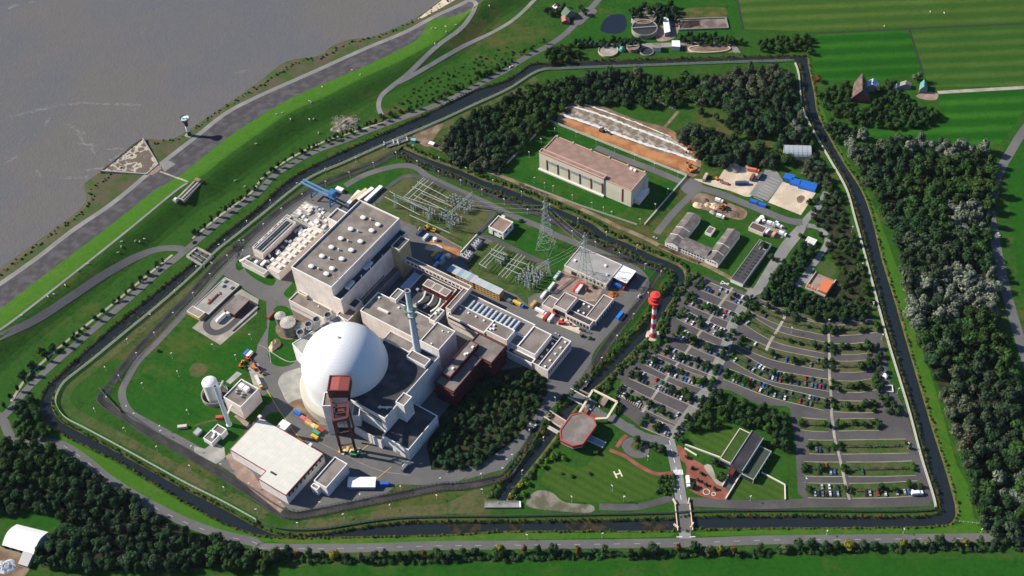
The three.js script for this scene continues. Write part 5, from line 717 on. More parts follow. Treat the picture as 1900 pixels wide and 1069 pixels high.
[[855, 560, blue, 'bright blue container at the head of the coloured row below the dome'], [905, 605, cPink, 'dusky red container next to the blue one below the dome'], [940, 628, std([0.58, 0.20, 0.2], 0.5), 'pinkish container in the middle of the coloured row'], [950, 645, cYel, 'yellow container between the pink and the white one'], [973, 658, cWhite, 'white container between two yellow ones below the dome'], [1000, 672, cYel, 'yellow container beside the white one, nearer the gantry'], [1045, 698, cRed, 'dark red container in the coloured row nearest the gantry'], [1010, 722, cGreen, 'green container in front of the dark red one'], [995, 758, std([0.68, 0.38, 0.02], 0.5), 'yellow container at the foot of the coloured row']].forEach(([x, y, m, l]) => container(l, at(tF, x, y, 2), THETA, 6.1, m, 2.6, 2.7, 'coloured containers below the reactor dome'));
container('red container lying on the lawn beside the chimney', at(tF, 210, 598, 1.5), 0, 5.5, std([0.5, 0.08, 0.05], 0.5)); container('white container on the lawn near the perimeter road', at(tj, 980, 266, 1.5), -0.05, 7, std([0.6, 0.5, 0.45], 0.6)); container('bright blue container by the white tent hall', at(tG, 680, 968, 2), 0.06, 7, blue, 3); container('dark red container on the path beside the rounded lawn', at(tD, 100, 245, 1.5), -1.0, 8, std([0.24, 0.06, 0.05], 0.6)); container('blue container on the road north of the tank pump house', at(tF, 432, 62, 1.8), -0.95, 6, std([0.04, 0.16, 0.42], 0.5), 2.6, 2.5); container('white container beside the blue one near the pump house', at(tF, 458, 75, 1.8), -0.95, 6, white, 2.7, 2.5);
container('ochre skip container beside the big warehouse', at(tF, 870, 790, 1), 0.7, 6, cYel, 1.6, 2.4); container('royal blue lorry box parked at the canal side road', at(tC, 757, 735, 2), -0.9, 8, std([0.02, 0.2, 0.6], 0.45), 3, 2.6); container('ochre site cabin between the offices and fire station', at(tC, 42, 640, 2), -0.9, 7, ochre, 2.8, 2.6);
for (const [x, y, l, m] of [[240, 405, 'pale green box unit along the switchyard edge, uppermost', std([0.45, 0.6, 0.5], 0.6)], [192, 495, 'pale box unit along the switchyard edge below the first', std([0.6, 0.64, 0.58], 0.6)], [130, 560, 'white box unit along the switchyard edge near the fire station', cWhite]]) container(l, at(tC, x, y, 1.5), -0.95, 9, m, 2.4, 2.2);
[[495, 790, blue, 'royal blue site cabin in front of the covered bridge'], [470, 765, cYel, 'ochre site cabin behind the royal blue cabin'], [545, 790, std([0.35, 0.45, 0.5], 0.6), 'pale blue site cabin next to the royal blue one'], [535, 830, std([0.2, 0.34, 0.3], 0.6), 'grey green site cabin nearest the covered bridge'], [485, 850, std([0.3, 0.42, 0.5], 0.6), 'blue grey site cabin at the corner by the bridge'], [400, 620, std([0.5, 0.58, 0.66], 0.5), 'pale steel skip beside the turbine hall corner'], [350, 580, std([0.03, 0.06, 0.2], 0.6), 'navy skip beside the turbine hall corner']].forEach(([x, y, m, l]) => container(l, at(tB, x, y, 2), -0.93, 7, m, 2.7, 2.5));
{ const o = thing('round_tank', 'small white round tank beside the building pit', 'tank'), p = at(tB, 477, 640, 2); M().cyl(p[0], p[1], 1.9, 1.9, 0.1, 3, 14).build('shell', white, o); M().lathe(p[0], p[1], [[1.9, 3], [0, 3.6]], 14).build('lid', white, o); centre(o, ...p); const c = copyOf(o, 'small white round tank by the transformer wall'), q = at(tB, 585, 775, 2); c.position.set(q[0], 0, q[1]); }
function lorry(label, p, ang, cab, load, L = 8, name = 'lorry', category = 'lorry') { const o = thing(name, label, category), X = (x, z) => [p[0] + x * Math.cos(ang) - z * Math.sin(ang), p[1] + x * Math.sin(ang) + z * Math.cos(ang)]; let q = X(-1.3, 0); M().box(q[0], 0.5, q[1], L, 0.5, 2.2, ang).build('chassis', blackMetal, o); q = X(-1.4, 0); M().box(q[0], 1, q[1], L - 0.4, 2.6, 2.5, ang).build('load_box', load, o); q = X(L / 2 - 0.1, 0); M().box(q[0], 0.6, q[1], 2, 2.3, 2.4, ang).build('cab', cab, o); q = X(L / 2 + 0.75, 0); M().box(q[0], 1.7, q[1], 0.5, 0.9, 2.2, ang).build('windscreen', glass, o); for (const x of [-L / 2, -L / 2 + 1.6, L / 2 - 0.3]) for (const z of [-1.05, 1.05]) { q = X(x, z); const w = M(); w.lathe(0, 0, [[0.5, -0.15], [0.5, 0.15]], 12); const g = w.geo(); g.rotateX(Math.PI / 2); g.rotateY(-ang); g.translate(q[0], 0.5, q[1]); M_from(g, 'wheel', rubber, o); } return centre(o, ...p); }
lorry('white lorry parked under the south block of the auxiliary building', at(tG, 805, 805, 1), 0.65, white, std([0.1, 0.11, 0.12], 0.5), 9); lorry('white lorry beside the first one by the auxiliary building', at(tG, 860, 830, 1), -0.9, white, std([0.12, 0.14, 0.15], 0.5), 7);
lorry('white tipper with grey roof at the concrete apron near the pump house', at(tF, 535, 310, 1.5), 1.15, cYel, std([0.55, 0.53, 0.5], 0.5), 11); lorry('red fire engine with white roof below the workshop pylon', at(tC, 410, 500, 1.5), -0.95, red, red, 9, 'fire_engine', 'fire engine'); lorry('white roofed fire engine beside the pylon base', at(tC, 428, 512, 1.5), -0.95, red, cWhite, 9, 'fire_engine', 'fire engine'); lorry('dark red fire engine in front of the fire station bay', at(tC, 155, 745, 1.2), -0.95, cRed, cRed, 7, 'fire_engine', 'fire engine'); lorry('red and white fire engine in front of the fire station', at(tC, 195, 755, 1.2), -0.95, red, cWhite, 8, 'fire_engine', 'fire engine'); lorry('blue and red lorry in front of the dark red hall', at(tC, 752, 500, 1.2), 0.62, red, blue, 8); lorry('dark lorry parked beside the fire workshop wall', at(tC, 672, 490, 1.2), -0.95, std([0.05, 0.1, 0.2], 0.5), std([0.08, 0.1, 0.16], 0.5), 7); lorry('white box van parked at the fire station end wall', at(tC, 108, 705, 2), 0.65, white, white, 9, 'lorry', 'lorry'); lorry('yellow and blue lorry parked at the corner of the office row', at(tE, 900, 290, 1.2), 0.64, blue, cYel, 8); lorry('dark lorry beside the yellow and blue lorry by the office row', at(tE, 820, 262, 1.2), 0.64, std([0.05, 0.07, 0.12], 0.5), std([0.12, 0.13, 0.14], 0.6), 8);
// machines: tracked body, cab and jointed arm
function excavator(label, p, ang, mat, s = 1, name = 'excavator', category = 'excavator') { const o = thing(name, label, category); for (const z of [-1.1, 1.1]) M().box(0, 0, z, 4, 0.9, 0.6).build('track', rubber, o); M().box(-0.5, 0.95, 0, 3.2, 1.3, 2.4).build('body', mat, o); M().box(0.7, 2.25, -0.6, 1.4, 1.4, 1.1).build('cab', glass, o); M().bar([0.8, 1.8, 0.5], [4, 4.4, 0.5], 0.5).bar([4, 4.4, 0.5], [6, 2, 0.5], 0.4).build('arm', mat, o); M().box(6, 0.9, 0.5, 1.1, 1.1, 1.3).build('bucket', blackMetal, o); o.position.set(p[0], 0.1, p[1]); o.rotation.y = -ang; o.scale.setScalar(s); return o; }
excavator('orange excavator at the lower end of the excavated strip', at(tL, 1345, 610), 4.4, orange, 1.5); excavator('small excavator at the upper end of the orange soil strip', at(tL, 610, 285), 0.6, std([0.1, 0.06, 0.03], 0.6), 1.2); excavator('small excavator beside the white sheeting at the strip end', at(tL, 1330, 430), 2, std([0.3, 0.1, 0.03], 0.6), 1.1); excavator('orange red mobile crane in front of the fire station', at(tC, 280, 805), 0.3, red, 1.3, 'loader', 'loader'); excavator('orange loader on the concrete patch north of the pump house', at(tF, 505, 195), 0.8, orange, 1.4, 'loader', 'loader'); excavator('yellow excavator beside the switchyard track', at(tB, 460, 575), 3.6, cYel, 1.3); excavator('second yellow excavator nearer the turbine hall corner', at(tB, 400, 560), 2.6, cYel, 1.2); excavator('green mobile crane at the feet of the red gantry', at(tG, 440, 735), 0.2, green, 1.5, 'mobile_crane', 'mobile crane');
for (const [x, y, a, l] of [[445, 120, 0.6, 'red forklift beside the blue container on the lawn road'], [388, 185, 0.6, 'red forklift at the end of the concrete path'], [405, 150, 1.8, 'yellow telehandler between the two red forklifts']]) excavator(l, at(tF, x, y), a, a > 1 ? cYel : red, 0.9, 'forklift', 'forklift');
{ const o = thing('steel_frame_stack', 'pale steel frames laid out under the red gantry', 'steel frames'), p = at(tG, 385, 690); for (let k = 0; k < 6; k++) { const q = [p[0] - 6 + k * 2.6, p[1] + (k % 2) * 2]; M().box(q[0], 0.1, q[1], 2.2, 0.5 + 0.3 * (k % 3), 5, 0.3).build('frame', k % 2 ? offWhite : lineYellow, o); } centre(o, ...p); }
sheet('concrete_patch', W2(tF(445, 195, 530, 145, 610, 350, 545, 375, 490, 330)), 0.14, mConcrete, 'pale concrete patch with yellow edge north of the pump house', 'apron'); sheet('concrete_path', W2(tF(262, 305, 355, 220, 398, 240, 300, 325)), 0.15, mConcrete, 'concrete strip leading to the water tank', 'path'); ribbon('lawn_track', smooth(W2(tF(0, 670, 110, 635, 230, 615))), 1.6, 0.13, mDry, 'brown wheel track to the red container', 'path'); sheet('concrete_path', W2(tF(330, 590, 370, 570, 470, 665, 440, 690)), 0.15, mBrickPale, 'reddish path at the foot of the pump house', 'path'); sheet('concrete_path', W2(tF(130, 830, 165, 800, 250, 850, 260, 930, 180, 985, 0, 890, 0, 840, 90, 860)), 0.13, mConcrete, 'pale paved junction at the corner of the western lawn', 'yard');
sheet('brick_apron', W2(tC(640, 545, 700, 500, 790, 560, 720, 610)), 0.14, mBrownEarth, 'rusty brown working area in front of the annex hall', 'yard'); sheet('brick_yard', W2(tC(310, 360, 620, 520, 560, 620, 480, 620, 440, 590, 250, 520, 210, 500)), 0.12, mBrickPale, 'paved yard between workshop and fire station', 'yard'); sheet('brick_yard', W2(tC(120, 700, 180, 740, 330, 770, 440, 850, 420, 890, 60, 740)), 0.12, mPaleSand, 'reddish paved forecourt of the fire station', 'yard');
sheet('brick_apron', W2(tp(418, 846, 428, 842, 470, 878, 478, 892, 530, 940, 520, 952, 440, 888)), 0.13, mBrickPale, 'tan paved apron along the left side of the big warehouse', 'apron'); heap('rubbish_pile', 'rusty scrap pile beside the fire station', 'scrap heap', at(tC, 705, 565), 5, 4, 2.4, std([0.28, 0.09, 0.03], 0.9), 17, 0.5);
// yellow and white lines on the yard
const lineOn = (name, pts, w, mat, label) => ribbon(name, smooth(W2(pts), 4), w, 0.2, mat, label, 'road marking');
lineOn('yellow_line', tG(300, 530, 310, 690, 320, 712), 0.5, lineYellow, 'yellow line from the red gantry along its left leg'); lineOn('yellow_line', tG(480, 705, 575, 630), 0.5, lineYellow, 'yellow line from the gantry to the low white block'); lineOn('yellow_line', tG(600, 945, 740, 830), 0.45, lineYellow, 'yellow line by the white tent hall'); lineOn('yellow_line', tF(540, 220, 560, 290, 690, 520, 880, 780, 960, 840), 0.4, lineYellow, 'yellow line along the yard past the warehouse'); lineOn('white_line', tG(130, 620, 320, 715, 640, 860, 900, 900), 0.28, mConcrete, 'thin pale line across the yard below the gantry'); lineOn('kerb_line', tD(0, 490, 75, 530, 100, 640), 0.6, mConcrete, 'pale kerb along the left edge of the rounded lawn road'); lineOn('kerb_line', tD(75, 535, 260, 632, 340, 612), 0.8, mConcrete, 'pale kerb cutting across the rounded lawn');

// ---------------------------------------------------------------- river works and dike
{ // black and white radar tower
  const o = thing('radar_tower', 'black and white banded tower with flared top beside the river', 'tower'), [x, z] = at(ta, 1045, 747, 1.2); const W = std([0.8, 0.8, 0.78], 0.5);
  M().box(x - 1, 0.4, z, 7, 1.4, 5, 0.5).build('plinth', mConcrete, o); M().lathe(x, z, [[1.9, 1], [1.85, 7]], 20).build('lower_black_band', blackMetal, o); M().lathe(x, z, [[1.85, 7], [1.8, 14]], 20).build('white_band', W, o); M().lathe(x, z, [[1.8, 14], [1.8, 17.5], [3.9, 21.3], [3.9, 22.2]], 20).build('flared_head', blackMetal, o); M().cyl(x, z, 4.3, 4.3, 22.2, 22.6, 24).build('top_platform', std([0.55, 0.62, 0.58], 0.6), o); M().lathe(x, z, [[4.3, 22.6], [4.3, 23.6]], 24).build('railing', galv, o); M().box(x + 0.6, 22.6, z, 2, 1.2, 1.6, 0.4).build('radar_unit', white, o); M().cyl(x - 1.2, z + 0.8, 0.5, 0.5, 22.6, 23.8, 8).build('lamp_unit', dark, o); based(o, x, z);
}
{ // outfall: converging walls with foaming water
  const A = at(ta, 785, 763, 1.4), B = at(ta, 870, 905, 1.4), C = at(ta, 808, 960, 1.4), D = at(ta, 560, 942, 1.4), o = thing('outfall_basin', 'concrete outfall walls converging on the riverside path', 'outfall'); const wall = (a, b, h, m) => M().bar([a[0], h - 2, a[1]], [b[0], h - 2, b[1]], 1.3, 4).build('wall', m, o); wall(A, B, 2.2, mConcrete); wall(C, D, 2.2, mConcrete); wall(D, A, 1.9, roofDark); wall(B, C, 2.3, mConcrete); for (const p of [A, D]) M().box(p[0], -2, p[1], 2, 3.6, 2, 0.4).build('pier', roofDark, o); centre(o, ...B);
  const N = fbm(512, 5, 51, 5, 0.6), foam = texMat(tex(512, 55, (i, x, y) => { const s = Math.abs(N[i] - 0.5) * 2, t = sstep(0.0, 0.16, s), q = gF[i]; const c = mix([0.46, 0.41, 0.33], [0.13, 0.105, 0.08], t); const k = 0.85 + 0.3 * q; return [c[0] * k, c[1] * k, c[2] * k]; }), 0.5, { bumpMap: tex(512, 55, (i) => N[i], false), bumpScale: 0.8 });
  sheet('outfall_water', [A, B, C, D], 1.45, foam, 'foaming brown and white water inside the outfall walls', 'water');
  sheet('outfall_slab', W2(ta(870, 905, 895, 935, 850, 968, 808, 960), 1.5), 1.75, mBrickPale, 'reddish paved slab at the head of the outfall', 'slab'); const q = ta(880, 900, 930, 885, 968, 905, 905, 948).map((p) => Gd(...p)); const pv = M(); pv.quad(...[q[0], q[3], q[2], q[1]].map((p) => [p[0], groundH(...p) + 0.25, p[1]])); structure(pv.build('paved_ramp', mPaleRoad), 'grey paved ramp between outfall and revetment', 'ramp');
  const fm = tex(256, 40, (i) => [0.46, 0.42, 0.36]); // foam streaks lie as thin rafts on the river
  reseed(71); const rafts = M(), streak = (x0, y0, x1, y1, n, w) => { for (let k = 0; k < n; k++) { const t = rnd(), p = at(ta, x0 + (x1 - x0) * t + rr(-w, w), y0 + (y1 - y0) * t + rr(-w, w), -1.55), L = rr(0.6, 3.6), W = rr(0.1, 0.45), a = Math.atan2(y1 - y0, x1 - x0) + rr(-0.7, 0.7), pt = []; for (let i = 0; i < 7; i++) { const b = i / 7 * 2 * Math.PI, r = rr(0.6, 1.1); pt.push([p[0] + Math.cos(b) * L * r * Math.cos(a) - Math.sin(b) * W * r * Math.sin(a), p[1] + Math.cos(b) * L * r * Math.sin(a) + Math.sin(b) * W * r * Math.cos(a)]); } rafts.flat(pt, -1.57 + k * 0.0002); } };
  streak(610, 885, 735, 812, 90, 9); streak(650, 870, 740, 815, 60, 5); streak(60, 640, 330, 580, 60, 7); streak(330, 580, 470, 565, 30, 5); streak(470, 568, 780, 580, 60, 5); streak(430, 735, 470, 800, 30, 8); streak(440, 790, 520, 800, 25, 7); streak(500, 800, 525, 850, 18, 8); streak(250, 690, 275, 645, 16, 5); streak(40, 890, 95, 860, 16, 5); streak(205, 940, 225, 975, 14, 6); streak(480, 938, 560, 925, 25, 5); streak(330, 980, 480, 975, 25, 7); streak(590, 825, 680, 820, 20, 6); streak(380, 690, 470, 745, 22, 10); streak(40, 48, 95, 25, 30, 6); streak(160, 15, 190, 5, 8, 3); streak(1280, 410, 1360, 385, 12, 5);
  tag(rafts.build('river_foam', std([0.19, 0.182, 0.17], 0.7)), 'streaks of pale foam drifting on the river near the outfall', 'foam', null, 'stuff');
  const s = thing('dike_stair_structure', 'long concrete structure with pale roof lying along the dike crest', 'pump station'), a = Gd(335, 372), b = Gd(370, 333), h = groundH(...lerp2(a, b, 0.5)), an = Math.atan2(b[1] - a[1], b[0] - a[0]), c = lerp2(a, b, 0.5), L = dist(a, b), X = (i, j) => [c[0] + i * Math.cos(an) - j * Math.sin(an), c[1] + i * Math.sin(an) + j * Math.cos(an)]; M().prism([X(-L / 2, -4), X(L / 2, -4), X(L / 2, 4), X(-L / 2, 4)], h - 6, h + 0.6).build('base', mConcrete, s); for (const j of [-2.5, 1.2]) M().prism([X(-L / 2 + 1, j - 0.9), X(L / 2 - 4, j - 0.9), X(L / 2 - 4, j + 0.9), X(-L / 2 + 1, j + 0.9)], h + 0.6, h + 1.4).build('roof_slab', mGravelPale, s); M().prism([X(L / 2 - 4, -3), X(L / 2 - 0.5, -3), X(L / 2 - 0.5, 3), X(L / 2 - 4, 3)], h + 0.6, h + 3).build('hut', mBrownEarth, s); s.userData.label = 'long concrete pump station with pale roof slabs on the dike crest'; centre(s, ...c);
  const k = thing('dike_bunker', 'small dark bunker with white cap on the dike slope', 'bunker'), p = Gd(326.5, 372.5), hk = groundH(...p); M().box(p[0], hk - 1, p[1], 4.5, 3, 4, an).build('body', mConcrete, k); M().box(p[0], hk + 2, p[1], 2, 0.8, 2, an).build('cap', white, k); centre(k, ...p);
  heap('debris_heap', 'heap of pale branches and rubble on the foot of the dike', 'debris heap', at(tb, 505, 685), 15, 9, 3.2, stone([0.10, 0.085, 0.06], [0.36, 0.32, 0.26], 0.9, 18, 0.15), 5, -0.5); reseed(12); const br = M(); for (let i = 0; i < 160; i++) { const q = at(tb, 505 + rr(-70, 70), 685 + rr(-40, 40)), a2 = rr(0, 6.3), l = rr(1, 3.5), y = rr(0.4, 2.8); br.bar([q[0], y, q[1]], [q[0] + l * Math.cos(a2), y + rr(-0.6, 0.6), q[1] + l * Math.sin(a2)], 0.25); } tag(br.build('branches', mGravelPale), 'loose pale branches lying over the debris heap', 'branches', null, 'stuff');
}
// ---------------------------------------------------------------- bridges and gates
function deck(o, a, b, w, y, mat, rail, railH = 1.1, railW = 0.35) { const L = dist(a, b), n = [-(b[1] - a[1]) / L * w / 2, (b[0] - a[0]) / L * w / 2]; M().prism([[a[0] + n[0], a[1] + n[1]], [b[0] + n[0], b[1] + n[1]], [b[0] - n[0], b[1] - n[1]], [a[0] - n[0], a[1] - n[1]]], y - 0.8, y, true).build('deck', mat, o); for (const s of [-1, 1]) M().bar([a[0] + n[0] * s, y + railH / 2, a[1] + n[1] * s], [b[0] + n[0] * s, y + railH / 2, b[1] + n[1] * s], railW, railH).build('parapet', rail, o); }
{
  const o = thing('moat_intake_frame', 'pale square concrete frame bridge over the moat by the dike road junction', 'bridge'), q = te(1030, 372, 1085, 325, 1172, 372, 1115, 425).map((p) => G(...p, 1)); for (let i = 0; i < 4; i++) { const a = q[i], b = q[(i + 1) % 4]; M().bar([a[0], 0.6, a[1]], [b[0], 0.6, b[1]], 2, 1.6).build('frame_beam', mGravelPale, o); } M().prism(inset(q, 1), -1, 0.1).build('trash_rack_floor', mDarkAsphalt, o); for (const t of [0.3, 0.6]) { const a = lerp2(q[0], q[1], t), b = lerp2(q[3], q[2], t); M().bar([a[0], 0.7, a[1]], [b[0], 0.7, b[1]], 0.4).build('rail', galv, o); } for (const p of [[1105, 420], [1150, 400]]) { const g = at(te, ...p); M().bar([g[0], 0, g[1]], [g[0] + 4, 0.4, g[1] + 4], 0.8, 1.2).build('wing_wall', mConcrete, o); } base2(o, q);
  const w = thing('weir_bridge', 'small weir bridge with white rails where the canal leaves the moat', 'bridge'); deck(w, at(tb, 735, 808), at(tb, 850, 770), 5, 0.7, mAsphalt, galv, 0.9, 0.2); for (const t of [[775, 795, 770, 780], [800, 800, 795, 780], [850, 780, 845, 765], [725, 800, 720, 790]]) { const a = at(tb, t[0], t[1]), b = at(tb, t[2], t[3]); M().bar([a[0], 0.7, a[1]], [b[0], 2.6, b[1]], 0.7, 0.8).build('sluice_post', white, w); } centre(w, ...at(tb, 790, 790));
  const e = thing('entrance_bridge', 'entrance bridge over the moat with pale parapets and flared ends', 'bridge'); deck(e, at(th, 1290, 535), at(th, 1312, 735), 10.5, 0.35, mAsphalt, std([0.62, 0.5, 0.36], 0.7), 1.3, 0.6); for (const [x, y, x2, y2] of [[1222, 505, 1245, 545], [1340, 500, 1332, 545], [1228, 690, 1262, 715], [1372, 680, 1350, 715]]) { const a = at(th, x, y), b = at(th, x2, y2); M().bar([a[0], 1, a[1]], [b[0], 1, b[1]], 0.9, 2).build('end_wall', std([0.6, 0.48, 0.34], 0.7), e); } centre(e, ...at(th, 1300, 640));
  const f = thing('foot_bridge', 'grey foot bridge with white posts near the canal mouth', 'bridge'); deck(f, at(ti, 1485, 615), at(tp, 965, 937.5), 5, 0.6, stone([0.2, 0.19, 0.185], [0.26, 0.25, 0.24], 0.2, 20), galv, 0.9, 0.25); const wp = at(th, 100, 545); M().bar([wp[0], 0.4, wp[1] - 2.5], [wp[0], 0.4, wp[1] + 2.5], 1, 2.4).build('end_post', white, f); for (const x of [1570, 1612]) { const g = at(ti, x, 605); M().bar([g[0], 0.6, g[1]], [g[0], 2.6, g[1]], 0.4).build('gate_post', white, f); } centre(f, ...wp);
}
{ // gatehouse: octagonal building on stilts over the canal, with bridges
  const o = thing('octagonal_gatehouse', 'octagonal gatehouse with dark red rim and brown roof over the canal', 'gatehouse'), pts = tH(795, 440, 885, 315, 975, 290, 1080, 345, 1098, 400, 985, 555, 905, 570, 800, 520), P = W2(pts, 9);
  M().sides(inset(P, 1), 5, 8.2).build('window_band', dark, o); M().sides(P, 6.2, 9).build('red_fascia', std([0.30, 0.05, 0.045], 0.6), o); M().ring(inset(P, -0.15), 1, 8.6, 9.5).build('roof_rim', std([0.36, 0.07, 0.065], 0.6), o); M().flat(inset(P, 0.5), 9.05).build('roof', roofGrey, o); M().sides(inset(P, 0.5), 4.6, 6.2).build('pale_band', std([0.55, 0.48, 0.40], 0.7), o); M().flat(inset(P, 0.4), 4.6, [], true).build('soffit', mConcrete, o); P.forEach((p) => { const q = lerp2(p, P.reduce((s, k) => [s[0] + k[0] / 8, s[1] + k[1] / 8], [0, 0]), 0.25); M().cyl(q[0], q[1], 0.6, 0.6, -1.5, 4.6, 8).build('stilt', mConcrete, o); }); M().prism(inset(P, 6), 0, 4.6).build('core', wallMaroon, o); base2(o, P);
  const rd = (name, label, a, b, w, m) => { const k = thing(name, label, 'bridge'); deck(k, a, b, w, 0.7, m, std([0.55, 0.5, 0.44], 0.7), 1.1, 0.5); centre(k, ...a); };
  rd('access_bridge', 'grey access bridge north of the octagonal gatehouse', at(tH, 860, 130), at(tH, 1080, 250), 8, mAsphalt); rd('access_bridge', 'brick access bridge west of the octagonal gatehouse', at(tH, 690, 310), at(tH, 830, 400), 7, mBrickPale); rd('access_bridge', 'glass sided bridge from gatehouse down to the lawn', at(tH, 1035, 510), at(tH, 1165, 570), 5, stone([0.24, 0.28, 0.32], [0.3, 0.34, 0.38], 0.2, 20)); rd('access_bridge', 'narrow beam bridge at the lower left of the gatehouse', at(tH, 700, 420), at(tH, 790, 470), 2, mConcrete);
  const g = thing('gate_portal', 'pale open concrete frame on posts over the gate road', 'frame'), Q = W2(tH(960, 290, 1070, 105, 1270, 205, 1185, 340, 1090, 345), 4); for (let i = 0; i < Q.length - 1; i++) { const a = Q[i], b = Q[i + 1]; M().bar([a[0], 4, a[1]], [b[0], 4, b[1]], 1.6, 1).build('beam', std([0.60, 0.52, 0.38], 0.7), g); } for (const q of Q) M().bar([q[0], 0, q[1]], [q[0], 4, q[1]], 0.8).build('post', mConcrete, g); const wl = [at(tH, 960, 100, 2), at(tH, 1045, 140, 2)]; M().bar([wl[0][0], 1.2, wl[0][1]], [wl[1][0], 1.2, wl[1][1]], 0.8, 1.2).build('side_wall', mGravelPale, g); base2(g, Q);
  sheet('gate_road', W2(tH(990, 240, 1050, 220, 1200, 310, 1415, 400, 1385, 440, 1290, 395, 1160, 350, 985, 262)), 0.14, mAsphalt, 'road from the gate frame to the roundabout', 'road'); sheet('brick_paving', W2(tH(985, 262, 1135, 330, 1085, 350, 1000, 290)), 0.17, mBrick, 'brick paved strip beside the gatehouse', 'paving'); const ls = thing('gate_barrier_hut', 'little pale hut with striped front inside the gate frame', 'hut'), hp = at(tH, 1160, 215); M().box(hp[0], 0, hp[1], 4, 2.6, 7, 0.6).build('wall', mConcrete, ls); M().box(hp[0], 2.6, hp[1], 4.6, 0.3, 7.6, 0.6).build('roof', mBrickPale, ls); centre(ls, ...hp);
}
// ---------------------------------------------------------------- entrance, helipad and visitor centre
const quickSheet = (name, pts, y, mat, label, cat, sm = true) => sheet(name, sm ? smooth(W2(pts), 3, true) : W2(pts), y, mat, label, cat);
quickSheet('helipad_lawn', [...th(270, 320, 330, 200, 420, 250, 560, 270, 640, 195, 720, 150, 830, 200, 930, 245, 1090, 330, 1120, 400, 1080, 470, 980, 505, 800, 525, 600, 520, 430, 500, 330, 420, 250, 380)], 0.05, mHelipad, 'mown lawn carrying the helicopter marking', 'lawn');
{ const p = at(th, 818, 315), a = -0.28, H = M(), X = (i, j) => [p[0] + i * Math.cos(a) - j * Math.sin(a), p[1] + i * Math.sin(a) + j * Math.cos(a)]; const R = (x0, x1, y0, y1) => H.flat([X(x0, y0), X(x1, y0), X(x1, y1), X(x0, y1)], 0.12); R(-2.6, -1.5, -3.2, 3.2); R(1.5, 2.6, -3.2, 3.2); R(-1.5, 1.5, -0.6, 0.6); structure(H.build('helipad_marking', std([0.62, 0.55, 0.38], 0.9)), 'pale letter H marked on the helicopter lawn', 'marking'); }
road('entrance_road', [...th(1312, 790, 1300, 640, 1288, 540, 1272, 440, 1250, 300, 1225, 180, 1195, 60), ...tI(470, 500, 540, 420, 620, 300, 720, 160, 800, 60), ...tJ(890, 1010, 1010, 720, 1060, 560, 1150, 400, 1240, 270), ...tN(810, 720, 900, 590, 1000, 430, 1080, 310, 1190, 190)], 8.2, mPaleRoad, 'pale main road from the entrance bridge through the car park', 0.13);
road('entrance_road', [...tI(-30, 330, 60, 390, 140, 440, 260, 500, 360, 520, 460, 520)], 8, mAsphalt, 'road from the gatehouse to the main road', 0.135); quickSheet('turning_circle', tI(60, 560, 120, 500, 260, 540, 290, 600, 270, 650, 200, 670, 110, 640), 0.12, mAsphalt, 'grey turning circle round a planted island', 'road'); quickSheet('planted_island', tI(135, 580, 150, 540, 200, 500, 250, 550, 220, 600, 180, 610), 0.16, mReed, 'planted island of the turning circle', 'planting');
ribbon('brick_path', smooth(W2([...tI(-40, 600, 100, 660, 200, 730, 350, 800, 485, 790)]), 3), 3, 0.15, mBrick, 'red brick path along the helicopter lawn', 'path'); ribbon('brick_path', smooth(W2(tI(20, 580, 60, 520, 100, 480)), 3), 3, 0.15, mBrick, 'short red brick path beside the turning circle', 'path');
quickSheet('brick_plaza', tI(520, 560, 560, 580, 620, 660, 740, 730, 790, 830, 860, 880, 940, 940, 915, 1012, 820, 1005, 700, 975, 600, 910, 590, 720, 545, 680, 520, 600), 0.14, mBrick, 'red brick forecourt of the visitor centre', 'paving'); quickSheet('curved_path', tI(740, 730, 790, 720, 830, 800, 850, 850, 920, 890, 870, 900, 800, 830), 0.17, mGravelPale, 'pale curved path between plaza and visitor centre', 'path');
road('service_road', [...th(1230, 490, 1130, 515, 1000, 550, 880, 560, 680, 555)], 5.5, mDarkAsphalt, 'dark service road south of the helicopter lawn'); road('service_road', [...th(1350, 520, 1480, 525, 1640, 535, 1900, 540), ...tg(300, 600, 700, 600, 1060, 590)], 7.5, mLotAsphalt, 'dark service road along the southern moat', 0.11);
quickSheet('gravel_area', th(140, 540, 220, 440, 330, 450, 420, 520, 640, 550, 640, 590, 400, 590), 0.08, stone([0.10, 0.095, 0.06], [0.21, 0.19, 0.155], 0.5, 40), 'pale worn gravel by the canal mouth', 'gravel');
sheet('green_bank', W2(tI(600, 560, 640, 460, 830, 440, 1040, 430, 870, 665)), 0.1, mHelipad, 'sloping lawn running up to the green roof', 'lawn'); sheet('visitor_lawn', W2(tI(920, 1010, 1040, 830, 1160, 870, 1210, 790, 1395, 890, 1410, 1015)), 0.07, mHelipad, 'square lawn below the visitor centre', 'lawn');
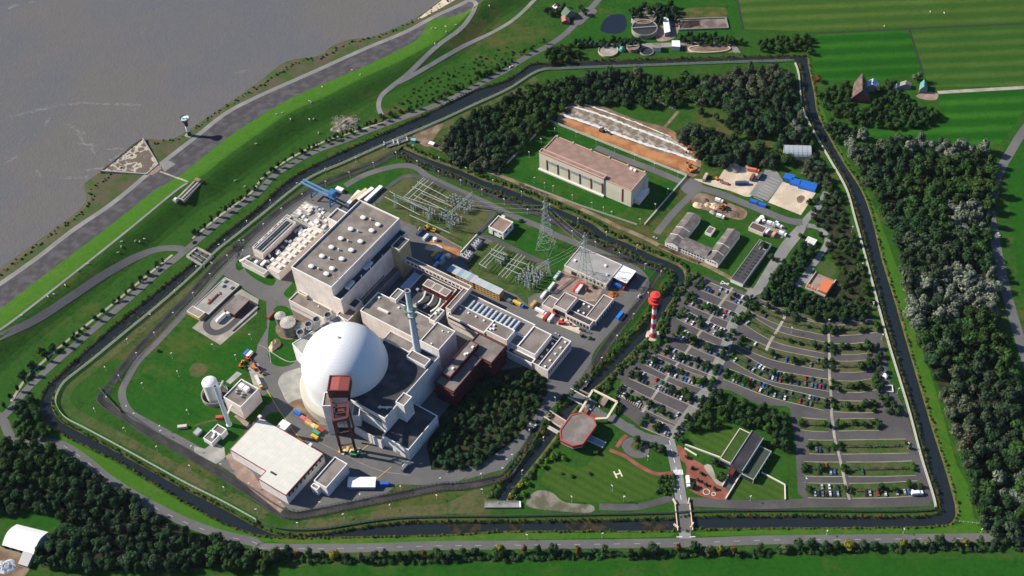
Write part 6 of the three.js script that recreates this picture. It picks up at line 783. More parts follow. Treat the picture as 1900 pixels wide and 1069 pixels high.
{ // visitor centre
  const o = thing('visitor_centre', 'visitor centre with green turf roof and dark glass lean to', 'visitor centre'), Gr = rect(tI(872, 668, 965, 712, 1130, 465, 1035, 430), 7), g = Gr.uv; vol(o, Gr, 0, 7, mConcrete, mDry, 0.4, std([0.66, 0.60, 0.48], 0.7), 0.5);
  const F = (u, v, y) => { const p = fromUV([u, v]); return [p[0], y, p[1]]; }, uA = g[1] + 0.05, uB = uA + 9.5, uC = uvAt(tI(1310, 595), 5)[0], v0 = g[2] - 1.5, v1 = g[3] + 1; const b = M(); b.quad(F(uA, v1, 9.5), F(uB, v1, 7.2), F(uB, v0, 7.2), F(uA, v0, 9.5)).quad(F(uA, v0, 9.5), F(uB, v0, 7.2), F(uB, v0, 0), F(uA, v0, 0)).quad(F(uB, v1, 7.2), F(uA, v1, 9.5), F(uA, v1, 0), F(uB, v1, 0)).quad(F(uA, v0, 9.5), F(uA, v0, 0), F(uA, v1, 0), F(uA, v1, 9.5)).quad(F(uB, v0, 0), F(uB, v0, 7.2), F(uB, v1, 7.2), F(uB, v1, 0)); b.build('lean_to_roof', roofDark, o); for (const u of [uA, uB]) M().bar(F(u, v0, u === uA ? 9.7 : 7.3), F(u, v1, u === uA ? 9.7 : 7.3), 0.5).build('roof_edge', galv, o);
  const R2 = rectUV(uB + 0.1, uC, v0 - 1, v1 - 6); vol(o, R2, 0, 5, glass, std([0.035, 0.05, 0.03], 0.9), 0.5, galv, 0.5); for (let k = 0; k <= 6; k++) { const p = lerp2(R2[1], R2[2], k / 6); M().bar([p[0], 0, p[1]], [p[0], 5, p[1]], 0.4).build('mullion', offWhite, o); } onWall(o, Gr, 0, 0.05, 0.95, 1, 4.5, glass); const e = rectUV(uA + 0.5, uA + 4.5, v0 - 5, v0 - 0.05); vol(o, e, 0, 5, maroon, maroon, 0.3, maroon); base2(o, Gr);
  const w = (label, a, b, h, m = std([0.66, 0.60, 0.50], 0.7)) => { const k = thing('garden_wall', label, 'wall'); M().bar([a[0], h / 2, a[1]], [b[0], h / 2, b[1]], 0.8, h).build('wall_panel', m, k); centre(k, ...a); }; w('pale wall running down from the visitor centre to the service road', at(tI, 1040, 812), at(tI, 920, 1010), 2); w('shorter pale wall beside the dark visitor centre entrance', at(tI, 965, 775), at(tI, 890, 905), 2); w('pale wall along the lawn east of the visitor centre', at(tI, 1215, 790), at(tI, 1408, 892), 1.2); w('pale wall closing the visitor lawn towards the car park', at(tI, 1408, 892), at(tI, 1412, 1015), 1.2); w('upper pale wall of the ramp beside the red plaza', at(tI, 580, 560), at(tI, 870, 668), 1.5); w('lower pale wall of the ramp beside the red plaza', at(tI, 580, 590), at(tI, 680, 650), 1.2); const cc = M(); for (const [x, y, r] of [[760, 950, 2.6], [820, 968, 1.6]]) { const p = at(tI, x, y); cc.lathe(p[0], p[1], [[r, 0.1], [r, 0.5], [r - 0.4, 0.5], [r - 0.4, 0.1]], 16); } tag(cc.build('ring_bench', offWhite), 'pale ring benches at the lower corner of the red plaza', 'bench');
  lorry('white bus waiting at the edge of the red plaza', at(tI, 608, 868, 1.5), 1.62, white, white, 7, 'bus', 'bus'); sheet('entrance_court', W2(tI(965, 780, 1035, 815, 945, 940, 890, 910)), 0.18, mDarkAsphalt, 'dark sunken court in front of the visitor centre entrance', 'court');
}
{ // road markings: crossings, dashes
  const dash = (label, line, step, len, w, mat, y = 0.2) => { const b = M(); for (const [x, z, a] of along(line, step)) { const c = Math.cos(a), s = Math.sin(a); b.flat([[x - s * w / 2, z + c * w / 2], [x + len * c - s * w / 2, z + len * s + c * w / 2], [x + len * c + s * w / 2, z + len * s - c * w / 2], [x + s * w / 2, z - c * w / 2]], y); } structure(b.build('road_markings', mat), label, 'road marking'); };
  dash('white broken centre line of the public road', smooth(W2([...tg(1661, 822, 900, 832, 0, 840), ...th(1400, 820, 0, 840), ...ti(1200, 876, 600, 892, 0, 882), ...tj(1391, 899, 1200, 853, 1000, 783, 800, 683, 600, 562, 450, 442, 330, 362)]), 5), 14, 4.5, 0.26, std([0.42, 0.42, 0.4], 0.8)); dash('white broken centre line of the entrance road', smooth(W2([...th(1308, 720, 1290, 560, 1272, 440, 1250, 300, 1222, 180, 1195, 70)]), 4), 8, 4, 0.4, lineWhite);
  for (const [x, y, n, l] of [[1228, 303, 7, 'zebra crossing at the end of the red brick path']]) { const b = M(); for (let k = 0; k < n; k++) { const p = at(th, x + k * 10, y); b.flat([[p[0], p[1] - 2.2], [p[0] + 0.7, p[1] - 2.2], [p[0] + 0.7, p[1] + 2.2], [p[0], p[1] + 2.2]], 0.21); } structure(b.build('zebra_crossing', lineWhite), l, 'road marking'); }
  const stop = M(); for (const [x, y] of [[1268, 775], [1365, 775]]) { const p = at(th, x, y); stop.flat([[p[0] - 2, p[1]], [p[0] + 2, p[1]], [p[0] + 2, p[1] + 0.6], [p[0] - 2, p[1] + 0.6]], 0.22); } structure(stop.build('stop_line', lineWhite), 'white stop lines where the entrance road meets the public road', 'road marking');
}
{ // red and white lighthouse
  const o = thing('lighthouse', 'red and white banded lighthouse with red lantern beside the car park', 'lighthouse'), [x, z] = at(tJ, 408, 645); const rd = std([0.62, 0.045, 0.04], 0.5), wh = std([0.75, 0.74, 0.72], 0.5); M().cyl(x + 0.5, z - 1, 6.5, 6.3, 0, 0.7, 8).build('plinth', mPaleSand, o); const N = 7, r = (t) => 2.35 - 0.75 * t; for (let k = 0; k < N; k++) M().lathe(x, z, [[r(k / N), 0.6 + 40 * k / N], [r((k + 1) / N), 0.6 + 40 * (k + 1) / N]], 24).build(k % 2 ? 'white_band' : 'red_band', k % 2 ? wh : rd, o);
  M().lathe(x, z, [[1.6, 40], [2, 41], [4.6, 43.5], [5.2, 44], [5.2, 45], [4.9, 45]], 28).build('gallery', rd, o); M().lathe(x, z, [[4.9, 45.1], [3.8, 45.2], [3.6, 48]], 28).build('watch_room', rd, o); M().lathe(x, z, [[3.6, 48], [4.3, 48.2], [4.3, 48.8], [3.3, 49], [3.2, 51]], 28).build('lantern', std([0.5, 0.035, 0.035], 0.5), o); M().lathe(x, z, [[3.9, 51], [3.9, 51.5], [0, 52.6]], 28).build('cap', rd, o); for (let k = 0; k < 10; k++) { const a = k / 10 * 2 * Math.PI; M().box(x + 3.45 * Math.cos(a), 46, z + 3.45 * Math.sin(a), 0.9, 1.2, 0.9, a).build('window', dark, o); } based(o, x, z);
}
// ---------------------------------------------------------------- interim storage hall and its surroundings
sheet('hall_lawn', W2(tL(-240, 620, 180, 200, 210, 215, 1310, 655, 960, 1060, 900, 1050, -30, 730)), 0.06, mLawn, 'lawn enclosed round the long storage hall', 'lawn');
{
  const o = thing('storage_hall', 'long cream storage hall with reddish flat roof and dark wall slits', 'storage hall'), P = rect(tL(215, 332, 980, 625, 820, 762), 20), p = P.uv; vol(o, P, 0, 20, wallCream, roofPink, 0.8, std([0.50, 0.30, 0.24], 0.7), 0.7);
  const fr = rectUV(p[0] - 0.3, uvAt(tL(652, 640), 22)[0], p[2] - 0.7, p[2] + 4.2); vol(o, fr, 0, 22, wallCream, roofPink, 0.8, std([0.56, 0.36, 0.30], 0.7), 0.6); for (let k = 0; k < 6; k++) onWall(o, fr, 0, 0.112 + k * 0.172, 0.131 + k * 0.172, 3, 15.2, maroon, 'wall_slit', 0.3); for (let k = 0; k < 5; k++) onWall(o, fr, 0, 0.15 + k * 0.172, 0.28 + k * 0.172, 12, 15, wallGrey, 'louvre_panel', 0.12);
  onWall(o, P, 0, 0.9, 0.916, 2.5, 18, maroon, 'wall_slit', 0.2); onWall(o, fr, 0, -0.01, 1.01, 0.1, 1.6, offWhite, 'plinth', 1.6); onWall(o, fr, 0, 0, 1, 20.4, 21, std([0.4, 0.14, 0.1], 0.7), 'red_band', 0.1); M().prism(rectUV(p[1] + 0.05, p[1] + 5, p[2] + 6, p[3] - 3), 0, 6).build('loading_annex', wallWhite, o); M().prism(rectUV(p[1] + 0.05, p[1] + 2.5, p[3] - 6, p[3] - 1), 0, 16).build('stair_tower', wallCream, o); for (const t of [0.02, 0.2, 0.4, 0.6, 0.8, 0.98]) { const q = fromUV([p[0] + (p[1] - p[0]) * t, p[3] - 0.4]); M().box(q[0], 19.6, q[1], 1.2, 1.6, 1.2, THETA).build('roof_post', std([0.6, 0.4, 0.34], 0.7), o); } for (const t of [0.85, 0.89]) { const q = fromUV([p[0] + (p[1] - p[0]) * t, p[3] - 3]); M().box(q[0], 19.3, q[1], 2.4, 1.6, 2, THETA).build('air_unit', white, o); } base2(o, P);
}
road('hall_road', tL(560, 415, 760, 500, 1000, 590, 1240, 690, 1420, 760), 7, mAsphalt, 'grey drive behind the storage hall', 0.12); road('field_road', [...tL(1420, 760, 1330, 830, 1200, 960, 1060, 1130), ...tC(1000, 90), ...tC(1060, 60)].slice(0, 4), 6.5, mAsphalt, 'road past the lower end of the storage hall lawn', 0.12); quickSheet('road_junction', tM(200, 330, 290, 320, 380, 380, 330, 430, 260, 450, 190, 400), 0.125, mAsphalt, 'junction below the storage hall', 'road'); road('site_road', tM(290, 380, 480, 430, 800, 555, 1100, 670, 1200, 680), 7.5, mAsphalt, 'grey road along the contractors yard', 0.13); road('site_road', tM(1400, 430, 1320, 560, 1220, 670, 1180, 760, 1060, 920, 960, 1069), 6, mPaleRoad, 'pale road curving down from the yard to the car park', 0.12); road('canal_path', [...tp(800, 268), ...tB(830, 50, 1000, 110, 1425, 290), ...tL(-80, 720, 200, 820, 600, 1000, 780, 1090), ...tC(780, 20, 990, 110, 1160, 200, 1425, 310), ...tN(0, 330, 400, 500, 590, 600, 800, 720)], 4, mBrownEarth, 'brown track along the canal beside the storage hall and housing', 0.1);
quickSheet('storage_ground', tb(880, 745, 1050, 680, 1010, 740, 980, 790, 960, 810), 0.09, mBrownEarth, 'bare ground at the wood edge by the weir', 'soil'); { const o = thing('green_cabin', 'small turquoise cabin beside the weir bridge', 'cabin'), p = at(tb, 883, 780); M().box(p[0], 0, p[1], 4.5, 2.5, 3, 0.4).build('wall', std([0.1, 0.35, 0.33], 0.6), o); M().box(p[0], 2.5, p[1], 4.8, 0.3, 3.3, 0.4).build('roof', std([0.16, 0.42, 0.42], 0.6), o); centre(o, ...p); const k = thing('white_cabin', 'little white hut at the edge of the upper wood', 'cabin'), q = at(tb, 983, 800); M().box(q[0], 0, q[1], 5, 2.4, 3.4, 0.5).build('wall', mPaleSand, k); M().box(q[0], 2.4, q[1], 5.4, 0.4, 3.8, 0.5).build('roof', white, k); centre(k, ...q); }
// excavation strip
quickSheet('excavation', tL(240, 190, 400, 30, 560, 60, 900, 190, 1180, 270, 1330, 410, 1425, 510, 1420, 600, 1370, 660, 1300, 640, 800, 440, 300, 230), 0.09, mBrownEarth, 'long excavated strip of brown earth behind the storage hall', 'excavation'); sheet('orange_soil', W2(tL(250, 195, 330, 180, 700, 310, 1000, 430, 1130, 475, 1250, 480, 1390, 530, 1400, 580, 1360, 640, 1240, 590, 1000, 520, 700, 400, 420, 280)), 0.13, mOrange, 'bright orange soil along the lower side of the excavation', 'soil'); sheet('pale_gravel_bed', W2(tL(300, 150, 420, 70, 800, 230, 1170, 330, 1290, 420, 1390, 520, 1240, 470, 700, 280)), 0.11, stone([0.17, 0.13, 0.095], [0.36, 0.33, 0.28], 0.6, 26), 'pale grey gravel bed in the excavation', 'gravel'); sheet('orange_soil', W2(tL(1150, 290, 1250, 300, 1330, 390, 1425, 480, 1425, 540, 1340, 460, 1250, 380)), 0.12, mOrange, 'orange soil at the narrow end of the excavation', 'soil');
{ const strips = [[tL(390, 35, 640, 120, 900, 215, 1180, 330), 1.2, 'upper white sheeting strip in the excavation'], [tL(355, 75, 600, 150, 900, 265, 1250, 405, 1330, 450), 2.3, 'middle white sheeting strip in the excavation'], [tL(290, 150, 520, 225, 800, 330, 1000, 400, 1200, 460, 1390, 525), 3.0, 'lower crumpled white sheeting strip in the excavation']]; reseed(31); for (const [p, w, l] of strips) { const c = smooth(W2(p), 2.2), L = offset(c, -w / 2).map((q) => [q[0] + rr(-0.9, 0.9), q[1] + rr(-0.9, 0.9)]), R = offset(c, w / 2).map((q) => [q[0] + rr(-0.6, 0.6), q[1] + rr(-0.6, 0.6)]), m = c, hs = c.map(() => rr(0.2, 0.7)); tag(M().strip(L, m, 0.14, (i) => hs[i]).strip(m, R, (i) => hs[i], 0.14).build('white_sheeting', std([0.56, 0.55, 0.53], 0.8)), l, 'sheeting'); } reseed(8); const st = M(); for (let i = 0; i < 110; i++) { const t = rnd(), p = at(tL, 1000 + 220 * t + rr(-15, 15), 30 + 70 * t * t + rr(-14, 14)), s = rr(0.5, 1.5); st.box(p[0], 0, p[1], s, s * 0.8, s, rr(0, 3)); } tag(st.build('rubble_row', mGravelPale), 'row of pale rubble between excavation and wood', 'rubble', null, 'stuff'); ribbon('earth_track', smooth(W2(tL(1240, 120, 1180, 190, 1120, 260)), 4), 3, 0.12, mBrownEarth, 'brown track at the rubble row', 'path'); }
// contractors yard
quickSheet('yard_sand', tM(300, 320, 480, 330, 560, 240, 650, 220, 760, 230, 830, 280, 800, 420, 760, 470, 600, 420, 420, 370), 0.1, mPaleSand, 'sandy ground of the contractors yard', 'yard'); sheet('grey_parking', W2(tM(890, 245, 985, 255, 1040, 340, 910, 505, 760, 450, 860, 300)), 0.12, mPaleRoad, 'grey parking place with faint bay lines', 'yard'); { const b = M(); for (let k = 0; k < 9; k++) { const a = at(tM, 1010 - k * 17, 345 + k * 20), c = at(tM, 930 - k * 17, 310 + k * 20); b.bar([a[0], 0.13, a[1]], [c[0], 0.13, c[1]], 0.6, 0.04); } structure(b.build('bay_lines', stone([0.3, 0.29, 0.27], [0.36, 0.35, 0.33], 0.2, 20)), 'faint bay lines of the grey parking place', 'road marking'); } sheet('sand_square', W2(tM(1035, 345, 1310, 435, 1185, 620, 915, 515)), 0.12, mPaleSand, 'square of pale sand beside the blue containers', 'yard'); quickSheet('dark_stain', tM(1150, 480, 1190, 455, 1220, 470, 1200, 510, 1170, 525), 0.15, mBrownEarth, 'dark stain on the pale sand square', 'soil'); sheet('yard_verge', W2(tM(400, 375, 440, 375, 880, 540, 1160, 650, 1180, 695, 800, 560)), 0.11, mLawn, 'green strip between road and contractors yard', 'verge'); sheet('yard_verge', W2(tM(1320, 440, 1390, 410, 1260, 640, 1185, 625)), 0.11, mLawn, 'green strip beside the sand square', 'verge');
heap('grey_sand_heap', 'conical grey sand heap at the edge of the contractors yard', 'sand heap', at(tM, 635, 235), 7, 6, 6, mGravelPale, 21); heap('small_sand_heap', 'small sand heap beside the red lorry in the contractors yard', 'sand heap', at(tM, 742, 225), 3.4, 3, 2.4, mPaleSand, 22); [[1090, 300, 'left blue container block at the sand square', 9], [1145, 340, 'middle blue container block at the sand square', 9], [1245, 370, 'right large blue container block at the sand square', 15]].forEach(([x, y, l, L]) => { container(l, at(tM, x, y, 3), 0.48, L, blue, 3, L > 10 ? 9 : 7, 'blue container blocks'); }); [[795, 505, 'blue container at the roadside left of its twin'], [865, 532, 'blue container at the roadside right of its twin']].forEach(([x, y, l]) => container(l, at(tM, x, y, 2), 0.5, 7, blue, 2.7, 3)); lorry('orange red site lorry beside the small sand heap', at(tM, 795, 250, 1.5), 0.4, orange, std([0.62, 0.14, 0.08], 0.5), 8); lorry('navy tipper lorry standing on the sand', at(tM, 700, 360, 1), 0.05, blue, std([0.04, 0.07, 0.16], 0.6), 10); lorry('dark red trailer beside the orange site lorry', at(tM, 785, 310, 1), -1, std([0.2, 0.05, 0.04], 0.6), std([0.2, 0.06, 0.05], 0.6), 6); lorry('dark flatbed at the edge of the grey parking', at(tM, 845, 300, 1), -0.9, std([0.1, 0.1, 0.1], 0.6), std([0.08, 0.08, 0.08], 0.6), 7); container('rust brown skip at the yard entrance', at(tM, 560, 355, 1), 0.5, 6, std([0.26, 0.10, 0.06], 0.7), 1.6, 2.4); excavator('orange mini excavator at the edge of the contractors yard', at(tM, 490, 325), 1, orange, 0.9); lorry('cream lorry parked at the excavation end', at(tM, 395, 310, 1), -1.1, mPaleSand, std([0.4, 0.34, 0.24], 0.7), 7);
quickSheet('material_yard', tM(290, 460, 380, 440, 560, 510, 740, 590, 700, 660, 590, 640, 430, 590, 300, 540), 0.1, mBrownEarth, 'earthy material yard below the road', 'yard'); [[340, 540, mSand, 6, 3.5, 2.2, 'tan heap at the left end of the material yard'], [395, 500, std([0.12, 0.11, 0.11], 0.9), 3.5, 3, 2, 'dark grey heap in the material yard'], [420, 535, mSand, 4, 3, 2, 'tan heap in the middle of the material yard'], [470, 545, mPaleSand, 6, 4, 2, 'pale heap right of the tan ones'], [460, 595, mGravelPale, 3.4, 2.6, 1.4, 'grey gravel heap at the lower edge of the material yard'], [640, 615, std([0.12, 0.075, 0.05], 0.9), 6, 4.5, 1, 'low dark soil heap at the right end of the material yard']].forEach(([x, y, m, a, b, h, l], i) => heap('material_heap', l, 'heap', at(tM, x, y), a, b, h, m, 60 + i, 0.5)); excavator('orange red digger beside the heaps in the material yard', at(tM, 540, 565), 2.5, orange, 1.4); for (const [x, y, l, m] of [[510, 505, 'white van at the upper edge of the material yard', white], [520, 635, 'white van at the lower edge of the material yard', white]]) lorry(l, at(tM, x, y, 1), 0.5, m, m, 5, 'van', 'van');
{ // three winged house, low block and huts
  const o = thing('office_wings', 'white three winged house with weathered grey pitched roofs', 'office building'), A = rect(tN(63, 300, 170, 345, 345, 110, 255, 65), 6), B = rect(tN(400, 440, 505, 475, 675, 245, 590, 198), 6), a = A.uv, b = B.uv, rf = stone([0.13, 0.115, 0.105], [0.21, 0.185, 0.165], 0.5, 20), ph = (u0, u1, v0, v1, along, nm) => { const F = (u, v, y) => { const p = fromUV([u, v]); return [p[0], y, p[1]]; }, m = M(), e = 0.5; M().sides(rectUV(u0, u1, v0, v1), 0, 6).build('wall', wallWhite, o); if (along === 'v') { const c = (u0 + u1) / 2; m.quad(F(u0 - e, v0 - e, 5.9), F(c, v0 - e, 8.2), F(c, v1 + e, 8.2), F(u0 - e, v1 + e, 5.9)).quad(F(c, v0 - e, 8.2), F(u1 + e, v0 - e, 5.9), F(u1 + e, v1 + e, 5.9), F(c, v1 + e, 8.2)); M().tri(F(u0, v0, 6), F(c, v0, 8.1), F(u1, v0, 6)).tri(F(u0, v1, 6), F(u1, v1, 6), F(c, v1, 8.1)).build('gable', wallWhite, o); } else { const c = (v0 + v1) / 2; m.quad(F(u0, v0 - e, 5.9), F(u1, v0 - e, 5.9), F(u1, c, 8.1), F(u0, c, 8.1)).quad(F(u0, c, 8.1), F(u1, c, 8.1), F(u1, v1 + e, 5.9), F(u0, v1 + e, 5.9)); } m.build('roof', rf, o); }; ph(a[0], a[1], a[2], a[3], 'v'); ph(b[0], b[1], b[2], b[3], 'v'); const c = [a[1] + 0.05, b[0] - 0.05, a[2] + 0.8, a[2] + 13]; ph(c[0], c[1], c[2], c[3], 'u'); for (const q of [a, b]) for (const v of [(q[2] + q[3]) / 2, q[2] + 10]) { const p = fromUV([q[0] - 0.5, v]), m2 = fromUV([(q[0] + q[1]) / 2, v]), e = fromUV([q[1] + 0.5, v]); M().bar([p[0], 6.1, p[1]], [m2[0], 8.4, m2[1]], 0.4).bar([m2[0], 8.4, m2[1]], [e[0], 6.1, e[1]], 0.4).build('fire_wall', offWhite, o); } windowRow(o, rectUV(a[0], a[1], a[2], a[3]), 0, 4, 0.1, 0.9, 1, 2.4, 0.5); windowRow(o, rectUV(...c), 0, 9, 0.03, 0.97, 3.6, 5, 0.6); windowRow(o, rectUV(...c), 0, 9, 0.03, 0.97, 0.8, 2.2, 0.6); windowRow(o, rectUV(b[0], b[1], b[2], b[3]), 0, 4, 0.1, 0.9, 3.4, 4.8, 0.5); windowRow(o, rectUV(b[0], b[1], b[2], b[3]), 1, 12, 0.03, 0.97, 3.4, 4.8, 0.6, std([0.3, 0.38, 0.5], 0.4)); windowRow(o, rectUV(a[0], a[1], a[2], a[3]), 1, 7, 0.4, 0.97, 3.4, 4.8, 0.6, std([0.3, 0.38, 0.5], 0.4)); base2(o, A);
  quickSheet('courtyard', tN(260, 280, 350, 140, 480, 190, 560, 250, 450, 360, 380, 350), 0.07, mLawn, 'lawn courtyard between the house wings', 'lawn'); const k = thing('courtyard_shed', 'small grey shed in the courtyard of the house', 'shed'), K = rect(tN(405, 225, 430, 175, 480, 195, 440, 245), 3); vol(k, K, 0, 3, wallWhite, rf, 0.2, offWhite); base2(k, K);
  const d = thing('flat_black_block', 'long low block with black flat roof and rows of skylights', 'office building'), D = rect(tN(605, 612, 712, 648, 940, 325, 840, 290), 4), q = D.uv; vol(d, D, 0, 4, wallWhite, std([0.045, 0.043, 0.045], 0.9), 0.3, std([0.3, 0.29, 0.28], 0.7), 0.4); for (let i = 0; i < 9; i++) for (let j = 0; j < 2; j++) { const p = fromUV([q[0] + (q[1] - q[0]) * (0.2 + 0.55 * j), q[2] + (q[3] - q[2]) * (0.12 + i * 0.075)]); M().box(p[0], 3.7, p[1], 2.2, 0.5, 0.9, THETA).build('skylight', dark, d); } for (let i = 0; i < 6; i++) { const p = fromUV([q[0] + (q[1] - q[0]) * (0.2 + 0.12 * i), q[3] - 4 - (i % 3) * 2.4]); M().box(p[0], 3.7, p[1], i % 2 ? 3 : 0.7, 0.7, i % 2 ? 0.7 : 4, THETA).build('roof_duct', steel, d); } base2(d, D); const s = thing('brown_roof_shed', 'shed with dark brown roof beside the scrap parking', 'shed'), Sx = rect(tN(755, 185, 800, 145, 905, 190, 870, 235), 4); vol(s, Sx, 0, 4, wallCream, std([0.10, 0.06, 0.05], 0.8), 0.3, offWhite); base2(s, Sx); quickSheet('scrap_parking', tN(800, 140, 830, 110, 920, 130, 1020, 160, 1060, 200, 1020, 280, 940, 260, 870, 240), 0.1, mPaleRoad, 'grey parking with vans and trailers beside the brown roofed shed', 'yard'); reseed(5); const vl = ['white trailer first from the brown shed', 'white trailer second from the brown shed', 'white van in the middle of the scrap parking', 'grey trailer near the road bend', 'white van nearest the road bend', 'pale trailer at the lower side of the scrap parking', 'orange striped trailer at the lower side of the scrap parking', 'white van at the lower right of the scrap parking']; [[840, 130], [870, 125], [935, 160], [975, 165], [1000, 180], [905, 225], [965, 245], [1035, 245]].forEach(([x, y], i) => lorry(vl[i], at(tN, x, y, 1), pick([0.5, 0.6, -0.9, 1.4]), i === 6 ? orange : white, i === 6 ? std([0.6, 0.3, 0.2], 0.5) : i === 3 ? wallGrey : white, 4.5, 'van', i % 3 === 2 || i === 4 || i === 7 ? 'van' : 'trailer'));
  const w = thing('white_roof_pavilion', 'small pavilion with white flat roof among trees by the bend', 'pavilion'), Wq = rect(tN(1222, 300, 1240, 268, 1318, 290, 1290, 335), 3.5); vol(w, Wq, 0, 3.5, wallGrey, roofWhite, 0.15, white); base2(w, Wq); road('pavilion_drive', tN(1240, 170, 1330, 190, 1390, 240, 1405, 300, 1370, 380, 1270, 520, 1180, 640), 5, mPaleRoad, 'pale drive round the white pavilion', 0.12); quickSheet('drive_yard', tN(930, 610, 1000, 640, 1130, 680, 1230, 660, 1290, 560, 1180, 620, 1100, 660, 960, 600), 0.11, mPaleRoad, 'pale drive to the orange roofed building', 'yard'); const rr2 = thing('orange_roof_workshop', 'workshop with bright orange corrugated roof and open frame yard', 'workshop'), Rq = rect(tN(1355, 670, 1390, 615, 1450, 640, 1390, 725), 5); M().sides(Rq, 0, 5).build('wall', mBrickPale, rr2); M().prism(inset(Rq, -0.5), 5, 5.4, true).build('roof', std([0.58, 0.16, 0.06], 0.6), rr2); const Yq = rect(tN(1255, 640, 1330, 570, 1430, 610, 1385, 760), 0.2); M().prism(Yq, 0, 0.3).build('yard_slab', mBrickPale, rr2); const Eq = Yq.uv; for (const [i, j] of [[0, 3], [1, 2], [0, 1]]) M().bar([Yq[i][0], 0.9, Yq[i][1]], [Yq[j][0], 0.9, Yq[j][1]], 0.5, 1.8).build('side_wall', i === 1 ? offWhite : mPaleSand, rr2); for (let i = 0; i < 4; i++) { const p = fromUV([Eq[0] + 2 + i * 2.5, Eq[2] + 3]); M().box(p[0], 0.3, p[1], 2, 1.8, 3, THETA).build('material_box', i % 2 ? steel : orange, rr2); } base2(rr2, Rq); quickSheet('rough_lawn', tN(1300, 470, 1350, 440, 1425, 460, 1480, 520, 1440, 600, 1330, 540), 0.08, mDry, 'rough grass behind the orange roofed workshop', 'lawn');
  const dm = thing('arched_greenhouse', 'arched silvery hall among the trees near the upper moat bend', 'greenhouse'), c0 = at(tM, 1155, 90, 2), an = 0.15; { const m = M(), N = 10; for (let i = 0; i < N; i++) { const t0 = i / N * Math.PI, t1 = (i + 1) / N * Math.PI, P = (t, s) => { const x = s * 12, z = Math.cos(t) * 7.5; return [c0[0] + x * Math.cos(an) - z * Math.sin(an), Math.sin(t) * 6, c0[1] + x * Math.sin(an) + z * Math.cos(an)]; }; m.quad(P(t0, -1), P(t0, 1), P(t1, 1), P(t1, -1)); m.tri(P(t0, 1), P(Math.PI / 2, 1).map((v, k) => k === 1 ? 0 : v), P(t1, 1)).tri(P(t1, -1), P(Math.PI / 2, -1).map((v, k) => k === 1 ? 0 : v), P(t0, -1)); } m.build('arched_roof', std([0.34, 0.38, 0.40], 0.4), dm); const r = M(); for (let k = 0; k <= 6; k++) for (let i = 0; i < 10; i++) { const P = (t) => { const x = -12 + k * 4, z = Math.cos(t) * 7.6; return [c0[0] + x * Math.cos(an) - z * Math.sin(an), Math.sin(t) * 6.1, c0[1] + x * Math.sin(an) + z * Math.cos(an)]; }; r.bar(P(i / 10 * Math.PI), P((i + 1) / 10 * Math.PI), 0.2); } r.build('arch_ribs', steel, dm); } centre(dm, ...c0);
}
{ // white arched hall in the lower left corner
  const o = thing('arched_hall', 'white arched tent hall in the lower left corner', 'hall'), q = tj(5, 895, 175, 945, 255, 825, 85, 783).map((p) => G(...p, 6)), [a, b] = q, c = q[3], N = 10, m = M(), H = (t) => 4 + 4 * Math.sin(t * Math.PI), P = (s, t) => { const p = lerp2(lerp2(a, b, s), lerp2(q[3], q[2], s), t); return [p[0], H(t), p[1]]; }; for (let i = 0; i < N; i++) m.quad(P(0, i / N), P(1, i / N), P(1, (i + 1) / N), P(0, (i + 1) / N)); m.build('roof_membrane', white, o); const w = M(); for (const s of [0, 1]) for (let i = 0; i < N; i++) { const p = P(s, i / N), r = P(s, (i + 1) / N); w.quad(p, r, [r[0], 0, r[2]], [p[0], 0, p[2]]); } w.build('gable_wall', std([0.5, 0.5, 0.5], 0.7), o); M().quad([a[0], 0, a[1]], [b[0], 0, b[1]], [b[0], 1.5, b[1]], [a[0], 1.5, a[1]]).build('side_wall', dark, o); for (const s of [0.02, 0.25, 0.5, 0.75, 0.98]) { const p = lerp2(a, b, s); M().bar([p[0], 0, p[1]], [p[0], 4, p[1]], 0.4).build('post', steel, o); } base2(o, q);
  const k = thing('lean_to_shed', 'grey lean to shed attached to the white arched hall', 'shed'), K = W2(tj(100, 1000, 145, 1015, 172, 955, 125, 940), 4); M().sides(K, 0, 3.6).build('wall', wallGrey, k); M().prism(inset(K, -0.4), 3.6, 3.9, true).build('roof', std([0.42, 0.41, 0.39], 0.6), k); base2(k, K); quickSheet('farm_yard', tj(-60, 870, 20, 920, 170, 970, 120, 1080, -60, 1080), 0.06, mBrownEarth, 'brown yard in front of the arched hall', 'yard'); heap('rubble_heap', 'white and blue tarpaulin heap in the lower left corner', 'heap', at(tj, 25, 1020), 9, 6, 3, stone([0.35, 0.37, 0.4], [0.62, 0.63, 0.64], 0.6, 10), 91); quickSheet('clearing', tj(-60, 690, 80, 720, 230, 700, 320, 740, 260, 820, 120, 780, -60, 830), 0.05, mField, 'small meadow clearing above the arched hall', 'meadow');
}
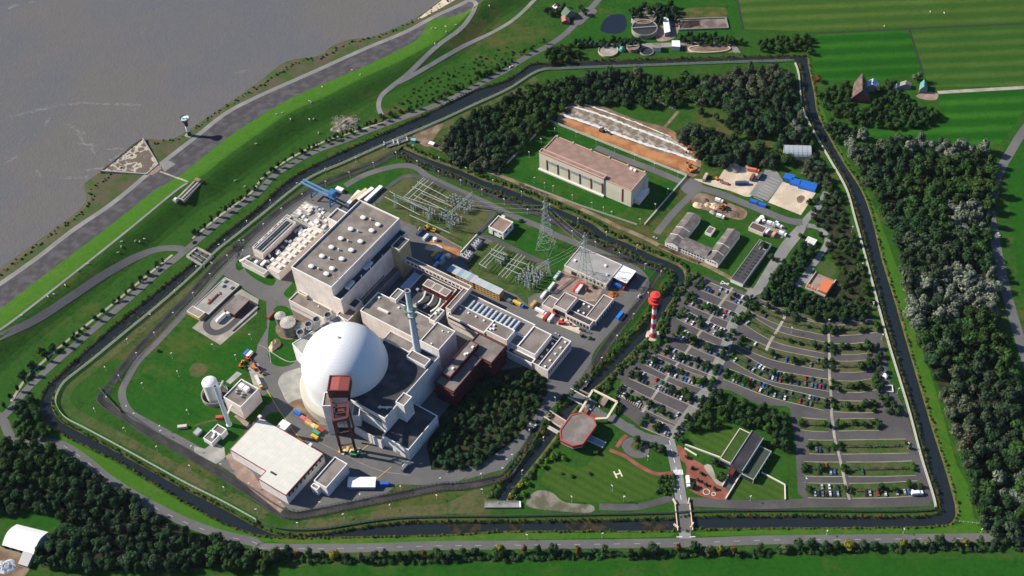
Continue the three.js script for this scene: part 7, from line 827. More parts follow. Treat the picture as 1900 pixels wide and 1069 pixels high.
{ // sewage works and farms beyond the upper moat
  sheet('works_meadow', W2(tc(340, 210, 500, 90, 590, -60, 1265, -60, 1305, 165, 1260, 190, 1100, 230, 420, 220)), 0.03, mLawn, 'meadow of the sewage works beyond the moat', 'meadow'); const rb = (n, label, x, y, r, h, m, top) => { const o = thing(n, label, 'basin'), [cx, cz] = at(tc, x, y, h); M().lathe(cx, cz, [[r, 0], [r, h], [r - 0.6, h], [r - 0.6, h - 1]], 30).build('tank_wall', m, o); M().disc(cx, cz, r - 0.6, h - 0.9, 28).build('basin_surface', top, o); if (h > 2.5) M().bar([cx - r, h + 0.2, cz], [cx + r, h + 0.2, cz], 0.8, 0.4).build('walkway', galv, o); return centre(o, cx, cz); }; rb('settling_tank', 'upper of two grey round settling tanks', 755, 88, 13, 5, mConcrete, mBrownEarth); rb('settling_tank', 'lower of two grey round settling tanks', 760, 150, 13, 5, mConcrete, std([0.04, 0.035, 0.03], 0.3)); rb('pale_round_basin', 'pale covered round basin by the upper moat', 560, 274, 10, 2, mPaleSand, mGravelPale); rb('red_round_tank', 'small dark red round tank beside the pale basin', 696, 252, 6.5, 4, mBrickPale, mBrownEarth); rb('small_dark_basin', 'small dark round basin between hut and red tank', 772, 280, 7, 1.2, mConcrete, dark);
  const dome = thing('turquoise_dome', 'little turquoise dome between the round tanks', 'tank'), dp = at(tc, 636, 280); M().lathe(dp[0], dp[1], [[3, 0], [3, 1.5], [2.4, 3.6], [1, 5], [0, 5.2]], 18).build('shell', std([0.05, 0.30, 0.24], 0.5), dome); centre(dome, ...dp); quickSheet('works_yard', tc(840, 120, 900, 110, 935, 100, 940, 190, 900, 220, 830, 225), 0.08, mBrickPale, 'brown paved yard of the sewage works', 'yard'); sheet('works_road', W2(tc(390, 235, 800, 238, 1000, 232, 1240, 228, 1270, 260, 1290, 290, 1250, 290, 1220, 250, 800, 262, 390, 250)), 0.07, mPaleRoad, 'grey road through the sewage works', 'road'); const lh = thing('long_white_shed', 'long white roofed shed beside the sludge yard', 'shed'), Lq = W2(tc(862, 98, 888, 92, 900, 172, 872, 180), 5); M().sides(Lq, 0, 4.6).build('wall', wallGrey, lh); M().prism(inset(Lq, -0.4), 4.6, 5, true).build('roof', white, lh); base2(lh, Lq); for (const [pts, l] of [[[805, 262, 805, 240, 850, 240, 850, 265], 'small dark fronted hut at the sewage works road'], [[912, 255, 912, 225, 952, 225, 955, 258], 'white roofed cube shaped hut at the sewage works road']]) { const o = thing('works_hut', l, 'hut'), Q = W2(tc(...pts), 5); M().sides(Q, 0, 5).build('wall', wallBlueWhite, o); M().prism(inset(Q, -0.3), 5, 5.3, true).build('roof', pts[0] > 900 ? white : roofGrey, o); onWall(o, area2(Q) > 0 ? Q : [...Q].reverse(), 0, 0.1, 0.9, 0.3, 3, dark, 'door'); base2(o, Q); }
  const sl = thing('sludge_basin', 'rectangular sludge basin with dark heap and pale rim', 'basin'), Sq = W2(tc(940, 105, 1210, 95, 1225, 155, 950, 165), 1); M().ring(Sq, 1.2, 0, 1.6).build('rim', mPaleRoad, sl); M().flat(inset(Sq, 0.8), 0.5).build('sludge', stone([0.12, 0.09, 0.075], [0.24, 0.19, 0.16], 0.6, 40, 0.1), sl); base2(sl, Sq); heap('sludge_heap', 'dark brown heap in the sludge basin', 'heap', at(tc, 1000, 135), 16, 7, 4, std([0.05, 0.03, 0.022], 0.95), 77); const ov = thing('oval_aeration_basin', 'long oval aeration basin with pale rim by the moat', 'basin'), Oq = smooth(W2(tc(1000, 270, 1030, 258, 1210, 255, 1235, 270, 1210, 285, 1020, 290)), 2, true); M().ring(Oq, 1, 0, 1.4).build('rim', mPaleSand, ov); M().flat(inset(Oq, 0.8), 0.8).build('basin_surface', mBrownEarth, ov); base2(ov, Oq); sheet('aeration_ground', W2(tc(980, 240, 1230, 225, 1260, 260, 1240, 290, 990, 290)), 0.08, mBrownEarth, 'dark ground round the oval basin', 'ground'); quickSheet('pond', tc(520, 170, 560, 90, 640, 80, 660, 150, 620, 185), 0.06, std([0.012, 0.018, 0.026], 0.08), 'dark pond beside the farm road', 'pond'); quickSheet('reed_bed', tc(960, 60, 1080, 40, 1205, 45, 1210, 85, 960, 95), 0.06, mReed, 'reed bed above the sludge basin', 'reed bed');
  const gable = (name, label, pts, h, hr, wallM, roofM, category = 'house') => { const o = thing(name, label, category), Q = W2(pts, h), A = lerp2(Q[0], Q[1], 0.5), B = lerp2(Q[3], Q[2], 0.5), P = (p, y) => [p[0], y, p[1]]; M().sides(Q, 0, h).build('wall', wallM, o); M().quad(P(Q[0], h), P(A, hr), P(B, hr), P(Q[3], h)).build('roof', roofM, o); M().quad(P(A, hr), P(Q[1], h), P(Q[2], h), P(B, hr)).build('roof', roofM, o); M().tri(P(Q[0], h), P(Q[1], h), P(A, hr)).tri(P(Q[2], h), P(Q[3], h), P(B, hr)).build('gable', wallM, o); const c = lerp2(lerp2(A, B, 0.3), A, 0.1); M().box(c[0], hr - 0.8, c[1], 0.9, 2, 0.9).build('chimney', mBrick, o); base2(o, Q); };
  gable('farmhouse', 'green roofed farmhouse at the upper edge beside the road', tc(320, 95, 385, 70, 350, 45, 300, 70), 4, 9, mBrickPale, std([0.07, 0.13, 0.09], 0.8)); gable('farm_shed', 'pale roofed farm shed at the upper edge', tc(260, 55, 300, 45, 290, 25, 250, 35), 3.5, 6, mBrickPale, steel, 'shed'); gable('farm_shed', 'brick farm shed beside the green roofed farmhouse', tc(305, 120, 350, 125, 345, 95, 300, 90), 3, 5.5, mBrick, std([0.30, 0.13, 0.10], 0.8), 'shed'); quickSheet('farm_yard', tc(370, 110, 400, 70, 450, 40, 500, 60, 450, 100, 400, 140), 0.07, mAsphalt, 'grey farm yard at the upper edge', 'yard'); road('farm_road', tc(330, 190, 390, 120, 440, 95, 470, 40), 5, mAsphalt, 'road bending past the green roofed farmhouse', 0.12);
  gable('barn_farmhouse', 'large farmhouse with steep brown roof among the trees', td(470, 545, 580, 550, 560, 450, 490, 455), 4, 15, mBrick, stone([0.10, 0.07, 0.06], [0.16, 0.12, 0.10], 0.4, 20)); gable('barn', 'barn with bright blue grey metal roof behind the farmhouse', td(545, 482, 630, 485, 625, 450, 560, 448), 5, 9, wallGrey, std([0.34, 0.42, 0.52], 0.4), 'barn'); gable('barn', 'low grey roofed barn right of the blue roofed one', td(740, 475, 805, 475, 805, 455, 745, 452), 3.5, 6, wallGrey, std([0.22, 0.22, 0.2], 0.8), 'barn'); gable('barn', 'turquoise roofed barn at the end of the farm', td(850, 495, 895, 490, 890, 455, 855, 455), 4, 8, wallGrey, std([0.08, 0.28, 0.24], 0.6), 'barn'); gable('barn', 'small pale blue roofed shed between the barns', td(705, 490, 740, 490, 738, 470, 708, 468), 3, 5, wallGrey, std([0.2, 0.34, 0.45], 0.6), 'shed'); quickSheet('farm_yard', td(830, 530, 900, 505, 950, 515, 940, 550, 860, 545), 0.07, mBrickPale, 'reddish yard at the end of the farm track', 'yard'); road('farm_track', td(950, 510, 1150, 498, 1425, 482, 1700, 466), 4.5, mGravelPale, 'pale farm track between the green fields', 0.1); road('right_road', [...tp(1960, 180), ...td(1425, 720, 1350, 840, 1290, 950, 1260, 1069), ...tf(1240, 100, 1260, 250, 1300, 450, 1350, 650, 1425, 900), ...tp(1935, 760, 2010, 900)], 8, mAsphalt, 'grey road bending along the right hand wood', 0.12);
}

// ---------------------------------------------------------------- vegetation
// crown of leaf clumps on uneven lobes: radius about 1, height 0 .. 2
function crownGeo(s, n, leaf, lobes = 9, lift = 0.25) {
  reseed(s); const p = [], N = [], u = [], col = [], L = [];
  for (let i = 0; i < lobes; i++) { const a = i * 2.4 + rr(-0.5, 0.5), q = i === 0 ? 0 : rr(0.25, 0.66), y = lift + (i === 0 ? 1.15 : rr(0.25, 1.15)); L.push([Math.cos(a) * q, y, Math.sin(a) * q, rr(0.34, 0.58) * (1.1 - 0.25 * q), rr(0.75, 1.2)]); }
  const v = new THREE.Vector3(), t = new THREE.Vector3(), b = new THREE.Vector3(), w = new THREE.Vector3();
  for (let k = 0; k < n; k++) {
    const l = L[Math.floor(rnd() * L.length)]; v.set(rr(-1, 1), rr(-0.75, 1), rr(-1, 1)).normalize(); const r = l[3] * Math.pow(rnd(), 0.35) * (rnd() < 0.12 ? 1.3 : 1), c = [l[0] + v.x * r, l[1] + v.y * r * 0.9, l[2] + v.z * r];
    w.copy(v).add(new THREE.Vector3(rr(-0.5, 0.5), rr(-0.1, 0.8), rr(-0.5, 0.5))).normalize(); t.set(rr(-1, 1), rr(-1, 1), rr(-1, 1)).cross(w).normalize(); b.copy(w).cross(t); const sz = leaf * rr(0.6, 1.35), sx = sz * rr(0.7, 1.2);
    const P = (i, j, o = 0) => [c[0] + t.x * i * sx + b.x * j * sz + w.x * o, c[1] + t.y * i * sx + b.y * j * sz + w.y * o, c[2] + t.z * i * sx + b.z * j * sz + w.z * o], g = l[4] * rr(0.45, 1.55), gg = g * rr(0.92, 1.1);
    for (const q of [P(-1, 0), P(0, -0.8, 0.12 * sz), P(0.2, 0.9, -0.1 * sz), P(0, -0.8, 0.12 * sz), P(1, 0.1), P(0.2, 0.9, -0.1 * sz)]) { p.push(...q); N.push(w.x * 0.6 + v.x * 0.25 + c[0] * 0.3, w.y * 0.6 + v.y * 0.25 + (c[1] - lift - 0.5) * 0.3, w.z * 0.6 + v.z * 0.25 + c[2] * 0.3); u.push(0, 0); col.push(g, gg, g * 0.9); }
  }
  const g = new THREE.BufferGeometry(); g.setAttribute('position', new THREE.Float32BufferAttribute(p, 3)); g.setAttribute('normal', new THREE.Float32BufferAttribute(N, 3)); g.setAttribute('uv', new THREE.Float32BufferAttribute(u, 2)); g.setAttribute('color', new THREE.Float32BufferAttribute(col, 3)); return g;
}
const crowns = [crownGeo(1, 800, 0.12), crownGeo(2, 850, 0.12, 11), crownGeo(3, 760, 0.125, 7), crownGeo(4, 900, 0.115, 13), crownGeo(5, 700, 0.13, 6, 0.4), crownGeo(6, 620, 0.12, 8, 0.1)], bushes = [crownGeo(21, 240, 0.2, 7, -0.1), crownGeo(22, 240, 0.2, 6, -0.1), crownGeo(23, 260, 0.19, 8, -0.15)];
const trunkGeo = (() => { const m = M(); m.lathe(0, 0, [[0.11, 0], [0.08, 0.25], [0.055, 0.8], [0.02, 1.3]], 7); for (let k = 0; k < 4; k++) { const a = k * 1.7; m.bar([0, 0.45 + k * 0.12, 0], [Math.cos(a) * 0.45, 0.95 + k * 0.1, Math.sin(a) * 0.45], 0.035); } return m.geo(); })();
const bark = std([0.07, 0.055, 0.042], 0.95), leafMat = (r, g, b) => new THREE.MeshPhysicalMaterial({ vertexColors: true, specularIntensity: 0.15, roughness: 0.9, side: THREE.DoubleSide, color: new THREE.Color().setRGB(r, g, b) });
const LEAF = { dark: leafMat(0.025, 0.056, 0.025), mid: leafMat(0.032, 0.071, 0.021), olive: leafMat(0.036, 0.066, 0.019), silver: leafMat(0.145, 0.168, 0.135), pale: leafMat(0.095, 0.115, 0.06), bright: leafMat(0.045, 0.115, 0.012), yellow: leafMat(0.17, 0.16, 0.02), rust: leafMat(0.15, 0.06, 0.02), grey: leafMat(0.07, 0.085, 0.055), sage: leafMat(0.036, 0.060, 0.034) };
const protoTree = {};
function tree(name, x, z, r, h, leaf, label, group, geos = crowns, category = 'tree', y0 = 0) {
  const v = Math.floor(rnd() * geos.length), key = name + leaf + v, make = () => { const g = new THREE.Group(); if (geos === crowns) { const t = new THREE.Mesh(trunkGeo, bark); t.name = 'trunk'; g.add(t); } const c = new THREE.Mesh(geos[v], LEAF[leaf]); c.name = geos === crowns ? 'crown' : 'foliage'; c.castShadow = c.receiveShadow = true; g.add(c); if (geos !== crowns) { const t = new THREE.Mesh(trunkGeo, bark); t.name = 'stem'; t.scale.setScalar(0.5); g.add(t); } return g; };
  const o = (protoTree[key] = protoTree[key] || make()).clone(); o.name = numbered(name); o.position.set(x, y0, z); o.rotation.y = rnd() * 6.28; o.scale.set(r, h / 2, r * rr(0.88, 1.12)); scene.add(o); return tag(o, label, category, group);
}
const spots = (poly, gap, s) => { // even scatter inside an outline
  reseed(s); const xs = poly.map((p) => p[0]), zs = poly.map((p) => p[1]), x0 = Math.min(...xs), x1 = Math.max(...xs), z0 = Math.min(...zs), z1 = Math.max(...zs), cell = {}, o = [], n = Math.round((x1 - x0) * (z1 - z0) / (gap * gap) * 7), K = (x, z) => Math.floor(x / gap) + ',' + Math.floor(z / gap);
  for (let k = 0; k < n; k++) { const p = [rr(x0, x1), rr(z0, z1)]; if (!inside(p, poly)) continue; let ok = true; for (let i = -1; i <= 1 && ok; i++) for (let j = -1; j <= 1 && ok; j++) for (const q of cell[K(p[0] + i * gap, p[1] + j * gap)] || []) if (dist(p, q) < gap) { ok = false; break; } if (ok) { (cell[K(...p)] = cell[K(...p)] || []).push(p); o.push(p); } } return o;
};
const tintOf = { dark: [0.025, 0.056, 0.025], mid: [0.032, 0.071, 0.021], silver: [0.145, 0.168, 0.135], grey: [0.07, 0.085, 0.055], olive: [0.036, 0.066, 0.019], sage: [0.036, 0.06, 0.034], pale: [0.095, 0.115, 0.06] };
const LOOK = { dark: 'dark green', mid: 'mid green', silver: 'silvery leaved', grey: 'grey green', olive: 'olive green', sage: 'dull green', pale: 'pale green', rust: 'rust brown', bright: 'fresh green', yellow: 'yellow green' };
const CLEAR = [[...at(tM, 1155, 100, 2), 15], [...at(tN, 1370, 665), 15], [...at(tN, 1270, 300), 8], [...at(td, 520, 505), 12], [...at(td, 588, 475), 10], [...at(td, 770, 470), 9], [...at(td, 872, 480), 9], [...at(tj, 110, 890), 17], [...at(tc, 345, 80), 10], [...at(tM, 700, 300), 14], [...at(tM, 940, 380), 20], [...at(tI, 1100, 640), 22]];
const third = (v, a, b, n) => n[Math.min(2, Math.floor(3 * (v - a) / (b - a || 1)))];
function zone(p, poly) { const xs = poly.map((q) => q[0]), zs = poly.map((q) => q[1]); return third(p[1], Math.min(...zs), Math.max(...zs), ['upper', 'middle', 'lower']) + ' ' + third(p[0], Math.min(...xs), Math.max(...xs), ['left', 'central', 'right']); }
function wood(where, name, px, gap, s, kinds, single, rMin, rMax, hMin, hMax, canopy) {
  const poly = W2(px, 8), all = spots(poly, gap, s).filter((p) => CLEAR.every((c) => dist(p, c) > c[2]) && moatInner.every((q) => dist(p, q) > 7.5)).map((p) => { const n = Math.sin(p[0] * 0.035 + s) + Math.cos(p[1] * 0.04 - s) + rr(-1, 1); return { p, r: rr(rMin, rMax), h: rr(hMin, hMax), k: kinds(p, n) }; }); all.sort((a, b) => b.r - a.r);
  all.forEach((t, i) => { if (i < single) { const l = `${t.r > rMin + (rMax - rMin) * 0.7 ? 'broad' : t.h > (hMin + hMax) / 2 ? 'tall' : 'low'} ${LOOK[t.k]} tree, ${zone(t.p, poly)} part of the ${where}`; tree(name, ...t.p, t.r, t.h, t.k, l, l.replace(' tree,', ' trees,')); }; });
  const rest = all.slice(single); if (!rest.length) return; const im = new THREE.InstancedMesh(crowns[1], leafMat(1, 1, 1), rest.length), m = new THREE.Matrix4(), q = new THREE.Quaternion(), c = new THREE.Color();
  rest.forEach((t, i) => { q.setFromAxisAngle(new THREE.Vector3(0, 1, 0), rnd() * 6.28); im.setMatrixAt(i, m.compose(new THREE.Vector3(t.p[0], 0, t.p[1]), q, new THREE.Vector3(t.r, t.h / 2, t.r))); im.setColorAt(i, c.setRGB(...(tintOf[t.k] || tintOf.dark))); }); im.name = canopy; im.castShadow = im.receiveShadow = true; top(im); tag(im, `smaller trees filling the ${where}`, 'wood', null, 'stuff');
}
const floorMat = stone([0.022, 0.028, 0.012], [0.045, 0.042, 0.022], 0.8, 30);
const pRight = [...tp(1588, 268, 1640, 262, 1700, 250, 1780, 262, 1838, 275, 1846, 330, 1832, 420, 1842, 520, 1862, 620, 1890, 720, 1990, 800, 2010, 985, 1835, 985, 1812, 930, 1800, 860, 1775, 800, 1740, 700, 1700, 610, 1682, 520, 1665, 430, 1630, 360, 1600, 320)];
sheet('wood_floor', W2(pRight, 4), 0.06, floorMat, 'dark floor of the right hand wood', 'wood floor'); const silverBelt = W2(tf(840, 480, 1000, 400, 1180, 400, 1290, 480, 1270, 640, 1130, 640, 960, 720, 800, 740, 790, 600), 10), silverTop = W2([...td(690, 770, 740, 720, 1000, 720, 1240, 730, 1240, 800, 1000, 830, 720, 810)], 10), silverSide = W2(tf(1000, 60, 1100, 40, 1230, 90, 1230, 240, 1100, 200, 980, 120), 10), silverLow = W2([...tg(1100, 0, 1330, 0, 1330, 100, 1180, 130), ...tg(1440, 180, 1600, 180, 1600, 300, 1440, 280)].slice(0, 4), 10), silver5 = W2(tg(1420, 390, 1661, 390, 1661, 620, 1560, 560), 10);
wood('large wood on the right', 'forest_tree', pRight, 7.4, 101, (p, n) => [silverBelt, silverTop, silverSide, silverLow, silver5].some((a) => inside(p, a)) && n > -0.5 ? 'silver' : n > 1.7 ? 'olive' : n > 0.4 ? 'mid' : n < -1.2 ? 'grey' : n < -0.4 ? 'sage' : 'dark', 190, 4, 8.2, 9, 19, 'distant_wood');
tree('forest_tree', ...at(tg, 1300, 225, 9), 5, 14, 'rust', 'rust brown tree at the edge of the large wood on the right');
for (const [x, y, r] of [[475, 780, 6.5], [540, 740, 6.5], [480, 830, 5]]) tree('forest_tree', ...at(td, x, y, 8), r, 15, 'silver', 'big silvery tree at the upper left corner of the right hand wood', 'silvery trees at the wood corner');
const pTop = [tp(808, 262, 850, 222, 900, 196, 960, 168, 1020, 146, 1100, 136, 1190, 126, 1222, 160, 1218, 188, 1150, 186, 1110, 182, 1060, 182, 1036, 200, 1018, 228, 960, 276, 930, 306, 890, 308, 840, 290), tp(1215, 148, 1290, 133, 1306, 168, 1262, 188, 1215, 186), tp(1300, 145, 1370, 122, 1440, 118, 1478, 150, 1488, 195, 1498, 240, 1528, 300, 1545, 345, 1500, 322, 1470, 292, 1440, 240, 1405, 250, 1352, 215, 1350, 188, 1310, 180), tp(1250, 240, 1290, 222, 1350, 245, 1400, 272, 1440, 284, 1440, 300, 1370, 306, 1322, 302, 1290, 276), tp(1500, 355, 1560, 352, 1590, 440, 1612, 520, 1622, 560, 1560, 590, 1480, 580, 1420, 562, 1440, 552, 1540, 540, 1560, 500, 1532, 450, 1512, 400), tp(1290, 178, 1345, 186, 1350, 218, 1400, 258, 1440, 250, 1470, 292, 1400, 275, 1330, 215, 1290, 200)];
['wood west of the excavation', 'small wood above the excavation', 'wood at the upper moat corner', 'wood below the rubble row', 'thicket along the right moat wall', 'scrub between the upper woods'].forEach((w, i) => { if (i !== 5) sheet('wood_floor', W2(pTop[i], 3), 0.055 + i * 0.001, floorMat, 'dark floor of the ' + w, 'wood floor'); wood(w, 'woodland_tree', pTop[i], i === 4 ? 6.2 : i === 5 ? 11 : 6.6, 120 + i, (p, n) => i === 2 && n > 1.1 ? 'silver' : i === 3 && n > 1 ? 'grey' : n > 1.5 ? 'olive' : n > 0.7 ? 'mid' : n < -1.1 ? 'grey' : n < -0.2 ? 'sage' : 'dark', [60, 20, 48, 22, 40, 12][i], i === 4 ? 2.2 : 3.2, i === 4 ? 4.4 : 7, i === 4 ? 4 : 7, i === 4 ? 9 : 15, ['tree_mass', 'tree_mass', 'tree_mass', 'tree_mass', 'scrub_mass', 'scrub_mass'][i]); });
const pLeft = tj(-80, 352, 120, 345, 300, 385, 500, 515, 700, 645, 900, 765, 1100, 850, 1391, 925, 1500, 950, 1500, 985, 1391, 1000, 1000, 1015, 600, 1025, 215, 1010, 190, 930, 300, 800, 330, 730, 230, 705, 80, 695, -80, 700);
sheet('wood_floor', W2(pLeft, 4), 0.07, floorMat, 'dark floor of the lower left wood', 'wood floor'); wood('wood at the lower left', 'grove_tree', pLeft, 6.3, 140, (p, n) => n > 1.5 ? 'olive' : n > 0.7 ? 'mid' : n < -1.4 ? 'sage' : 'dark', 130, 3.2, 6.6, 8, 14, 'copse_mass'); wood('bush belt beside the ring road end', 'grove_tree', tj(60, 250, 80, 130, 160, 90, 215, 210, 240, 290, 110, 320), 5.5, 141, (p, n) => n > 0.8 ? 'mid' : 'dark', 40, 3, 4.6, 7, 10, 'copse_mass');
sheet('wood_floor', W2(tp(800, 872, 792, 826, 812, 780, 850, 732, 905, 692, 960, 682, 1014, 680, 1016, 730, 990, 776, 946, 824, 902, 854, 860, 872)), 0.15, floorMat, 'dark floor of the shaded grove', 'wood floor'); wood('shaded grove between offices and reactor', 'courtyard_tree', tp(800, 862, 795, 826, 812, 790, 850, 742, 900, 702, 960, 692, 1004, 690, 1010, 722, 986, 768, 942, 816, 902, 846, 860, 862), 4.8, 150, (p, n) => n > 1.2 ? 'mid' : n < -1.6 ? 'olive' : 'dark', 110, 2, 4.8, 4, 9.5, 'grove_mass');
const farmSpots = [[td(300, 490, 420, 440, 540, 425, 560, 440, 480, 470, 450, 560, 560, 590, 620, 540, 700, 510, 780, 500, 840, 560, 970, 590, 960, 640, 800, 680, 640, 670, 500, 650, 400, 620, 330, 570), 'farm shelter belt', 5.4], [td(-40, 205, 100, 178, 230, 172, 262, 205, 250, 275, 220, 240, -40, 250), 'hedge line along the upper field', 5], [tc(215, 275, 300, 230, 400, 265, 420, 300, 380, 325, 240, 325), 'grove by the upper moat bend', 6], [tc(670, 60, 720, 20, 930, 5, 935, 95, 820, 100, 800, 60, 710, 90), 'grove around the settling tanks', 6], [tc(200, 40, 260, 10, 400, 5, 430, 50, 390, 60, 320, 40, 260, 60), 'farm garden at the upper edge', 5], [tc(360, 205, 500, 195, 740, 190, 745, 225, 360, 228), 'bush row above the sewage works road', 4], [td(620, 470, 640, 430, 740, 430, 745, 490, 690, 495), 'tree group behind the farm barns', 5], [tI(612, 400, 604, 345, 700, 275, 780, 205, 835, 70, 930, 78, 970, 160, 1090, 165, 1200, 210, 1330, 250, 1425, 300, 1425, 640, 1380, 560, 1300, 540, 1240, 440, 1200, 360, 1060, 350, 900, 360, 760, 390), 'grove around the visitor centre', 5.5], [tc(960, 175, 1060, 160, 1300, 195, 1300, 215, 1100, 225, 960, 200), 'bush row below the sludge basin', 4.2], [td(300, 690, 380, 640, 520, 700, 560, 720, 470, 740, 400, 760), 'trees at the meadow corner', 5], [tf(170, 330, 240, 200, 300, 280, 200, 420, 130, 560, 60, 540, 20, 470, 90, 400), 'trees along the curved pale road', 5], [tf(0, 540, 120, 545, 300, 560, 330, 600, 560, 620, 580, 700, 330, 690, 150, 640, 0, 570), 'hedge below the orange roofed workshop', 4.6]];
farmSpots.forEach(([px, w, gap], i) => wood(w, 'field_tree', px, gap, 160 + i, (p, n) => n > 1.5 ? 'olive' : n > 0.5 ? 'mid' : n < -1.6 ? 'sage' : 'dark', 26, gap * 0.52, gap * 0.85, gap * 1.3, gap * 2.1, 'farm_tree_mass'));
reseed(170); tree('field_tree', ...at(td, 840, 425, 6), 6, 13, 'pale', 'pale round tree beside the turquoise roofed barn'); tree('field_tree', ...at(td, 290, 430, 4), 4, 8, 'rust', 'brownish tree at the moat corner of the farm');
// rows of single trees
const ringLine = smooth(W2([...tj(40, 190, 140, 70, 210, 0), ...te(300, 960, 450, 830, 700, 615, 880, 455, 985, 368)]), 4), ringLine2 = smooth(W2([...te(1100, 275, 1250, 150, 1425, 20), ...tb(100, 980, 200, 910, 350, 830, 500, 775, 620, 725, 740, 680, 900, 620, 1100, 540, 1300, 435), ...tc(0, 385, 100, 320, 250, 240)]), 4), ringTrees = offset(ringLine, -4.8), ringTrees2 = offset(ringLine2, -4.8);
reseed(180); for (const [l, n] of [[ringTrees, 'lower stretch of the ring road'], [ringTrees2, 'upper stretch of the ring road']]) for (const [x, z] of along(l, 8.6, 3)) { if (rnd() < 0.1) continue; const r = rr(1.1, 2.5); tree('roadside_tree', x + rr(-0.4, 0.4), z + rr(-0.4, 0.4), r, rr(6, 9), pick(['mid', 'dark', 'sage', 'olive']), 'small round tree in the row along the ' + n, 'trees along the ' + n); }
reseed(190); { let i = 0; const line = smooth(W2([...tp(430, 1027), ...ti(60, 925, 600, 945, 1200, 935, 1661, 920), ...th(400, 885, 1000, 880, 1420, 870, 1900, 870), ...tg(300, 875, 900, 865, 1300, 860, 1661, 855)], 3), 5); for (const [x, z] of along(line, 9, 2)) { if (rnd() < 0.12) continue; const r = rr(2.6, 5), k = pick(['mid', 'dark', 'olive', 'mid', 'dark', 'sage', 'yellow', 'rust', 'pale']); tree('hedgerow_tree', x + rr(-1.5, 1.5), z + rr(-2, 1.5), k === 'rust' ? 2.4 : r, rr(6.5, 11), k, ...((l) => [l, l.replace(' tree,', ' trees,')])(`${r > 3.8 ? 'broad' : 'slender'} ${LOOK[k]} tree, ${['left end', 'left part', 'centre', 'right part', 'right end'][Math.max(0, Math.min(4, Math.floor((x + 210) / 115)))]} of the roadside row at the lower edge`)); } const im = scatter('roadside_scrub', 'dense dark scrub under the roadside trees along the lower edge', along(offset(line, 1.5), 1.6), 3, (q) => q, ['dark', 'dark', 'mid'], 1.6, 2.8); tree('hedgerow_tree', ...at(ti, 1585, 895, 5), 4, 9, 'yellow', 'bright yellow green tree beside the public road near the bridge'); }
function scatter(name, label, pts, jit, ok, kinds, r0, r1) { const P = pts.map((p) => [p[0] + rr(-jit, jit), p[1] + rr(-jit, jit)]).filter(ok), im = new THREE.InstancedMesh(bushes[0], leafMat(1, 1, 1), P.length), m = new THREE.Matrix4(), q = new THREE.Quaternion(), c = new THREE.Color(); P.forEach((p, i) => { const r = rr(r0, r1), k = pick(kinds), t = Array.isArray(k) ? k : tintOf[k]; q.setFromAxisAngle(new THREE.Vector3(0, 1, 0), rnd() * 6.28); im.setMatrixAt(i, m.compose(new THREE.Vector3(p[0], p[2] || 0, p[1]), q, new THREE.Vector3(r, r * rr(0.5, 0.9), r))); im.setColorAt(i, c.setRGB(t[0] * rr(0.8, 1.25), t[1] * rr(0.8, 1.25), t[2])); }); im.name = name; im.castShadow = im.receiveShadow = true; top(im); return tag(im, label, 'shrubs', null, 'stuff'); }
reseed(200); { const reed = [[0.06, 0.075, 0.018], [0.09, 0.085, 0.03], [0.035, 0.055, 0.014]], inS = area2(moatInner) > 0 ? 1 : -1; scatter('canal_scrub', 'reeds and scrub along both banks of the inner canal', [...along(offset(canalMid, 6.5), 1.7), ...along(offset(canalMid, -6.5), 1.7), ...along(offset(canalMid, 9), 2.6)], 1.4, () => true, ['mid', 'dark', [0.06, 0.08, 0.02], [0.09, 0.085, 0.03]], 0.9, 2.3); const sx = (q) => q[1] > -480 || q[0] < -200; scatter('moat_reeds', 'reeds along the waterline of the moat', [...along(offset(moatInner, -inS * 1.2), 2.2), ...along(offset(moatOuter, 0.6), 3.2)], 0.7, (q) => q[0] < 330, reed, 0.5, 1.6); scatter('dike_weeds', 'weeds and bushes on the river bank and dike foot', [...along(between(R0, R1, 0.35).p, 3), ...along(offset(ringTrees2, -4), 3.4)], 3, (q) => { q[2] = Math.max(0, groundH(q[0], q[1])); return true; }, [[0.05, 0.07, 0.02], [0.08, 0.075, 0.035], 'mid'], 0.6, 1.6); scatter('meadow_scrub', 'rough bushes on the meadow between dike road and ring road', spots(W2(tb(760, 600, 860, 500, 1000, 420, 1200, 330, 1425, 250, 1425, 350, 1250, 430, 1000, 540)), 5, 33), 1, () => true, ['mid', [0.06, 0.08, 0.02], 'sage'], 0.8, 2); }
const shrub = (t, x, y, r, k, label, group, h = r * 1.3) => tree('shrub', ...at(t, x, y, 1), r, h * 1.2, k, label, group, bushes, 'shrub');
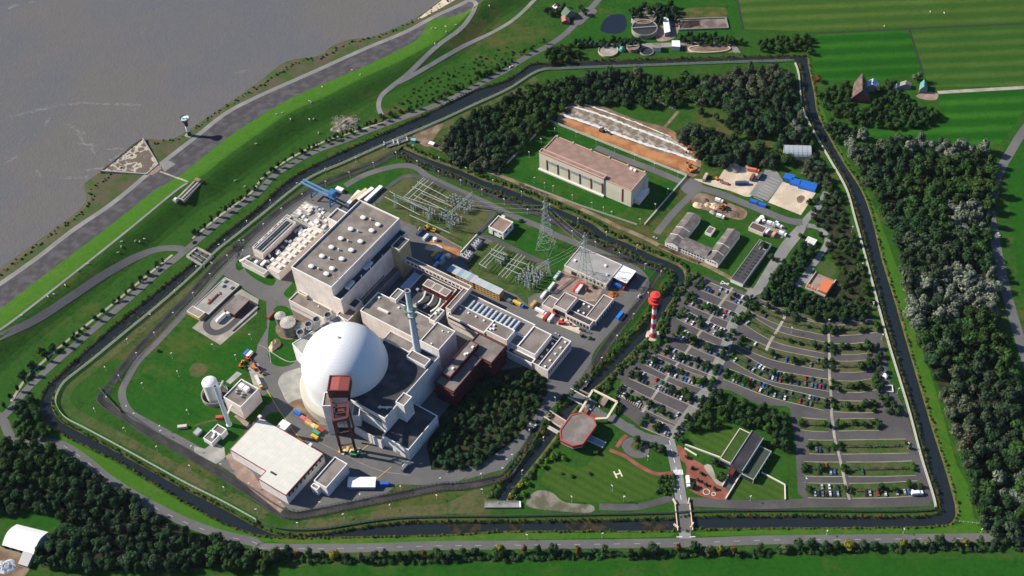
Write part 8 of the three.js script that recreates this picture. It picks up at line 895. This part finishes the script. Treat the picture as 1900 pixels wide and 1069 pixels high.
reseed(210); for (const [x, y, r, k] of [[270, 260, 3, 'bright'], [300, 220, 3, 'bright'], [340, 190, 3.4, 'bright'], [380, 180, 3.2, 'mid'], [420, 200, 2.8, 'bright'], [180, 330, 3, 'sage'], [160, 390, 3, 'bright'], [100, 400, 3, 'yellow'], [60, 430, 2.6, 'olive'], [30, 480, 2.8, 'yellow'], [130, 470, 3, 'bright'], [80, 490, 2.6, 'olive'], [665, 160, 3, 'olive'], [480, 330, 2.2, 'mid'], [610, 310, 1.8, 'dark'], [410, 310, 1.5, 'mid']]) shrub(th, x, y, r, k, `${LOOK[k]} shrub by the pond edge of the helicopter lawn`, `${LOOK[k]} shrubs round the helicopter lawn`); for (const p of spots(W2(th(1110, 345, 1230, 330, 1240, 420, 1200, 465, 1090, 480, 1120, 410)), 3, 77)) tree('shrub', ...p, rr(1.5, 2.6), 4, pick(['dark', 'mid', 'olive']), 'low shrub in the planted bed beside the entrance road', 'shrubs in the bed by the entrance road', bushes, 'shrub'); for (const [x, y, r] of [[190, 520, 3.4], [235, 555, 2.8], [190, 580, 2.4], [330, 580, 3.6], [390, 610, 4], [560, 520, 3], [830, 710, 3.4], [885, 830, 4.2], [650, 900, 2.6], [600, 655, 1.8], [645, 745, 1.7], [720, 790, 1.7], [690, 845, 1.7], [755, 880, 1.7], [830, 915, 1.8], [1270, 420, 3.4]]) { const lab = x > 590 && x < 860 && r < 2 ? ['small young tree standing in the red plaza', 'young trees of the red plaza'] : x < 260 ? ['tree on the planted island of the turning circle', 'trees of the turning circle'] : ['round tree beside the entrance road and visitor centre', 'trees near the visitor centre']; tree('park_tree', ...at(tI, x, y, 2), r, r * 2.1, r < 2 ? 'olive' : pick(['mid', 'bright', 'dark']), ...lab); }
for (const [x, y, r] of [[705, 640, 2.6], [755, 630, 3], [640, 670, 2], [808, 610, 2], [865, 597, 1.6], [1110, 480, 2.8], [1070, 510, 2.2], [1235, 410, 4], [1280, 400, 3], [1020, 535, 1.5], [1340, 380, 2.5], [330, 800, 2], [270, 830, 1.6], [110, 930, 2.4], [460, 735, 1.8], [420, 760, 1.8]]) tree('meadow_tree', ...at(tb, x, y, 2), r, r * 2.1, pick(['dark', 'mid']), 'single dark tree on the meadow between the dike roads', 'single trees on the dike meadow'); for (const [x, y, r] of [[225, 900, 4], [290, 880, 4], [175, 975, 4], [120, 1030, 4], [860, 410, 2.2]]) tree('meadow_tree', ...at(te, x, y, 2), r, r * 2, 'mid', 'round tree on the dike foot meadow beside the ring road', 'round trees on the dike foot'); for (const [x, y, r] of [[870, 890, 1.5], [770, 490, 2.2], [720, 545, 2], [625, 620, 2.2], [515, 710, 2], [465, 760, 1.8], [405, 800, 2], [350, 850, 1.8], [1065, 240, 3]]) tree('meadow_tree', ...at(te, x, y, 2), r, r * 1.9, 'sage', 'small bushy tree beside the gravel track at the dike foot', 'bushy trees along the gravel track'); for (const [x, y, r] of [[1185, 480, 2], [940, 660, 2.4], [870, 545, 3.4], [980, 680, 1.6]]) tree('park_tree', ...at(tM, x, y + (x === 870 ? 330 : 300) - 0, 3), r * 1.2, r * 2.4, 'mid', 'tree beside the road at the low black block', 'trees by the low black block'); shrub(tC, 450, 905, 2.2, 'dark', 'dark bush at the fire station corner'); shrub(tC, 510, 925, 2.4, 'mid', 'larger green bush at the fire station corner'); shrub(tC, 485, 525, 2.4, 'rust', 'reddish bush beside the workshop pylon'); shrub(tC, 545, 500, 2.2, 'mid', 'green bush on the triangle in front of the workshop'); shrub(tB, 1185, 490, 2.4, 'dark', 'dark round bush behind the relay house');
for (const [t, q, l] of [[th, [430, 690, 480, 655, 600, 660, 720, 670, 760, 700, 700, 735, 520, 735], 'left of the entrance bridge'], [th, [970, 700, 1020, 660, 1130, 670, 1200, 690, 1180, 725, 1030, 725], 'close to the entrance bridge'], [ti, [1240, 760, 1280, 725, 1400, 722, 1465, 750, 1440, 788, 1290, 790], 'near the foot bridge'], [th, [10, 720, 40, 660, 110, 665, 130, 700, 80, 735], 'under the foot bridge end'], [te, [640, 720, 720, 640, 790, 600, 780, 650, 700, 730, 650, 745], 'along the river side reach']]) sheet('water_weed', smooth(W2(t(...q), -1.2), 3, true), -1.285, stone([0.012, 0.016, 0.012], [0.05, 0.036, 0.024], 0.9, 22, 0.3), 'patch of brown water weed in the moat ' + l, 'water weed');
// ---------------------------------------------------------------- car park
sheet('car_park', W2([...tJ(720, 110, 800, 130, 1235, 300), ...tN(810, 740), ...tf(0, 600, 300, 690, 590, 710, 640, 780, 690, 1069), ...tg(900, 0, 1000, 320, 1085, 590, 290, 600, 210, 540, 200, 350, 190, 200, 160, 0), ...tI(1425, 240, 1200, 230, 960, 110, 860, 100, 640, 420, 520, 480, 440, 500, 200, 400, 60, 290, 20, 140), ...tJ(150, 1000, 60, 960, 300, 760, 480, 720, 540, 560, 560, 420, 620, 260)]), 0.09, mLotAsphalt, 'brownish grey asphalt of the large car park', 'car park');
const carShape = (() => { const slab = (pts, w0, w1, y) => { const m = M(), L = pts.map((p) => [p[0], p[1], -(p[2] ?? w0)]), R = pts.map((p) => [p[0], p[1], p[2] ?? w0]), n = pts.length; for (let i = 0; i < n; i++) { const j = (i + 1) % n; m.quad(L[i], R[i], R[j], L[j]); } for (let i = 1; i < n - 1; i++) { m.tri(L[0], L[i], L[i + 1]); m.tri(R[0], R[i + 1], R[i]); } return m; };
  const body = slab([[-2.1, 0.35, 0.82], [-2.15, 0.8, 0.84], [-2, 0.98, 0.8], [0.85, 0.98, 0.82], [1.95, 0.82, 0.76], [2.15, 0.6, 0.74], [2.1, 0.32, 0.74]], 0.85), cabin = slab([[-1.85, 0.97, 0.78], [-1.45, 1.4, 0.64], [0.1, 1.42, 0.64], [0.95, 0.97, 0.78]], 0.75), roof = slab([[-1.5, 1.36, 0.64], [-1.4, 1.46, 0.6], [0.05, 1.47, 0.6], [0.16, 1.38, 0.64]], 0.6), wheel = new THREE.CylinderGeometry(0.33, 0.33, 0.24, 12).rotateX(Math.PI / 2), light = M().box(2.08, 0.62, 0, 0.12, 0.16, 0.34).geo(), tail = M().box(-2.12, 0.68, 0, 0.1, 0.18, 0.3).geo(); return { body: body.geo(), cabin: cabin.geo(), roof: roof.geo(), wheel, light, tail }; })();
const paint = { white: [0.72, 0.72, 0.72], silver: [0.42, 0.44, 0.46], grey: [0.14, 0.15, 0.16], black: [0.02, 0.02, 0.024], navy: [0.02, 0.035, 0.10], blue: [0.03, 0.12, 0.38], red: [0.42, 0.02, 0.02], green: [0.02, 0.10, 0.06], teal: [0.04, 0.25, 0.30] }, proto = {};
for (const k in paint) { const g = new THREE.Group(), pm = new THREE.MeshPhysicalMaterial({ roughness: 0.35, clearcoat: 0.6, clearcoatRoughness: 0.15 }); pm.color.setRGB(...paint[k]); const put = (geo, mat, name, x = 0, z = 0, y = 0) => { const m = new THREE.Mesh(geo, mat); m.name = name; m.position.set(x, y, z); m.castShadow = m.receiveShadow = true; g.add(m); }; put(carShape.body, pm, 'body'); put(carShape.cabin, glass, 'windows'); put(carShape.roof, pm, 'roof'); for (const x of [-1.3, 1.3]) for (const z of [-0.74, 0.74]) put(carShape.wheel, rubber, 'wheel', x, z, 0.33); for (const z of [-0.5, 0.5]) { put(carShape.light, lamp, 'headlight', 0, z); put(carShape.tail, red, 'tail_light', 0, z); } proto[k] = g; }
function car(k, p, turn, label, group) { const o = proto[k].clone(); o.name = numbered('parked_car'); o.position.set(p[0], 0.14, p[1]); o.rotation.y = -turn; scene.add(o); return tag(o, label, 'car', group); }
const hues = ['black', 'grey', 'white', 'silver', 'navy', 'black', 'silver', 'grey', 'red', 'white', 'blue', 'black', 'silver', 'green', 'grey', 'navy'];
function hedge(name, line, w, h, k, label, group, cat = 'hedge') { const o = thing(name, label, cat, group), n = Math.round(line.reduce((s, p, i) => i ? s + dist(p, line[i - 1]) : 0, 0) * 9), pts = resample(line, Math.max(2, n)), m = M(); m.c = []; for (const p of pts) { const c = [p[0] + rr(-w, w) / 2, rr(0.1, 1) * h * (0.8 + 0.3 * Math.sin(p[0] * 0.6)), p[1] + rr(-w, w) / 2], a = rr(0, 6.3), s = rr(0.25, 0.5), u = rr(-0.25, 0.25), f = rr(0.6, 1.4); m.quad([c[0] - s * Math.cos(a), c[1], c[2] - s * Math.sin(a)], [c[0] + s * Math.sin(a), c[1] + u, c[2] - s * Math.cos(a)], [c[0] + s * Math.cos(a), c[1] + 0.2, c[2] + s * Math.sin(a)], [c[0] - s * Math.sin(a), c[1] - u, c[2] + s * Math.cos(a)]); for (let i = 0; i < 6; i++) m.c.push(f, f, f); } m.build('foliage', LEAF[k], o); M().strip(offset(line, -w * 0.3), offset(line, w * 0.3), h * 0.55, h * 0.55).build('branches', bark, o); return o; }
// one parking row: island, middle hedge, end trees, cars on both sides
function parkRow(name, px, o = {}) {
  const { w = 10.5, mat = mDry, hedgeK = 'dark', cars = [0.5, 0.5], ends = 3, mid = 0, s = 1, h = 1.5, edge = true } = o; reseed(s * 97 + 5); const c = smooth(W2(px), 4), n = c.length;
  ribbon('parking_island', c, w, 0.12, mat, `grassed parking bays of the ${name}`, 'parking bays'); if (edge) for (const q of [-1, 1]) { const e = offset(c, q * (w / 2)); structure(M().strip(offset(e, -0.25), offset(e, 0.25), 0.17, 0.17).build('kerb', mGravelPale), `${q < 0 ? 'upper' : 'lower'} pale kerb of the ${name}`, 'kerb'); }
  if (hedgeK) hedge('parking_hedge', c.slice(1, n - 1), 2.1, h, hedgeK, `low hedge along the middle of the ${name}`);
  const side = (x) => third(x, Math.min(c[0][0], c[n - 1][0]), Math.max(c[0][0], c[n - 1][0]), ['left end', 'middle', 'right end']), T = (p, r) => { const k = pick(['dark', 'mid', 'dark', 'mid', 'olive', 'bright']); tree('car_park_tree', p[0] + rr(-1, 1), p[1] + rr(-1, 1), r, r * rr(1.6, 2.1), k, `${LOOK[k]} tree at the ${side(p[0])} of the ${name}`, `${LOOK[k]} trees at the ${side(p[0])} of the ${name}`); };
  const A = c[0], B = c[n - 1], nn = normals2(c); for (const [p, v] of [[A, nn[0]], [B, nn[n - 1]]]) for (let k = 0; k < ends; k++) { const q = (k - (ends - 1) / 2) * 3.2; T([p[0] + v[0] * q, p[1] + v[1] * q], rr(1.5, 2.8)); }
  for (let k = 0; k < mid; k++) T(c[Math.floor(rr(0.12, 0.88) * n)].map((v) => v + rr(-2.5, 2.5)), rr(1.6, 3.7));
  [-1, 1].forEach((q, i) => { for (const [x, z, a] of along(offset(c, q * 2.9), 2.75, 5)) { if (dist([x, z], A) < 5 || dist([x, z], B) < 5 || rnd() > cars[i]) continue; const k = pick(hues); car(k, [x + rr(-0.3, 0.3), z + rr(-0.3, 0.3)], a + Math.PI / 2 + (rnd() < 0.5 ? Math.PI : 0), `${k} car, ${q < 0 ? 'upper' : 'lower'} side, ${side(x)} of the ${name}`, `${k} cars, ${q < 0 ? 'upper' : 'lower'} side, ${side(x)} of the ${name}`); } });
}
const lotPave = stone([0.12, 0.105, 0.09], [0.17, 0.15, 0.125], 0.4, 26), nth = ['first', 'second', 'third', 'fourth', 'fifth', 'sixth', 'seventh', 'eighth', 'ninth', 'tenth'];
const leftRows = [[1296, 526, 1345, 546, 1388, 562], [1277, 556, 1330, 578, 1372, 594], [1262, 583, 1310, 606, 1352, 624], [1256, 616, 1300, 640, 1342, 657], [1220, 645, 1275, 668, 1328, 688], [1196, 664, 1258, 694, 1318, 715], [1174, 693, 1240, 722, 1300, 748], [1150, 724, 1210, 754, 1272, 783], [1195, 782, 1226, 795, 1256, 806]];
leftRows.forEach((r, i) => parkRow(`${nth[i]} parking row left of main road`, tp(...r), { w: 11.5, mat: lotPave, hedgeK: null, cars: [[0.4, 0.4], [0.55, 0.6], [0.75, 0.65], [0.8, 0.7], [0.55, 0.6], [0.6, 0.55], [0.5, 0.6], [0.25, 0.5], [0.35, 0.2]][i], ends: 4, mid: [5, 7, 7, 10, 12, 13, 14, 12, 4][i], s: i + 1, edge: true }));
const rightRows = [[tp(1418, 548, 1465, 569, 1520, 588), 0, 0], [[...tp(1397, 569, 1420, 581, 1454, 595, 1530, 612)], 0, 0.04], [[...tp(1382, 590, 1420, 614, 1447, 627, 1532, 646)], 0, 0.03], [[...tp(1376, 634, 1433, 657, 1487, 669, 1530, 677)], 0.1, 0.12], [tp(1358, 658, 1427, 695, 1476, 705, 1543, 716), 0.35, 0.5], [tp(1347, 694, 1427, 725, 1476, 738, 1532, 751), 0.45, 0.55], [tp(1486, 786, 1510, 789, 1536, 790), 0, 0], [tp(1501, 829, 1520, 830, 1548, 830), 0, 0.35], [tp(1492, 870, 1520, 871, 1562, 871), 0.1, 0.45], [tp(1498, 910, 1530, 911, 1568, 911), 0.55, 0.7]];
rightRows.forEach(([r, a, b], i) => parkRow(`${nth[i]} parking row right of main road`, r, { cars: [a, b], ends: i < 6 ? 3 : 2, mid: i === 4 || i === 5 ? 5 : i < 4 ? 3 : 1, s: 20 + i, w: i > 6 ? 12.5 : 11.5 }));
const farRows = [tp(1540, 614, 1580, 612, 1626, 607), tp(1544, 648, 1580, 648, 1612, 645), tp(1544, 680, 1580, 681, 1614, 678), tp(1552, 717, 1590, 718, 1622, 713), tp(1546, 753, 1580, 755, 1622, 755), tp(1554, 789, 1590, 788, 1628, 788), tp(1558, 830, 1620, 829, 1684, 828), tp(1572, 871, 1630, 871, 1696, 869), tp(1578, 911, 1640, 910, 1706, 906)]; farRows.forEach((r, i) => parkRow(`${nth[i]} outer parking row by the moat`, r, { cars: [0, [0, 0, 0, 0, 0, 0, 0, 0.14, 0.4][i]], ends: i < 6 ? 3 : 2, mid: i < 6 ? 4 : i === 8 ? 4 : 0, s: 40 + i, w: i > 5 ? 12.5 : 11 }));
ribbon('crossing_path', smooth(W2([...tK(190, 70, 110, 220, 40, 330), ...tK(0, 420)]), 3), 2.2, 0.2, mGravelPale, 'pale foot path crossing the curved parking rows', 'path'); ribbon('crossing_path', smooth(W2([...tK(520, 200, 530, 400, 530, 590, 545, 800, 550, 960), ...tg(430, 60, 445, 180, 480, 320, 510, 460, 540, 580)]), 3), 2, 0.2, mGravelPale, 'straight pale foot path through the right hand parking rows', 'path'); ribbon('crossing_path', smooth(W2([...tJ(1065, 240, 975, 365, 890, 480, 810, 590, 700, 750, 520, 990), ...tI(230, 290)]), 3), 2.2, 0.2, mGravelPale, 'pale foot path through the left hand parking rows', 'path');
{ const b = thing('bicycle_rack', 'row of pale slanted stand bars at the lower left of the car park', 'bicycle stands'); let c0; for (let k = 0; k < 13; k++) { const p = at(tI, 30 + k * 16, 105 + k * 9.5), q = at(tI, 8 + k * 16, 145 + k * 9.5); c0 = c0 || p; M().bar([p[0], 0.6, p[1]], [q[0], 0.6, q[1]], 0.7, 0.8).build('stand', mGravelPale, b); } centre(b, ...c0); const x = M(), P = tN(520, 655, 535, 630, 580, 665, 590, 650).map((p) => G(...p)); for (const [i, j] of [[0, 1], [1, 2], [2, 3], [3, 0]]) x.bar([P[i][0], 0.2, P[i][1]], [P[j][0], 0.2, P[j][1]], 0.5, 0.05); structure(x.build('turning_marking', lineWhite), 'white bow tie marking on the car park lane', 'road marking');
  const t = thing('white_tent', 'white pointed tents beside the right hand moat wall', 'tents'), tc0 = at(tK, 980, 590); for (const [x0, y0] of [[975, 580], [990, 620]]) { const p = at(tK, x0, y0); M().cyl(p[0], p[1], 2.6, 0.1, 1.6, 4, 4).build('tent_roof', white, t); M().box(p[0], 0, p[1], 3.4, 1.6, 3.4, 0.78).build('tent_wall', white, t); } centre(t, ...tc0); const pen = thing('white_pen', 'white walled pen beside the white tents', 'pen'), Q = W2(tK(985, 690, 1050, 690, 1058, 745, 1000, 740), 1); for (let i = 0; i < 3; i++) { const a = Q[i], c = Q[(i + 1) % 4]; M().bar([a[0], 0.6, a[1]], [c[0], 0.6, c[1]], 0.4, 1.2).build('wall', white, pen); } base2(pen, Q); lorry('white camper van at the lower right corner of the car park', at(tg, 975, 540, 1), 0, white, white, 6, 'camper_van', 'camper van'); }
wood('outer car park edge', 'field_tree', tK(840, 300, 960, 300, 970, 500, 1000, 700, 1120, 850, 1120, 930, 1040, 900, 950, 760, 900, 560, 860, 400), 5, 250, (p, n) => n > 0.8 ? 'mid' : 'dark', 40, 2.4, 3.8, 5, 8, 'farm_tree_mass'); reseed(260); scatter('car_park_scrub', 'hedges and bushes along the canal side of the car park', along(smooth(W2([...tJ(760, 130, 640, 260, 560, 400, 500, 560, 500, 680, 330, 740, 200, 860, 80, 960, 20, 1040), ...tI(-60, 150, 20, 230, 60, 290)]), 4), 1.5), 3.2, () => true, ['mid', 'dark', [0.07, 0.1, 0.02], 'mid'], 1.2, 2.8);
for (const [x, y, k, l] of [[1070, 298, 'black', 'black car on the ring road near the square moat frame'], [880, 452, 'black', 'black car on the ring road left of the dike road junction']]) car(k, at(te, x, y), -0.75, l); car('white', at(tH, 590, 410), 2.35, 'white car on the shaded road by the gatehouse'); car('silver', at(tf, 1285, 255), 1.3, 'silver car on the road along the right hand wood'); car('white', at(tb, 1420, 370), -0.65, 'pale car on the ring road at the upper wood'); car('white', at(tC, 918, 580), -0.9, 'white car parked by the canal side fence'); car('silver', at(tC, 1047, 100), 0.5, 'silver car on the track beside the white house'); car('silver', at(tE, 1215, 540), 0.6, 'silver car at the end of the workshop block'); car('white', at(tE, 818, 270), 0.6, 'white car between the lorries at the office row'); car('black', at(tD, 15, 690), 0.9, 'black car on the yard left of the concrete apron'); for (const [x, y, k] of [[440, 870, 'black'], [470, 880, 'black'], [500, 890, 'grey']]) car(k, at(tC, x, y - 10), 0.6, `${k} car parked in front of the fire station, ${x === 440 ? 'first' : x === 470 ? 'middle' : 'last'} of three`);
// ---------------------------------------------------------------- fences, walls, lamps, sheep
function fence(label, line, h, step, mat, rails = [0.4, 0.95], y = 0, name = 'fence', thick = 0.12) { const o = thing(name, label, 'fence'), c0 = line[0], P = M(), R = M(); for (const [x, z, a] of along(line, step)) P.box(x, y, z, 0.22, h, 0.22, a); for (const f of rails) for (let i = 0; i < line.length - 1; i++) R.bar([line[i][0], y + h * f, line[i][1]], [line[i + 1][0], y + h * f, line[i + 1][1]], thick, thick); const p = P.build('posts', mat, o); p.userData.kind = 'stuff'; R.build('rails', mat, o); return centre(o, ...c0); }
{ const d = area2(moatInner) > 0 ? 1 : -1, inn = offset(moatInner, d * 2.2, true), N = inn.length, iEast = (() => { let b = 0, v = 1e9; const t = at(td, 175, 345); inn.forEach((p, i) => { const q = dist(p, t); if (q < v) { v = q; b = i; } }); return b; })(), iSE = (() => { let b = 0, v = 1e9; const t = at(tg, 1114, 645); inn.forEach((p, i) => { const q = dist(p, t); if (q < v) { v = q; b = i; } }); return b; })(); const paleG = std([0.34, 0.36, 0.32], 0.7), darkG = std([0.06, 0.07, 0.065], 0.7); fence('long pale green lattice fence along the river side of the moat', inn.slice(0, iEast), 2.6, 3.4, paleG, [0.1, 0.35, 0.6, 0.85, 1], 0, 'fence', 0.2); fence('dark fence along the southern moat', inn.slice(iSE), 2.4, 3.4, darkG, [0.15, 0.4, 0.65, 0.9, 1], 0, 'fence', 0.22); const e = inn.slice(iEast, iSE + 1), w = thing('moat_wall', 'bright pale concrete wall along the right hand moat', 'wall'); const wm = M().strip(offset(e, -0.4), offset(e, 0.4), 1.1, 1.1).strip(offset(e, -0.7), offset(e, -0.7).map((p) => [p[0] + 0.01, p[1]]), 0, 1.1).strip(offset(e, 0.7), offset(e, 0.7).map((p) => [p[0] + 0.01, p[1]]), 0, 1.1); wm.build('wall_panel', std([0.5, 0.49, 0.43], 0.7), w); centre(w, ...e[0]);
  for (const [l, t] of [[fenceLine, 'river side'], [fenceLine2, 'canal side'], [fenceLine3, 'south side']]) for (const q of [-2.9, 2.9]) fence(`dark wire security fence on the ${q < 0 ? 'outer' : 'inner'} edge of the gravel strip, ${t}`, offset(l, q), 2.8, 3, darkG, [0.05, 0.3, 0.55, 0.8, 1], 0, 'security_fence', 0.1);
  fence('pale fence round the storage hall lawn', W2(tL(-240, 620, 180, 200, 210, 215, 1310, 655, 960, 1060)), 2.2, 3, std([0.5, 0.48, 0.42], 0.7), [0.1, 0.5, 0.98], 0, 'fence', 0.35); fence('pale fence on the canal side of the storage hall lawn', W2(tL(-30, 728, 420, 900, 900, 1062)), 2, 3, std([0.4, 0.38, 0.33], 0.7), [0.2, 0.6, 0.98], 0, 'fence', 0.25); fence('row of white posts across the verge at the lower right moat corner', W2(tg(1245, 720, 1370, 733)), 1.1, 3, white, [0.9], 0, 'fence', 0.05); for (const y of [0]) fence('pale rail fence beside the track at the grove corner', W2(tb(1345, 960, 1425, 870)), 1.6, 3, galv, [0.5, 1]); fence('dark fence by the perimeter gate left of the lawn', W2(tj(535, 65, 565, 100, 650, 190)), 2.6, 2.5, darkG, [0.1, 0.4, 0.7, 1], 0, 'fence', 0.3); }
const lampPost = (() => { const g = new THREE.Group(); M().cyl(0, 0, 0.16, 0.1, 0, 6.4, 8).build('pole', galv, g); M().box(0.5, 6.4, 0, 1.5, 0.28, 0.6).build('lamp_head', lamp, g); M().cyl(0, 0, 0.4, 0.4, 0, 0.3, 8).build('footing', mConcrete, g); return g; })();
function lampRow(what, many, pts, h = 1) { for (const [x, z, a, y] of pts) { const q = zone([x, z], pts), label = `${what}, ${q}`, group = `${many}, ${q}`; const o = lampPost.clone(); o.name = numbered('lamp_post'); o.position.set(x, y || 0, z); o.rotation.y = rnd() * 6.28; o.scale.set(1, h, 1); scene.add(o); tag(o, label, 'lamp post', group); } }
reseed(300); lampRow('lamp post with white head inside the river side fence', 'lamp posts of the river side fence', along(offset(fenceLine, 4.5), 24, 6)); lampRow('lamp post with white head between moat and river side fence', 'lamp posts between moat and fence', along(offset(fenceLine, -12), 30, 12), 0.8); lampRow('lamp post on the south side fence strip', 'lamp posts of the south side fence', along(offset(fenceLine3, 4), 30, 10)); lampRow('lamp post between south side fence and moat', 'lamp posts between south fence and moat', along(offset(fenceLine3, -9), 34, 16), 0.8); lampRow('lamp post along the canal side fence', 'lamp posts of the canal side fence', along(offset(fenceLine2, -4), 26, 8)); lampRow('lamp post on the lawn round the storage hall', 'lamp posts round the storage hall', tL(110, 390, 10, 500, 50, 710, 138, 750, 205, 780, 365, 850, 528, 915, 620, 958, 692, 988, 925, 1050, 1052, 930, 1150, 800, 1235, 665, 1040, 590, 878, 525, 715, 460, 560, 400, 395, 332, 220, 300).map((p) => G(...p))); lampRow('lamp post on the lawn west of the reactor', 'lamp posts on the western lawn', [...te(950, 935, 985, 1035, 1180, 885, 1300, 945, 1385, 830), ...tj(770, 60, 1015, 200, 690, 178, 870, 285)].map((p) => G(...p))); lampRow('small lamp post beside the helicopter lawn', 'lamp posts by the helicopter lawn', [...th(480, 520, 858, 520, 1036, 215, 1790, 510), ...tI(75, 1030)].map((p) => G(...p))); lampRow('lamp post at the roadside near the gatehouse', 'lamp posts near the gatehouse', tH(760, 210, 545, 480, 355, 720, 930, 160, 890, 200, 1120, 280, 320, 790, 1230, 940).map((p) => G(...p))); lampRow('lamp post in the outer part of the car park', 'lamp posts of the car park', [...tg(915, 250, 255, 470), ...tf(640, 830, 590, 660, 535, 440, 475, 240), ...tK(215, 260, 525, 190, 1090, 760, 890, 45)].map((p) => G(...p))); lampRow('lamp post beside the public road verge', 'lamp posts of the public road', [...tg(395, 800, 885, 795, 1385, 790), ...th(700, 780, 155, 790)].map((p) => G(...p)), 0.8);
{ // sheep grazing on the dike
  const wool = std([0.62, 0.58, 0.48], 1), face = std([0.5, 0.46, 0.38], 1), g = new THREE.Group(), b = M(), ring = (x, r, y, s = 1) => Array.from({ length: 10 }, (_, i) => { const a = i / 10 * 2 * Math.PI; return [x, y + Math.sin(a) * r, Math.cos(a) * r * s]; }), S = [[-0.66, 0.03, 0.78], [-0.6, 0.2, 0.76], [-0.35, 0.31, 0.72], [0.1, 0.33, 0.71], [0.42, 0.28, 0.76], [0.58, 0.17, 0.82], [0.72, 0.13, 0.74], [0.86, 0.11, 0.6], [1.0, 0.07, 0.5], [1.05, 0.01, 0.48]].map(([x, r, y]) => ring(x, r, y, 0.85)); for (let k = 0; k < S.length - 1; k++) for (let i = 0; i < 10; i++) { const j = (i + 1) % 10; b.quad(S[k][i], S[k + 1][i], S[k + 1][j], S[k][j]); } for (const x of [-0.42, 0.38]) for (const z of [-0.15, 0.15]) { b.bar([x, 0.55, z], [x + (x < 0 ? -0.05 : 0.02), 0.28, z], 0.12); b.bar([x + (x < 0 ? -0.05 : 0.02), 0.28, z], [x, 0, z], 0.075); } b.build('body', wool, g); for (const z of [-0.12, 0.12]) M().box(0.8, 0.72, z, 0.06, 0.06, 0.12).build('ear', face, g); M().bar([-0.62, 0.85, 0], [-0.74, 0.6, 0], 0.09).build('tail', wool, g); reseed(320);
  const flock = (t, list, where) => { for (let i = 0; i < list.length; i += 2) { const q = t(list[i], list[i + 1])[0], p = Gd(...q), o = g.clone(); o.name = numbered('sheep'); o.position.set(p[0], groundH(...p), p[1]); o.rotation.y = rnd() * 6.28; o.scale.setScalar(1.5); scene.add(o); tag(o, `white sheep grazing on the ${where}`, 'sheep', `sheep on the ${where}`); } }; flock(tb, [130, 632, 160, 625, 205, 660, 310, 560, 318, 568, 310, 660, 332, 658, 360, 735, 12, 795, 380, 482, 545, 390, 590, 415], 'dike slope above the debris heap'); flock(tb, [985, 158, 1005, 160, 1060, 150, 1062, 178, 1115, 140, 1000, 245, 1300, 35], 'dike near the loop road'); flock(te, [672, 295, 668, 322, 652, 355, 745, 292, 770, 295, 795, 280, 485, 418, 360, 535, 298, 585, 265, 598, 120, 702, 432, 455], 'dike above the grey road at the left'); flock(ta, [1295, 998, 1350, 1030, 1412, 795], 'dike slope below the black and white tower'); flock(td, [655, 147, 908, 68, 985, 75], 'long pale field at the upper edge'); }
renderer.render(scene, camera);
